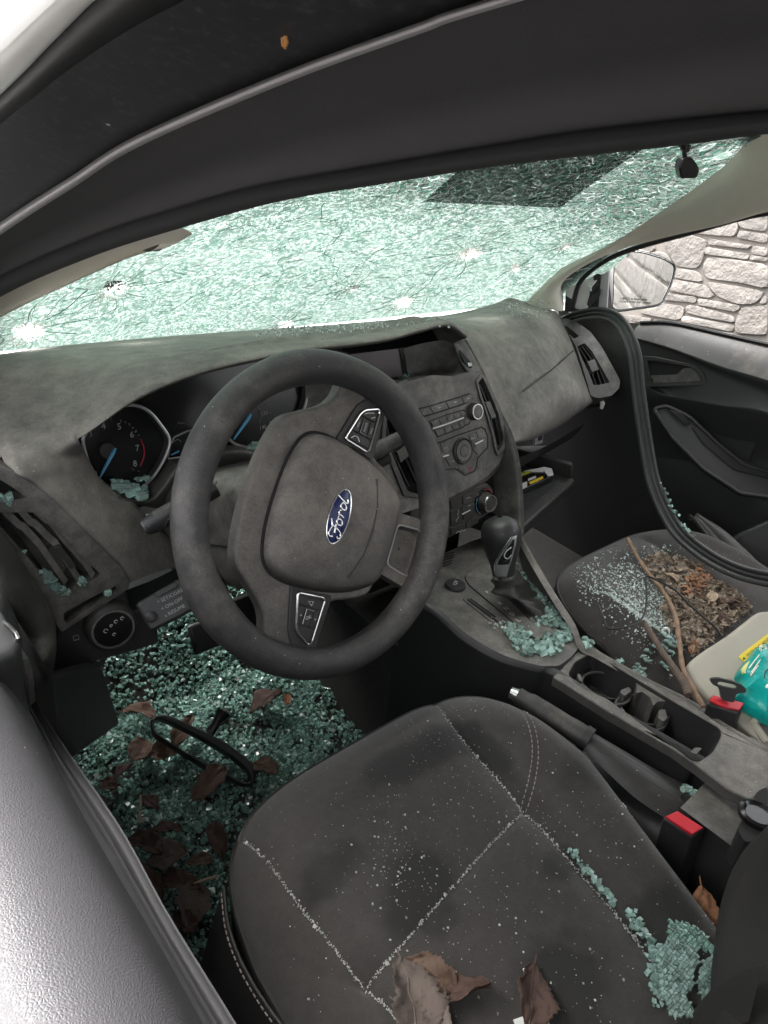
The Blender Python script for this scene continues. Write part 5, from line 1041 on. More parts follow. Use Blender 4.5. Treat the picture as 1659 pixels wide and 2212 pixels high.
# ================================================================ driver door: padded sill under the camera
edge = [(20, 1470), (70, 1566), (120, 1666), (210, 1826), (325, 2021), (430, 2212), (560, 2450)]
E0 = [A(-.775, .40, .665), A(-.768, .15, .662)]+[U(x, y, 'z', .66) for x, y in edge]+[A(-.755, -.70, .66), A(-.755, -.98, .66)]
def rowoff(dx, z): return [A(p[0]+dx, p[1]+.02*0, z) for p in E0]
ddoor = cpart(MB().patch([rowoff(-.116, .69), rowoff(-.108, .728), rowoff(-.075, .748), rowoff(-.045, .742), rowoff(-.018, .712), E0, rowoff(.006, .640)], 100, 40), 'door', 'door_pad', smooth=180); tag(ddoor, 'grained black door sill, bright with sky sheen')
edge2 = [(25, 1440), (78, 1548), (135, 1640), (250, 1811), (350, 1996), (480, 2212), (620, 2450)]
E2 = [A(-.762, .40, .63), A(-.756, .15, .628)]+[U(x, y, 'z', .625) for x, y in edge2]+[A(-.738, -.70, .625), A(-.738, -.98, .625)]
sub(MB().patch([[p+A(.0, 0, -.02) for p in E0], [(a+b)/2+A(-.004, 0, -.004) for a, b in zip(E0, E2)], E2, [p+A(.004, 0, -.02) for p in E2], [p+A(-.01, 0, -.30) for p in E2], [p+A(-.03, 0, -.56) for p in E2]], 40, 24), 'door_trim', 'frame_trim', ddoor, smooth=180)
sub(MB().tube([p*.45+q*.55+A(0, 0, .004) for p, q in zip(E0, E2)], .0012, 5), 'trim_line', 'black', ddoor)
# door front corner with the mirror switch and grab edge
fcn = [[U(*p, 'x', x) for p, x in (((-60, 1250), -.745), ((0, 1275), -.738), ((37, 1340), -.732), ((48, 1390), -.735), ((54, 1503), -.74), ((70, 1560), -.745))],
       [U(*p, 'x', x) for p, x in (((-90, 1300), -.765), ((-40, 1330), -.765), ((0, 1380), -.765), ((22, 1420), -.765), ((30, 1500), -.765), ((50, 1580), -.765))]]
sub(MB().patch([[p+A(.0, .03, -.03) for p in fcn[0]], fcn[0], [(a+b)/2+A(0, -.004, .006) for a, b in zip(*fcn)], fcn[1], [p+A(-.08, .0, .0) for p in fcn[1]]], 24, 20), 'sail_trim', 'clean', ddoor, smooth=180)
m0 = [U(*c1(*p), 'x', -.758) for p in ((-40, 1560), (20, 1590), (90, 1660), (112, 1705), (100, 1730), (40, 1690), (-30, 1640))]
sub(MB().tube([p+A(.002, -.006, .003) for p in m0], .0012, 6, closed=True), 'switch_frame', 'chrome', ddoor)
sub(MB().tube([U(*c1(*p), 'x', -.755)+A(.002, -.008, .004) for p in ((45, 1620), (72, 1645))], .0012, 5), 'switch_mark', 'white_print', ddoor)
for L, r in (([(60, 1780), (50, 1860), (80, 1960), (120, 2050), (150, 2130)], .008), ([(110, 1800), (160, 1880), (185, 1980), (195, 2100), (205, 2200)], .005)):
    sub(MB().tube([U(*c1(*p), 'x', -.752)+A(.0, -.010, .002) for p in L], r, 8), 'grab_edge', 'plastic', ddoor)
# outer door skin and fender, mostly behind the camera's frame
sub(MB().patch([[A(-.878, y, .69) for y in (.45, -.1, -.6, -.98)], [A(-.882, y, .738) for y in (.45, -.1, -.6, -.98)], [A(-.90, y, .725) for y in (.45, -.1, -.6, -.98)], [A(-.925, y, .45) for y in (.45, -.1, -.6, -.98)], [A(-.90, y, .0) for y in (.45, -.1, -.6, -.98)], [A(-.86, y, -.06) for y in (.45, -.1, -.6, -.98)]], 20, 20), 'door_skin', 'white_paint', ddoor, smooth=180)
cpart(MB().patch([[A(x, .76-.20*(x/.75)**2, .60+.06*(x/.8)**2) for x in (-.86, -.5, 0, .5, .86)], [A(x, 1.3, .66-.04*(x/.8)**2) for x in (-.88, -.5, 0, .5, .88)], [A(x, 1.75, .52-.08*(x/.8)**2) for x in (-.84, -.5, 0, .5, .84)], [A(x, 1.9, .2) for x in (-.8, -.5, 0, .5, .8)]], 24, 24), 'hood', 'white_paint', smooth=180)
for s in (-1, 1): cpart(MB().patch([[A(s*.865, y, z) for y, z in ((.45, .70), (.9, .66), (1.4, .60), (1.75, .46))], [A(s*.91, y, .45) for y in (.45, .9, 1.4, 1.75)], [A(s*.90, y, .0) for y in (.45, .9, 1.4, 1.75)]], 14, 10), 'fender', 'white_paint', smooth=180)
sub(MB().tube([p+A(-.112, 0, .068) for p in E0], .006, 8), 'window_seal', 'rubber', ddoor)
cpart(MB().patch([[A(-.882, y, .738) for y in (-.985, -1.4, -1.95)], [A(-.905, y, .72) for y in (-.985, -1.4, -1.95)], [A(-.925, y, .45) for y in (-.985, -1.4, -1.95)], [A(-.89, y, .0) for y in (-.985, -1.4, -1.95)]], 12, 14), 'body_side', 'white_paint', smooth=180)
# kick panel block by the pedals, dead pedal
cpart(MB().prism(Frame(U(170, 1500, 'x', -.66), (.8, -.5, .2), (0, 1, 0)), [Frame(U(170, 1500, 'x', -.66), (.8, -.5, .2), (0, 1, 0)).px(*p) for p in ((80, 1470), (200, 1430), (222, 1440), (262, 1565), (165, 1635), (150, 1600))], -.03, 0), 'footrest', 'clean', bevel=.006)
pdl = cpart(MB().box(Frame((-.30, .36, .16), (0, -1, .5)), -.05, .05, -.03, .03, -.012, 0), 'brake_pedal', 'rubber', bevel=.006)
sub(MB().tube([A(-.30, .37, .17), A(-.30, .46, .32), A(-.30, .50, .42)], .012, 8), 'pedal_arm', 'steel', pdl)
cpart(MB().box(Frame((-.20, .40, .10), (0, -1, .45)), -.03, .03, -.07, .07, -.012, 0), 'accelerator_pedal', 'rubber', bevel=.006)

# ================================================================ passenger door
rowsP = [[U(1385, 700, 'x', .765), U(1450, 700, 'x', .765), U(1560, 724, 'x', .765), U(1680, 751, 'x', .765), U(2000, 820, 'x', .765)],
 [U(1372, 712, 'x', .752), U(1450, 722, 'x', .748), U(1560, 752, 'x', .745), U(1680, 785, 'x', .745), U(2000, 880, 'x', .745)],
 [U(1368, 728, 'x', .735), U(1450, 752, 'x', .725), U(1560, 792, 'x', .722), U(1680, 828, 'x', .722), U(2000, 940, 'x', .722)],
 [U(1372, 742, 'x', .733), U(1450, 768, 'x', .728), U(1560, 815, 'x', .725), U(1680, 862, 'x', .725), U(2000, 990, 'x', .725)],
 [U(1378, 800, 'x', .725), U(1450, 850, 'x', .715), U(1560, 880, 'x', .712), U(1680, 900, 'x', .712), U(2000, 1040, 'x', .712)],
 [U(1390, 860, 'x', .715), U(1450, 862, 'x', .705), U(1560, 880, 'x', .70), U(1680, 905, 'x', .70), U(2000, 1050, 'x', .70)],
 [U(1395, 920, 'x', .735), U(1450, 940, 'x', .735), U(1560, 980, 'x', .73), U(1680, 1010, 'x', .73), U(2000, 1100, 'x', .73)],
 [U(1400, 1060, 'x', .72), U(1460, 1090, 'x', .71), U(1560, 1110, 'x', .705), U(1680, 1120, 'x', .70), U(2000, 1200, 'x', .70)],
 [A(.75, .25, .05), A(.75, .1, .05), A(.75, -.1, .05), A(.75, -.3, .05), A(.75, -.6, .05)]]
pdoor = cpart(MB().patch(rowsP, 60, 70), 'door', 'clean', smooth=60); tag(pdoor, 'passenger door with grey upper pad and pull handle')
sub(MB().patch([[p+A(-.004, -.002, .003) for p in rowsP[0]], [p+A(-.005, -.002, .002) for p in rowsP[1]], [p+A(-.004, -.003, .001) for p in rowsP[2]]], 40, 12), 'door_pad', 'plastic', pdoor, smooth=180)
sub(MB().tube([p+A(-.006, 0, .004) for p in crom(rowsP[0], 20)], .004, 6), 'window_seal', 'rubber', pdoor)
DH = Frame(U(1460, 805, 'x', .722), (-1, -.12, .12), (0, -1, 0)); D9 = lambda L, h=0: [DH.px(*c9(*p), h) for p in L]
ho = rpoly(D9([(660, 1180), (760, 1185), (900, 1215), (1080, 1250), (1150, 1300), (1180, 1385), (1150, 1410), (900, 1420), (700, 1425), (680, 1400)]), .004); hi_ = rpoly(D9([(705, 1215), (780, 1218), (1000, 1255), (1080, 1280), (1120, 1320), (1145, 1385), (760, 1395), (735, 1380)]), .003)
sub(MB().plate(DH, ho, [hi_], -.006, .010), 'handle_bezel', 'plastic', pdoor, bevel=.002)
sub(MB().prism(DH, hi_, -.004, .004), 'handle_recess', 'black', pdoor, smooth=0)
sub(MB().prism(DH, rpoly(D9([(730, 1335), (940, 1328), (1000, 1275), (1060, 1275), (1115, 1320), (1142, 1382), (760, 1392)]), .002), .002, .009), 'release_lever', 'stack', pdoor, bevel=.002)
DA = Frame(U(1520, 960, 'x', .69), (-.75, -.25, .55), (0, -1, 0))
ar_ = rpoly([DA.px(*p) for p in ((1412, 884), (1440, 878), (1490, 902), (1545, 955), (1605, 1005), (1690, 1030), (1690, 1078), (1600, 1066), (1520, 1014), (1450, 944))], .008)
sub(MB().prism(DA, ar_, -.03, .002), 'armrest', 'frame_trim', pdoor, bevel=.004)
sub(MB().tube([DA.pt(a, b, .003) for a, b in ar_], .0045, 8, closed=True), 'armrest_rim', 'clean', pdoor)
sub(MB().prism(DA, rpoly([DA.px(*p) for p in ((1446, 888), (1468, 892), (1492, 915), (1478, 918))], .003), 0, .007), 'window_switch', 'gloss', pdoor, bevel=.0015)
sub(MB().prism(DA, rpoly([DA.px(*p) for p in ((1493, 922), (1512, 925), (1590, 990), (1680, 1022), (1680, 1040), (1585, 1015), (1520, 960))], .004), 0, .0048), 'pull_pocket', 'black', pdoor)
cpart(MB().prism(Frame((.70, -.2, .42), (-1, -.3, .3), (0, -1, 0)), [Frame((.70, -.2, .42), (-1, -.3, .3), (0, -1, 0)).px(*p) for p in ((1560, 1175), (1600, 1150), (1680, 1115), (1680, 1240), (1640, 1225))], -.03, 0), 'door_pocket', 'clean', bevel=.006)
sub(MB().patch([[U(1205, 668, 'x', .735), U(1290, 690, 'x', .745), U(1375, 698, 'x', .76), U(1440, 715, 'x', .76)], [U(1225, 760, 'x', .735), U(1300, 780, 'x', .735), U(1385, 770, 'x', .745), U(1440, 780, 'x', .74)], [U(1260, 1000, 'x', .735), U(1310, 1010, 'x', .735), U(1390, 1010, 'x', .745), U(1440, 1020, 'x', .745)]], 16, 16), 'sail_trim', 'plastic', pdoor, smooth=180)
# door frame edge outside the passenger pillar
cpart(MB().tube(crom([A(.725, .43, .70), A(.72, .42, .77), A(.71, .34, .845), A(.70, .18, .925), A(.68, .0, 1.0), A(.66, -.3, 1.06), A(.65, -.8, 1.08)], 30), .006, 8), 'door_frame_edge', 'rubber')
# ---- passenger mirror with the bare sail bracket
mir = empty('side_mirror'); part(mir)
MP = [U(*c9(*p), 'x', x) for p, x in (((430, 380), .955), ((500, 352), .962), ((620, 345), .975), ((760, 380), .99), ((860, 420), 1.005), ((912, 465), 1.012), ((905, 540), 1.012), ((880, 620), 1.010), ((840, 700), 1.0), ((790, 770), .995), ((620, 800), .975), ((430, 815), .955), ((420, 700), .954), ((425, 500), .954))]
mc = np.mean(MP, axis=0); vh = unit(CAM-mc); wh = unit(A(.16, -1, -.09)); mn = unit(vh+wh)
MF = Frame(mc, mn, (1, 0, 0)); m2 = []
for p in MP:
    d = p-CAM; t = ((mc-CAM)@mn)/(d@mn); q = CAM+d*t-mc; m2.append((q@MF.x, q@MF.y))
m2 = [tuple(p) for p in crom([A(*p) for p in m2], 60, True)]; cm = np.mean(m2, axis=0)
sub(MB().prism(MF, [(cm[0]+(a-cm[0])*.965, cm[1]+(b-cm[1])*.955) for a, b in m2], -.004, 0), 'mirror_glass', 'mirror', mir, smooth=0)
sub(MB().dome(Frame(mc, -mn, MF.x), [((a-cm[0]), -(b-cm[1])) for a, b in m2], [(1.0, -.004), (1.04, .005), (1.06, .03), (1.0, .06), (.8, .085), (.4, .10)]), 'mirror_shell', 'white_paint', mir)
sub(MB().tube([MF.pt(a, b, -.001) for a, b in m2], .0035, 8, closed=True), 'mirror_rim', 'rubber', mir)
for s, (x, y) in (('OBJECTS IN MIRROR ARE', (590, 728)), ('CLOSER THAN THEY APPEAR', (600, 752))):
    d = ray(*c9(x, y)); t = ((mc-CAM)@mn)/(d@mn); q = CAM+d*t-mc; text('mirror_lettering', s, MF, q@MF.x, q@MF.y, .0075, M['ink'], mir, h=.001)
sail = [U(*c9(*p), 'x', x) for p, x in (((425, 385), .93), ((385, 400), .90), ((330, 430), .86), ((320, 800), .84), ((425, 815), .92))]
sub(MB().add(sail+[p+A(.02, .04, 0) for p in sail], [(0, 1, 2, 3, 4), (5, 6, 7, 8, 9), (0, 1, 6, 5), (1, 2, 7, 6), (2, 3, 8, 7), (3, 4, 9, 8), (4, 0, 5, 9)]), 'mirror_arm', 'rubber', mir, bevel=.004)
NF = Frame(A(.76, .37, .72), (-1, -.35, .05), (0, -1, 0)); N9 = lambda L, h=0: [NF.px(*c9(*p), h) for p in L]
sub(MB().prism(NF, rpoly(N9([(30, 830), (45, 640), (110, 500), (200, 420), (330, 380), (400, 385), (330, 440), (300, 820), (150, 830)]), .006), -.012, -.004), 'sail_gasket', 'rubber', mir, smooth=0)
br = sub(MB().prism(NF, rpoly(N9([(60, 600), (100, 590), (150, 605), (170, 545), (300, 525), (320, 545), (250, 640), (200, 820), (120, 800), (110, 735), (50, 700)]), .004), -.003, .004), 'mirror_bracket', 'white_paint', mir, bevel=.002)
for L in ([(265, 545), (300, 520), (330, 530), (310, 570), (275, 580)], [(235, 660), (300, 600), (310, 620), (250, 700)], [(225, 730), (330, 640), (320, 700), (225, 810)], [(75, 745), (110, 740), (125, 800), (90, 790)], [(120, 580), (160, 560), (165, 590), (140, 600)]):
    sub(MB().prism(NF, rpoly(N9(L, .004), .003), .003, .009), 'mirror_clip', 'rubber', mir, bevel=.001)
sub(MB().prism(NF, N9([(335, 440), (395, 395), (370, 800), (230, 815)], -.006), -.02, -.008), 'sail_plate', 'silver', mir, smooth=0)
for L in ([(225, 620), (255, 625), (255, 665), (225, 660)], [(190, 770), (225, 775), (222, 815), (188, 805)]): sub(MB().prism(NF, rpoly(N9(L, .006), .002), .004, .011), 'bracket_block', 'white_print', mir, bevel=.001)
sub(MB().lathe(NF, *NF.px(*c9(85, 612)), [(.003, .003), (.003, .0046), (.001, .0046)], 12), 'bracket_hole', 'black', mir)
# stub left hanging from the header where the mirror broke off
hx = U(1487, 365, 'y', .03); HX = Frame(hx, (-.6, -.75, -.1), (.78, -.6, 0)); hx9 = lambda L: [HX.px(829.5+x*.5, 259+y*.5) for x, y in L]
stub = cpart(MB().prism(HX, rpoly(hx9([(1285, 165), (1325, 158), (1350, 190), (1362, 215), (1350, 250), (1280, 252), (1270, 205)]), .003), -.018, .004), 'mirror_stub', 'rubber', bevel=.003)
sub(MB().tube([HX.pt(*hx9([(1303, 100)])[0], -.006), HX.pt(*hx9([(1303, 135)])[0], -.006), HX.pt(*hx9([(1306, 170)])[0], -.006)], [.010, .0035, .004], 8), 'stub_neck', 'rubber', stub)
sub(MB().prism(HX, rpoly(hx9([(1285, 105), (1330, 108), (1320, 140), (1295, 142)]), .002), -.012, -.002), 'stub_foot', 'rubber', stub)
# ================================================================ loose things
def chunk_mesh(mb, p, s, flat=.7):
    R_ = Matrix.Rotation(random.uniform(0, 6.28), 3, Vector((random.gauss(0, 1), random.gauss(0, 1), random.gauss(0, 1))).normalized()) if flat > .5 else Matrix.Rotation(random.uniform(0, 6.28), 3, 'Z') @ Matrix.Rotation(random.gauss(0, .22), 3, 'X')
    v = []
    for x in (-1, 1):
        for y in (-1, 1):
            for z in (-1, 1): v.append(np.array(R_ @ Vector((x*s*random.uniform(.5, 1.1), y*s*random.uniform(.5, 1.1), z*s*flat*random.uniform(.6, 1))))/2+p)
    mb.add(v, [(0, 1, 3, 2), (4, 6, 7, 5), (0, 4, 5, 1), (2, 3, 7, 6), (0, 2, 6, 4), (1, 5, 7, 3)])
def stuff(name, mb, mat, label, cat='glass'):
    o = mb.build(name, M[mat], None, smooth=0); return tag(o, label, cat, None, 'stuff')
def inpoly(x, y, P):
    r = False
    for i in range(len(P)):
        (x0, y0), (x1, y1) = P[i-1], P[i]
        if (y0 > y) != (y1 > y) and x < (x1-x0)*(y-y0)/(y1-y0)+x0: r = not r
    return r
# ---- glass on the driver floor
heap = lambda x, y: .010+.02*(.5+.5*math.sin(x*17+1)*math.sin(y*13))+.010*math.sin(x*41)*math.sin(y*37)+(max(0, y-.38))*1.1
foot = [(160, 1640), (230, 1560), (240, 1480), (250, 1400), (420, 1400), (560, 1440), (700, 1470), (660, 1560), (720, 1590), (640, 1690), (560, 1760), (490, 1850), (470, 1990), (440, 2060), (400, 2060), (330, 1960), (270, 1850)]
FP = [tuple(U(*p, 'z', .03)[:2]) for p in foot]; x0, x1 = min(p[0] for p in FP), max(p[0] for p in FP); y0, y1 = min(p[1] for p in FP), max(p[1] for p in FP)
bed = cpart(MB().grid([[(x, y, heap(x, y)-.006) for x in np.linspace(-.69, -.13, 50)] for y in np.linspace(-.3, .62, 70)]), 'floor_mat', 'carpet', smooth=180)
mb = MB(); mc_ = MB(); n = 0
while n < 21000:
    x, y = random.uniform(x0-.03, x1+.05), random.uniform(y0-.1, y1+.05)
    edge_ = inpoly(x, y, FP)
    dens = .5+.5*math.sin(x*23+2)*math.sin(y*19)+.3*math.sin(x*61)*math.sin(y*53)
    if y < .0: dens *= .55
    if not edge_: dens *= .12
    if random.random() > .25+.9*dens: continue
    n += 1; chunk_mesh(mc_ if random.random() < .025 else mb, A(x, y, heap(x, y)+random.uniform(-.004, .006)), random.uniform(.004, .0085)*random.choice((.6, .8, 1, 1, 1.25)))
stuff('glass_crumbs', mb, 'glass_floor', 'teal glass crumbs heaped over the driver footwell floor'); stuff('glass_sparkles', mc_, 'glass_clear', 'bright clear glass splinters among the footwell crumbs')
# ---- leaves
def leaf(px, py, z, size, rot, mat, label, tilt=(0, 0), curl=.25, narrow=.5, group=None, serr=.04, p=None, shape=0):
    c = U(px, py, 'z', z) if p is None else p
    n = 26; L = []; rows = []
    for i in range(n+1):
        t = i/n; w_ = narrow*size*.5*(math.sin(math.pi*t**(.8+.3*shape))**.75)*(1+serr*(1 if i % 2 else -1)+.12*math.sin(9*t+shape*3)+.08*math.sin(23*t+shape*7)); r = []
        for s in np.linspace(-1, 1, 9):
            r.append(A(w_*s, (t-.5)*size, curl*size*(.32*s*s*w_/size*2+.18*math.sin(3.0*t+shape))+.03*size*math.sin(t*9+s*4+shape*5)+.018*size*math.sin(t*19-s*7+shape)-.012*size*math.exp(-(s/.12)**2)))
        rows.append(r)
    e = Matrix.Rotation(rot, 3, 'Z') @ Matrix.Rotation(tilt[0], 3, 'X') @ Matrix.Rotation(tilt[1], 3, 'Y')
    rows = [[np.array(e @ Vector(q)) for q in r] for r in rows]
    lf = empty('dead_leaf', tuple(c), label, 'leaf', group)
    MB().grid(rows).build('leaf_blade', M[mat], lf, smooth=180, solid=.0006)
    MB().tube([r[4]+A(0, 0, .0005) for r in rows[::3]]+[rows[-1][4]+(rows[-1][4]-rows[-3][4])*1.5], [.0012]*9+[.0007]*((len(rows[::3])+1)-9) if len(rows[::3])+1 > 9 else .001, 5).build('leaf_vein', M[mat], lf)
    return lf
fl_leaves = [(300, 1545, .08, .9, 'leaf_brown', 'brown leaf by the broken mirror left end on the footwell glass', .55), (302, 1623, .07, 2.2, 'leaf_brown', 'round brown leaf left of the footwell, below the mirror', .75), (352, 1625, .075, 1.0, 'leaf_brown', 'light brown leaf just right of the round one below the mirror', .6),
 (450, 1692, .10, 1.9, 'leaf_brown', 'long brown leaf under the right half of the fallen mirror', .5), (573, 1660, .07, .3, 'leaf_brown', 'tan curled leaf at the right end of the fallen mirror', .65), (575, 1518, .09, 1.4, 'leaf_dark', 'large dark red leaf on glass near the seat front', .7),
 (620, 1512, .04, 2.4, 'leaf_rust', 'small red leaf fragment near the large dark red leaf', .6), (235, 1695, .05, .4, 'leaf_dark', 'small dark leaf at the left edge of the footwell glass', .6), (265, 1668, .05, 1.7, 'leaf_dark', 'thin dark leaf lying beside the door trim', .5),
 (310, 1830, .085, .5, 'leaf_dark', 'dark leaf leaning on the sill trim in the lower footwell', .6), (362, 1855, .075, 1.2, 'leaf_grey', 'greyish round leaf in the lower footwell', .85), (318, 1900, .10, .1, 'leaf_dark', 'long dark leaf standing on edge in the lower footwell', .35),
 (390, 1905, .09, .5, 'leaf_brown', 'folded brown leaf in the lower footwell beside pale straw', .4), (412, 1955, .10, 2.6, 'leaf_grey', 'big pale brown oval leaf low in the footwell', .6), (470, 1815, .08, 2.9, 'leaf_dark', 'dark leaf tucked against the seat front corner', .5),
 (360, 1795, .06, .9, 'leaf_dark', 'crumbled dark leaf in the middle of the lower footwell', .6), (325, 1735, .05, .2, 'leaf_dark', 'small dark leaf under the pale twig in the footwell', .6), (400, 1960+30, .06, .3, 'leaf_dark', 'dark leaf beneath the big pale oval leaf', .6),
 (395, 1585, .09, 2.1, 'leaf_brown', 'brown leaf lying under the mirror glass', .45), (430, 1860, .05, 1.2, 'leaf_brown', 'small brown leaf next to the pale straw', .5)]
for i, (x, y, s, r, mt, lb, nw) in enumerate(fl_leaves): leaf(x, y, .058 if y < 1790 else .05, s*.78, r, mt, lb, (random.uniform(-.25, .25), random.uniform(-.35, .35)), random.uniform(.3, .9), nw, 'dead leaves in the footwell', shape=i*.37 % 1)
def sl3(S, px, py, h=0):
    z = .37
    for _ in range(5): q = U(px, py, 'z', z+h); z = S.z(q[0], q[1])
    return A(q[0], q[1], z+h)
for i, (x, y, s, r, mt, lb, nw, tl) in enumerate([(880, 2160, .085, -.5, 'leaf_grey', 'crumpled grey brown leaf at the bottom of the driver seat', .75, (.1, .3)), (930, 2105, .065, .5, 'leaf_brown', 'pointed brown leaf standing above the crumpled one on the seat', .55, (.25, -.3)), (985, 2158, .085, 1.1, 'leaf_dark', 'folded dark leaf with a pale streak on the driver seat', .4, (0, .5)),
   (1145, 2155, .08, -1.1, 'leaf_dark', 'dark curled leaf lying alone on the driver seat middle', .6, (.2, .4)), (915, 2200, .07, .2, 'leaf_grey', 'ragged grey leaf cut by the frame bottom on the seat', .8, (0, .2))]):
    leaf(0, 0, 0, s*.82, r, mt, lb, tl, .7, nw, 'dead leaves on the driver seat', p=sl3(SD, x, y, .010), serr=.07, shape=i*.4)
leaf(0, 0, 0, .085, -.55, 'leaf_rust', 'rust brown serrated leaf standing beside the driver seat back', (.75, -.25), .15, .5, None, .06, U(1527, 2005, 'z', .335))
# straw and twig in the footwell
tag(MB().tube([U(418, 1908, 'z', .07), U(445, 1900, 'z', .072), U(470, 1893, 'z', .075)], [.001, .0028, .0022], 6).build('straw', M['leaf_tan']), 'pale straw lying by the driver seat corner', 'straw')
tag(MB().tube([U(305, 1718, 'z', .05), U(302, 1755, 'z', .052), U(303, 1778, 'z', .05)], .0022, 6).build('twig', M['leaf_tan']), 'short pale twig on the footwell glass', 'twig')
# ---- fallen interior mirror
fm = empty('rear_view_mirror', (0, 0, 0), 'empty black rear view mirror frame lying on glass in driver footwell', 'mirror')
RF = Frame(U(440, 1618, 'z', .075), (-.12, -.42, .9), (.55, -.8, .0)); R6 = lambda L, h=0: [RF.px(*c6(*p), h) for p in L]
mo = R6([(648, 520), (670, 500), (720, 497), (850, 555), (980, 620), (1070, 690), (1105, 735), (1100, 790), (1080, 806), (1040, 800), (900, 735), (750, 640), (655, 580)])
mi_ = R6([(660, 530), (690, 515), (740, 535), (870, 600), (1000, 680), (1070, 740), (1082, 785), (1060, 795), (900, 715), (770, 640), (670, 575)])
mo, mi_ = rpoly(mo, .008), rpoly(mi_, .006)
MB().plate(RF, mo, [mi_], -.012, .006).build('mirror_housing', M['rubber'], fm, smooth=40, bevel=.003)
a = RF.px(*c6(905, 575)); b = RF.px(*c6(965, 490)); MB().tube([RF.pt(*a, -.002), RF.pt((a[0]+b[0])/2, (a[1]+b[1])/2, .004), RF.pt(*b, .012)], [.009, .008, .014], 10).build('mirror_stalk', M['rubber'], fm)
MB().tube([RF.pt(*b, .012), RF.pt(*b, .020)], [.006, .003], 8).build('stalk_screw', M['steel'], fm)
# white glints
# ---- crumbs on the driver seat
mb = MB(); ms = MB()
for k, n, sp, smx in (('a', 480, .0008, .0014), ('b', 520, .0009, .0014), ('c', 700, .0009, .0017)):
    P = evenly(zl(SD, SD.lines[k]), 400)
    for _ in range(n):
        i = int(random.random()**(.75 if k != 'b' else 1)*399); p = P[i]; x, y = p[0]+random.gauss(0, sp), p[1]+random.gauss(0, sp)*.8
        SD.edge(x, y) < .985 and chunk_mesh(mb, A(x, y, SD.z(x, y)+.001), random.uniform(.0007, smx) if random.random() < .985 else random.uniform(.0025, .004))
tag(stuff('glass_grit', mb, 'grit', 'white glass grit lining the driver seat seams'))
n = 0
cen = [(random.uniform(-.58, -.16), random.uniform(-.6, -.18), random.uniform(.012, .07)) for _ in range(34)]
while n < 780:
    cx_, cy_, cr_ = random.choice(cen); x, y = cx_+random.gauss(0, cr_), cy_+random.gauss(0, cr_)
    if SD.edge(x, y) > .97: continue
    n += 1; chunk_mesh(ms, A(x, y, SD.z(x, y)+.0006), random.choice((.0005, .0005, .0006, .0006, .0008, .001, .0013, .0022)), random.choice((.3, .8)))
stuff('glass_specks', ms, 'grit', 'scattered tiny glass specks across the driver seat')
def cluster(name, conv, S, pts, mat, label, size=(.005, .010), n=40, sig=14, z=None, cat='glass', h=.002, flat=.8):
    mb = MB(); P = evenly([A(*conv(*p)) for p in pts], 200)
    for _ in range(n):
        q = P[random.randrange(200)]+np.array([random.gauss(0, sig), random.gauss(0, sig)])
        p = sl3(S, *q) if S else U(*q, *z)
        chunk_mesh(mb, p+A(0, 0, h+random.uniform(0, .003)), random.uniform(*size)*random.choice((.45, .7, 1, 1.1)), flat)
    o = mb.build(name, M[mat], None, smooth=0); tag(o, label, cat, None, 'stuff'); return o
cluster('glass_chunks', c7, SD, [(845, 690), (900, 760), (960, 830), (1030, 910)], 'glass_mint', 'mint glass chunks along the right seam of the driver seat', (.0035, .0065), 70, 4)
cluster('glass_chunks', c7, SD, [(1090, 955), (1130, 1020), (1180, 1090), (1200, 1200), (1220, 1330)], 'glass_mint', 'mint glass chunks strung beside the cracked sheet on the seat', (.0035, .007), 120, 6)
# cracked sheets of tempered glass: mosaics of cells still holding together
def sheet(S, conv, poly, cell, mat, label, h=.006, th=.0028, name='glass_sheet', tiltz=None):
    fr0 = [sl3(S, *conv(*p)) if S else U(*conv(*p), *tiltz) for p in poly]; P2 = [(p[0], p[1]) for p in fr0]; mb = MB()
    xs_, ys_ = [p[0] for p in P2], [p[1] for p in P2]
    nx, ny = int((max(xs_)-min(xs_))/cell)+2, int((max(ys_)-min(ys_))/cell)+2
    G = [[(min(xs_)+(i+random.uniform(-.32, .32)+(.5 if j % 2 else 0))*cell, min(ys_)+(j+random.uniform(-.32, .32))*cell) for i in range(nx+1)] for j in range(ny+1)]
    zz = np.mean([p[2] for p in fr0])
    for j in range(ny):
        for i in range(nx):
            q = [G[j][i], G[j][i+1], G[j+1][i+1], G[j+1][i]]; c = np.mean(q, axis=0)
            if not inpoly(c[0], c[1], P2): continue
            zb = (S.z(c[0], c[1]) if S else zz)+h+random.uniform(-.0005, .0005); sl = (random.gauss(0, .10), random.gauss(0, .10))
            pt = lambda k, dz: [A(c[0]+(a-c[0])*k, c[1]+(b-c[1])*k, zb+dz+(a-c[0])*sl[0]+(b-c[1])*sl[1]) for a, b in q]
            v = pt(.9, 0)+pt(.94, th*.6)+pt(.78, th); o = []
            for L in (0, 4): o += [(L+k, L+(k+1) % 4, L+4+(k+1) % 4, L+4+k) for k in range(4)]
            mb.add(v, o+[(8, 9, 10, 11)])
    o = mb.build(name, M[mat], None, smooth=0); return tag(o, label, 'glass sheet')
sheet(SD, c7, [(1240, 998), (1350, 1020), (1420, 1100), (1440, 1160), (1380, 1120), (1240, 1090)], .0034, 'glass_floor', 'dark green cracked glass strip behind the mint sheets on the seat', .010)
sheet(SD, c7, [(1180, 1110), (1240, 1090), (1360, 1110), (1360, 1180), (1330, 1230), (1350, 1260), (1310, 1330), (1360, 1399), (1240, 1399), (1200, 1260)], .0034, 'glass_mint', 'large mint cracked glass sheet at the seat rear corner', .012)
sheet(SD, c7, [(1370, 1180), (1420, 1130), (1440, 1200), (1440, 1290), (1410, 1350), (1360, 1330), (1350, 1270)], .0034, 'glass_mint', 'narrow mint glass sheet against the driver backrest', .014)
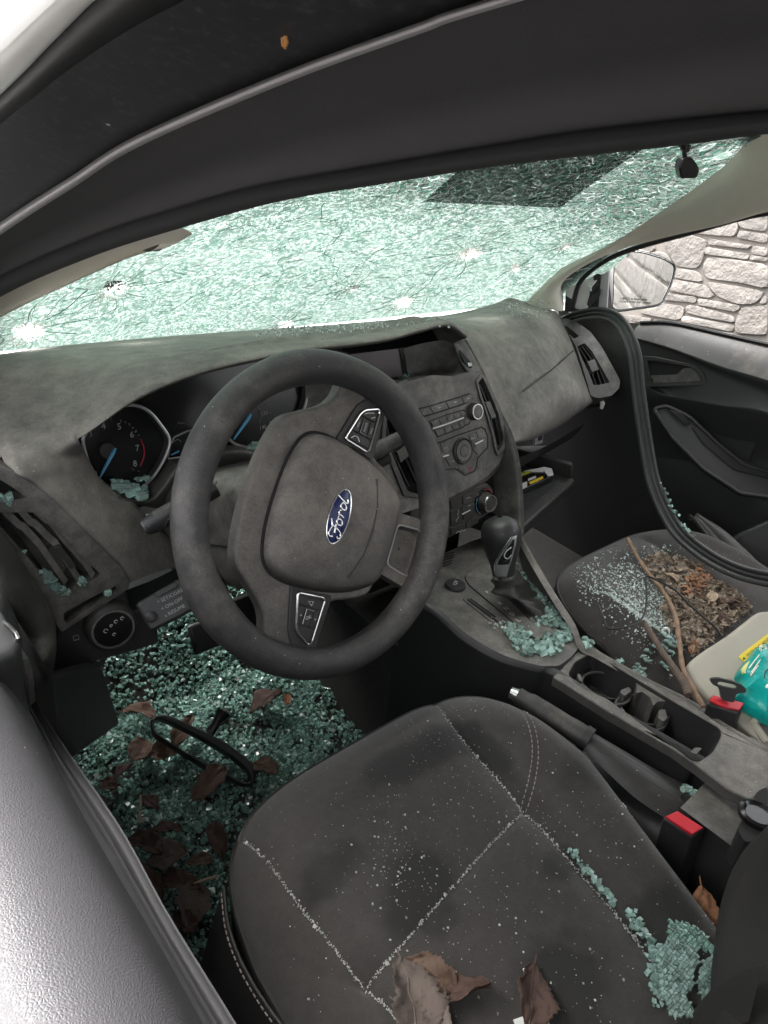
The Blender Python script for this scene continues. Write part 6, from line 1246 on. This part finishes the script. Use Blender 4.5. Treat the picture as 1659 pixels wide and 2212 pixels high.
# small white paper tag
p0 = U(*c11(800, 1720), 'z', .355); TG = Frame(p0, (-.6, .2, .8), (0, 1, 0)); tag(MB().prism(TG, [TG.px(*c11(*p)) for p in ((775, 1655), (830, 1655), (825, 1780), (770, 1785))], -.0004, .0004).build('paper_tag', M['white_print'], None, smooth=0), 'small white paper tag by the seat back', 'tag')
p0 = sl3(SD, 1148, 2207, .004); TG = Frame(p0, (0, 0, 1), (1, -.4, 0)); tag(MB().box(TG, -.016, .016, -.006, .006, -.0004, .0004).build('paper_tag', M['white_print'], None, smooth=0), 'white paper tag under the curled leaf on the seat', 'tag')
# ---- glass in other places
def place(name, conv, pts, z, mat, label, n, sig, size=(.006, .011), h=.002, flat=.8): return cluster(name, conv, None, pts, mat, label, size, n, sig, z, h=h, flat=flat)
def placef(name, conv, pts, fr, mat, label, n, sig, size=(.005, .010), h=.004, flat=.35):
    mb = MB(); P = evenly([A(*conv(*p)) for p in pts], 200)
    for _ in range(n):
        q = P[random.randrange(200)]+np.array([random.gauss(0, sig), random.gauss(0, sig)]); a, b = fr.px(*q, h); chunk_mesh(mb, fr.pt(a, b, h+random.uniform(0, .003)), random.uniform(*size)*random.choice((.45, .7, 1, 1.1)), flat)
    o = mb.build(name, M[mat], None, smooth=0); return tag(o, label, 'glass', None, 'stuff')
SHF = Frame(U(*c2(430, 850), 'y', .215), (0, -.55, .83)); SH2 = Frame(U(*c2(1260, 560), 'y', .215), (0, -.55, .83))
placef('glass_chunks', c2, [(330, 810), (400, 830), (470, 850), (530, 860)], SHF, 'glass_mint', 'mint glass heap lying below the rev counter', 60, 7, (.008, .017))
placef('glass_chunks', c2, [(470, 770), (540, 770)], SHF, 'glass_mint', 'loose glass crumbs at the rev counter edge', 16, 5, (.005, .009))
placef('glass_chunks', c2, [(1190, 565), (1260, 560), (1320, 560)], SH2, 'glass_mint', 'mint glass bits lying below the speedometer', 30, 5, (.006, .012))
placef('glass_chunks', c1, [(375, 1150), (440, 1210), (480, 1290), (590, 1310)], PF, 'glass_mint', 'mint glass crumbs caught along the left vent bottom edge', 40, 4.5, (.006, .011), -.002, .8)
placef('glass_chunks', c1, [(690, 1190), (720, 1230), (775, 1225)], PF, 'glass_mint', 'mint glass crumbs in the right corner of the left vent', 12, 3.5, (.006, .010), -.004, .8)
placef('glass_chunks', c1, [(0, 505), (80, 520)], PF, 'glass_mint', 'glass crumbs in the small upper demist vent', 12, 3, (.006, .010), -.004, .8)
placef('glass_chunks', c1, [(200, 960), (215, 990)], PF, 'glass_mint', 'two crumbs on the left edge of the driver vent', 4, 2, (.005, .008), -.002, .8)
placef('glass_chunks', c1, [(920, 1315), (925, 1320)], PF, 'glass_mint', 'single glass crumb in the slot above the light switch', 3, 2, (.007, .010), -.004, .8)
placef('glass_chunks', c4, [(940, 1925), (1000, 1980), (1080, 2030), (1150, 2020), (1220, 1980), (1290, 1920)], TF, 'glass_mint', 'mint glass band round the rear of the gear gate', 170, 9, (.006, .012), .005, .8)
placef('glass_chunks', c4, [(1070, 1680), (1120, 1740), (1180, 1810), (1220, 1870), (1270, 1920)], TF, 'glass_mint', 'mint glass crumbs along the right of the gear gate', 110, 8, (.006, .012), .006, .8)
placef('glass_chunks', c4, [(960, 1550), (1000, 1600), (1060, 1670)], TF, 'glass_mint', 'fine glass crumbs beside the shift boot', 45, 5, (.004, .008), .005, .8)
placef('glass_chunks', c4, [(1090, 1880), (1120, 1850), (1150, 1830)], TF, 'glass_mint', 'glass crumbs inside the rear corner of the gate', 40, 7, (.005, .010), .004, .8)
placef('glass_chunks', c4, [(820, 1860), (870, 1890), (920, 1925)], TF, 'glass_clear', 'pale glass crumbs along the card slot', 30, 7, (.002, .005), .004, .8)
placef('glass_chunks', c5, [(440, 1230), (480, 1260)], TF, 'glass_mint', 'mint glass lump on the console right edge', 12, 4, (.007, .012), .004, .8)
place('glass_chunks', c5, [(740, 2040), (760, 2090), (700, 2130)], ('z', .335), 'glass_clear', 'white grit caught round the hand brake boot', 60, 3, (.002, .004))
place('glass_chunks', c5, [(1040, 2140), (1100, 2170), (1160, 2210)], ('z', .34), 'glass_mint', 'mint crumbs in the pocket behind the hand brake', 34, 4, (.004, .008))
place('glass_chunks', c4, [(285, 440), (330, 435), (360, 425)], ('z', .655), 'glass_mint', 'glass crumbs on the shelf below the centre screen', 14, 3, (.004, .007))
# dash top grit along the glass
mb = MB()
for _ in range(420):
    t = random.random(); q = np.array([560+t*400+random.gauss(0, 10), 716-t*28+abs(random.gauss(0, 9))]); 
    p = U(q[0], q[1], 'y', .36-.006*max(0, q[1]-(712-t*30))); chunk_mesh(mb, p+A(0, 0, .003), random.uniform(.0015, .0035))
for _ in range(120):
    q = (random.uniform(1080, 1190), random.uniform(645, 690)); p = U(q[0], q[1], 'z', .705); chunk_mesh(mb, p+A(0, 0, .004), random.uniform(.0015, .003))
stuff('glass_grit', mb, 'glass_clear', 'pale glass grit along the dash top under the windshield')
# ---- passenger seat: glass, litter, sticks, wire
def pf(px, py, h=0): return sl3(SPa, px, py, h)
mb = MB(); mb2 = MB(); n = 0
while n < 3400:
    x, y = random.uniform(1215, 1620), random.uniform(1175, 1500)
    d = math.exp(-((x-1370)/85)**2-((y-1330)/75)**2)+.35*math.exp(-((x-1330)/110)**2-((y-1260)/60)**2)+.3*math.exp(-((x-1420)/60)**2-((y-1180)/14)**2)+.16*(inpoly(x, y, [c5(*q) for q in ((880, 690), (1190, 830), (1480, 1050), (1120, 1330), (900, 1060))]))
    if random.random() > d: continue
    p = pf(x, y, .0012)
    if SPa.edge(p[0], p[1]) > .95: continue
    n += 1; chunk_mesh(mb if random.random() < .9 else mb2, p, random.choice((.001, .0014, .0018, .0024, .0034)))
stuff('glass_specks', mb, 'glass_clear', 'white glass specks strewn over the passenger seat'); stuff('glass_chips', mb2, 'glass_mint', 'mint glass chips among specks on the passenger seat')
cluster('glass_chunks', c5, SPa, [(620, 1200), (700, 1240), (820, 1330), (960, 1430)], 'glass_mint', 'mint glass crumbs along the left edge of the passenger seat', (.005, .010), 80, 7)
sheet(SPa, c5, [(775, 1280), (810, 1245), (885, 1235), (890, 1290), (850, 1330), (810, 1315)], .007, 'glass_mint', 'mint cracked glass piece left of the dark stick', .006)
sheet(SPa, c5, [(905, 1230), (960, 1225), (1000, 1260), (1010, 1295), (980, 1320), (940, 1290)], .007, 'glass_mint', 'mint cracked glass piece between the two sticks', .006)
sheet(SPa, c5, [(890, 1180), (930, 1170), (965, 1185), (960, 1205), (910, 1210)], .006, 'glass_clear', 'pale cracked glass piece above the stick pair', .006)
mb = MB(); n = 0; lit = [(880, 690), (1000, 700), (1160, 760), (1190, 830), (1350, 900), (1440, 980), (1480, 1050), (1400, 1090), (1250, 1200), (1120, 1330), (1060, 1250), (900, 1060), (960, 960), (860, 820), (800, 740)]
litp = [c5(*p) for p in lit]
while n < 2300:
    x, y = random.uniform(1380, 1640), random.uniform(1180, 1430)
    if not inpoly(x, y, litp): continue
    n += 1; p = pf(x, y, random.uniform(.001, .016)); s = random.uniform(.003, .009); a = np.array([random.gauss(0, 1) for _ in range(3)]); a[2] *= .4; a = unit(a)*s; b = np.array([random.gauss(0, 1) for _ in range(3)]); b[2] *= .5; b = unit(b)*s*.5
    mb.add([p-a, p-b+A(0, 0, .002), p+a, p+b+A(0, 0, .001)], [(0, 1, 2), (0, 2, 3)])
stuff('leaf_litter', mb, 'litter', 'dry crumbled leaf litter on the passenger seat', 'litter')
mb = MB()
for _ in range(90):
    q = c5(random.gauss(1130, 45), random.gauss(860, 40)); p = pf(*q, random.uniform(.010, .022)); a = unit(np.array([random.gauss(0, 1), random.gauss(0, 1), .3]))*random.uniform(.004, .010); b = np.cross(a, A(0, 0, 1))*.4; mb.add([p-a, p-b, p+a, p+b], [(0, 1, 2), (0, 2, 3)])
stuff('red_leaf_scraps', mb, 'leaf_rust', 'reddish leaf scraps in the litter on the passenger seat', 'litter')
for i, (x, y, s, r, mt, lb) in enumerate([(985, 850, .04, .4, 'leaf_tan', 'pale tan leaf at the upper left of the litter pile'), (1230, 970, .045, 1.7, 'leaf_tan', 'curled tan leaf in the middle of the litter pile'), (1330, 1000, .05, .9, 'leaf_dark', 'dark curled leaf at the right of the litter pile'), (1080, 930, .04, 2.2, 'leaf_rust', 'rusty leaf below the red scraps on the litter pile'), (1290, 1110, .05, 2.7, 'leaf_dark', 'dark leaf on litter beside the cream tub corner'), (920, 1370, .035, .8, 'leaf_rust', 'small rust leaf by the dark stick on the passenger seat'), (1110, 1280, .035, 1.9, 'leaf_rust', 'narrow rust leaf between the light stick and the cream tub'), (960, 1030, .035, 1.1, 'leaf_tan', 'small tan leaf left of the light stick')]):
    leaf(0, 0, 0, s*.7, r, mt, lb, (random.uniform(-.4, .4), random.uniform(-.5, .5)), .6, .6, 'leaves on the passenger seat', p=pf(*c5(x, y), .014), shape=i*.3)
P = [U(*c5(*p), 'z', .404-(p[1]-605)*.00001) for p, h in (((710, 605), .014), ((760, 700), .016), ((840, 820), .018), ((920, 920), .02), ((985, 1030), .022), ((1015, 1130), .024), ((1030, 1250), .024), ((1050, 1400), .022), ((1110, 1520), .02), ((1175, 1640), .012))]
tag(MB().tube(crom(P, 50), [.0032+.0012*math.sin(i*.9)**2 for i in range(50)], 9).build('stick', M['stick']), 'long light brown stick bent across the passenger seat', 'stick')
P = [U(*c5(*p), 'z', .398-(p[1]-1115)*.00001) for p, h in (((805, 1115), .014), ((860, 1200), .018), ((930, 1310), .02), ((1000, 1410), .02), ((1060, 1500), .014), ((1085, 1570), .006))]
tag(MB().tube(crom(P, 40), [.0038+.0018*i/40+.001*math.sin(i*1.3)**2 for i in range(40)], 9).build('stick', M['stick_dark']), 'shorter dark brown stick left of the light one', 'stick')
P = [U(*c5(*p), 'z', .385+h*.9) for p, h in (((530, 1015), .006), ((560, 1090), .008), ((588, 1155), .012), ((680, 1155), .02), ((770, 1125), .024), ((815, 1060), .03), ((828, 950), .032), ((820, 850), .034), ((840, 840), .035), ((900, 865), .034), ((1000, 920), .032), ((1090, 1010), .03), ((1190, 1100), .026), ((1250, 1150), .024), ((1285, 1205), .02))]
tag(MB().tube(crom(P, 90), .0018, 7).build('wire', M['wire']), 'thin black wire bent in a loop over the passenger seat', 'wire')
# ---- cream tub lid with the wipes pack on the passenger seat
TB = Frame(U(1600, 1420, 'z', .395), (-.30, -.25, 1), (.6, -.8, 0)); T10 = lambda L, h=0: [TB.px(*c10(*p), h) for p in L]
tub = empty('cream_tub', tuple(U(1600, 1420, 'z', .38)), 'cream plastic tub resting on the passenger seat', 'tub')
def tchild(o): o.parent = tub; o.matrix_parent_inverse = Matrix.Translation(-Vector(tub.location)); return o
tl_ = T10([(830, 800), (835, 740), (880, 690), (1000, 600), (1250, 440), (1500, 240), (1560, 200), (1659, 190), (1800, 190), (2100, 700), (2100, 1700), (1700, 1650), (1500, 1480), (1250, 1250), (1050, 1120), (900, 950)])
tl_ = rpoly(tl_, .015, 4)
tchild(MB().prism(TB, tl_, -.035, 0).build('tub_lid', M['tub'], None, smooth=40, bevel=.006, seg=4) if False else MB().prism(TB, tl_, -.035, 0).build('tub_lid', M['tub'], None, smooth=60, bevel=.006, seg=4))
tchild(MB().tube([TB.pt(a, b, .001) for a, b in T10([(1640, 1560), (1530, 1400), (1510, 1370), (1540, 1320), (1600, 1300), (1680, 1320)])], .006, 8).build('tub_handle', M['tub'], None))
tchild(MB().prism(TB, T10([(1560, 1390), (1600, 1340), (1680, 1350), (1680, 1520), (1650, 1500)]), -.001, .0008).build('tub_handle_well', M['stack'], None, smooth=0))
yl = T10([(1350, 680), (1380, 645), (1659, 432), (1750, 360), (1790, 420), (1659, 535), (1410, 725)]); yo = tchild(MB().prism(TB, yl, 0, .0012).build('warning_label', M['yellow'], None, smooth=0))
a, b = T10([(1530, 600)])[0]; d0, d1 = T10([(1410, 690), (1659, 500)]); rt = math.atan2(d1[1]-d0[1], d1[0]-d0[0])
o = text('warning_lettering', 'WARNING  ADVERTENCIA', TB, *T10([(1435, 668)])[0], .0072, M['ink'], None, rot=rt, h=.0016, align='LEFT'); tchild(o)
tri = T10([(1400, 715), (1395, 680), (1425, 690)]); tchild(MB().prism(TB, tri, .001, .0017).build('warning_triangle', M['ink'], None, smooth=0))
def teal():
    t = NT('teal_wrapper'); n = t.noise(9, 4); n2 = t.noise(25, 3)
    t.bsdf(t.mix(t.mapr(n, .45, .7), (.0, .33, .30), (.005, .45, .40)), .3, t.bump(n2, .6, .01)); return t.m
M['teal'] = teal()
wp = empty('wipes_pack', tuple(U(1640, 1450, 'z', .43)), 'turquoise soft wipes pack lying on the cream tub', 'wipes pack')
def wchild2(o): o.parent = wp; o.matrix_parent_inverse = Matrix.Translation(-Vector(wp.location)); return o
WPf = Frame(TB.o+TB.n*.012, TB.n, TB.x)
wo = [WPf.px(*c10(*p), .01) for p in ((1480, 660), (1560, 560), (1659, 510), (1900, 400), (2050, 800), (1900, 1350), (1659, 1310), (1560, 1240), (1400, 1130), (1310, 1110), (1350, 1050), (1400, 900), (1370, 830), (1400, 760))]
wo = [tuple(p) for p in crom([A(*p) for p in wo], 60, True)]
mb = MB().dome(WPf, wo, [(1.0, -.010), (1.02, -.004), (.97, .008), (.88, .016), (.7, .021), (.45, .023), (.2, .0235)])
for i, v in enumerate(mb.v): mb.v[i] = tuple(np.array(v)+WPf.n*.0025*math.sin(v[0]*90+2)*math.sin(v[1]*110))
wchild2(mb.build('wrapper', M['teal'], None, smooth=180))
W10 = lambda L, h: [WPf.px(*c10(*p), h) for p in L]
M['pale_print'] = simple('pale_print', (.75, .78, .66), .4); M['lemon'] = simple('lemon_print', (.75, .70, .25), .4)
wchild2(MB().prism(WPf, rpoly(W10([(1400, 840), (1395, 780), (1440, 730), (1480, 710), (1460, 800), (1430, 850)], .014), .003), .006, .0155).build('printed_patch', M['lemon'], None))
def spir(cx, cy, r0, r1, n): return [WPf.pt(*WPf.px(*c10(cx+(r0+(r1-r0)*i/n)*math.cos(i*.5), cy+(r0+(r1-r0)*i/n)*math.sin(i*.5)), .0215), .0215) for i in range(n)]
wchild2(MB().tube(spir(1605, 590, 12, 45, 28), .0007, 5).build('printed_swirl', M['pale_print'], None))
for (x0_, y0_, x1_, y1_) in ((1460, 790, 1570, 650), (1490, 830, 1610, 660), (1475, 870, 1560, 760)):
    P = [WPf.pt(*q, .0225) for q in W10([(x0_, y0_), (x1_, y1_)], .0225)]; wchild2(MB().tube(evenly(P, 4), .0009, 5).build('printed_line', M['pale_print'], None))
wchild2(MB().tube([WPf.pt(*q, .0245) for q in W10([(1659, 800), (1630, 830), (1620, 900), (1640, 950)], .0245)], .0007, 5).build('printed_curve', M['ink'], None))
wchild2(MB().prism(WPf, W10([(1625, 990), (1659, 920), (1720, 960), (1680, 1010)], .024), .02, .0252).build('printed_label', M['pale_print'], None, smooth=0))
# ---- loose door seal hanging into the car
pth = crom([A(.715, .44, .66), A(.70, .40, .685), U(1290, 677, 'x', .68), U(1335, 692, 'x', .655), U(1368, 755, 'x', .61), U(1380, 850, 'x', .575), U(1394, 950, 'x', .54), U(1414, 1050, 'x', .50), U(1458, 1140, 'x', .465), U(1520, 1196, 'x', .44), U(1590, 1233, 'x', .43), U(1665, 1252, 'x', .425), U(1760, 1265, 'x', .42)], 90)
seal = empty('door_seal', tuple(pth[60]), 'black rubber door seal hanging loose from the passenger pillar', 'door seal')
def schild(o): o.parent = seal; o.matrix_parent_inverse = Matrix.Translation(-Vector(seal.location)); return o
def offs(k, h):
    out = []
    for i, p in enumerate(pth):
        t = unit(pth[min(i+1, 89)]-pth[max(i-1, 0)]); v = unit(CAM-p); s = unit(np.cross(t, v)); out.append(p+s*k+np.cross(s, t)*h)
    return out
schild(MB().grid([offs(-.012, 0), offs(-.012, -.01), offs(.012, -.01), offs(.012, 0), offs(-.012, 0)]).build('seal_base', M['rubber'], None, smooth=40))
for k, r in ((-.0105, .0042), (-.001, .0030), (.0095, .0052)): schild(MB().tube(offs(k, .001), r, 8).build('seal_lip', M['rubber_grey'], None))
# crumbs on the seal
mb = MB()
for _ in range(26):
    i = int(random.gauss(58, 3)); p = offs(-.016, .004)[max(0, min(89, i))]; chunk_mesh(mb, p+np.array([random.gauss(0, .002) for _ in range(3)]), random.uniform(.003, .007))
stuff('glass_chunks', mb, 'glass_mint', 'mint crumbs stuck along the loose door seal')
# ---- torn grey trim strip
ts = empty('trim_strip', tuple(U(1580, 1200, 'z', .40)), 'torn grey plastic trim strip behind the loose door seal', 'trim strip')
def tsch(o): o.parent = ts; o.matrix_parent_inverse = Matrix.Translation(-Vector(ts.location)); return o
A5 = [U(*c5(*p), 'x', x) for p, x in (((1115, 490), .60), ((1230, 650), .575), ((1380, 880), .545), ((1480, 1050), .525), ((1600, 1240), .50))]
B5 = [U(*c5(*p), 'x', x) for p, x in (((1135, 465), .61), ((1300, 560), .60), ((1480, 720), .58), ((1580, 820), .57), ((1750, 960), .55))]
tsch(MB().patch([A5, [(a*.7+b*.3)+A(0, 0, .006) for a, b in zip(A5, B5)], [(a*.62+b*.38)+A(0, 0, .0) for a, b in zip(A5, B5)], [(a+b*2)/3+A(0, 0, .006) for a, b in zip(A5, B5)], B5], 20, 24).build('strip_body', M['plastic'], None, smooth=60, solid=.004))
tsch(MB().tube([(a*.93+b*.07)+A(-.002, 0, .006) for a, b in zip(A5, B5)], .0025, 6).build('strip_bead', M['stack'], None))
for k in range(7): p = A5[0]*.8+B5[0]*.2; tsch(MB().tube([p, p+A(random.gauss(0, .006), random.gauss(.012, .004), random.gauss(0, .006))], .0011, 5).build('torn_edge', M['plastic'], None)) 
# ---- booklets in the glovebox
BKf = Frame(GX.pt(0, 0, .004), GX.n, GX.x); b4 = lambda L, h=0: [BKf.px(*c4(*p), h) for p in L]
bks = empty('booklet', tuple(BKf.pt(.1, sg*.05)), 'black and white handbook stack lying in the open glovebox', 'handbook')
def bchild(o): o.parent = bks; o.matrix_parent_inverse = Matrix.Translation(-Vector(bks.location)); return o
q = b4([(980, 1015), (1130, 960), (1180, 975), (1185, 1010), (1120, 1040), (985, 1095)], .012)
bchild(MB().prism(BKf, q, 0, .012).build('handbook_block', M['gloss'], None, smooth=0, bevel=.001))
bchild(MB().prism(BKf, b4([(1010, 985), (1130, 960), (1175, 970), (1185, 1005), (1150, 1010), (1130, 985)], .0135), .0115, .0145).build('white_page', M['white_print'], None, smooth=0))
M['olive'] = simple('olive_print', (.34, .36, .03), .45)
bchild(MB().prism(BKf, b4([(980, 1000), (1050, 975), (1070, 980), (990, 1012)], .0135), .0118, .0142).build('cover_band', M['olive'], None, smooth=0))
bchild(MB().prism(BKf, b4([(1040, 1050), (1120, 1015), (1125, 1025), (1050, 1060)], .0125), .0118, .0136).build('cover_band', M['yellow'], None, smooth=0))
for L in ([(990, 1060), (1030, 1045), (1030, 1075), (995, 1092)], [(1035, 1030), (1080, 1012), (1082, 1022), (1036, 1040)]): bchild(MB().prism(BKf, b4(L, .0125), .0118, .0134).build('cover_print', M['white_print'], None, smooth=0))
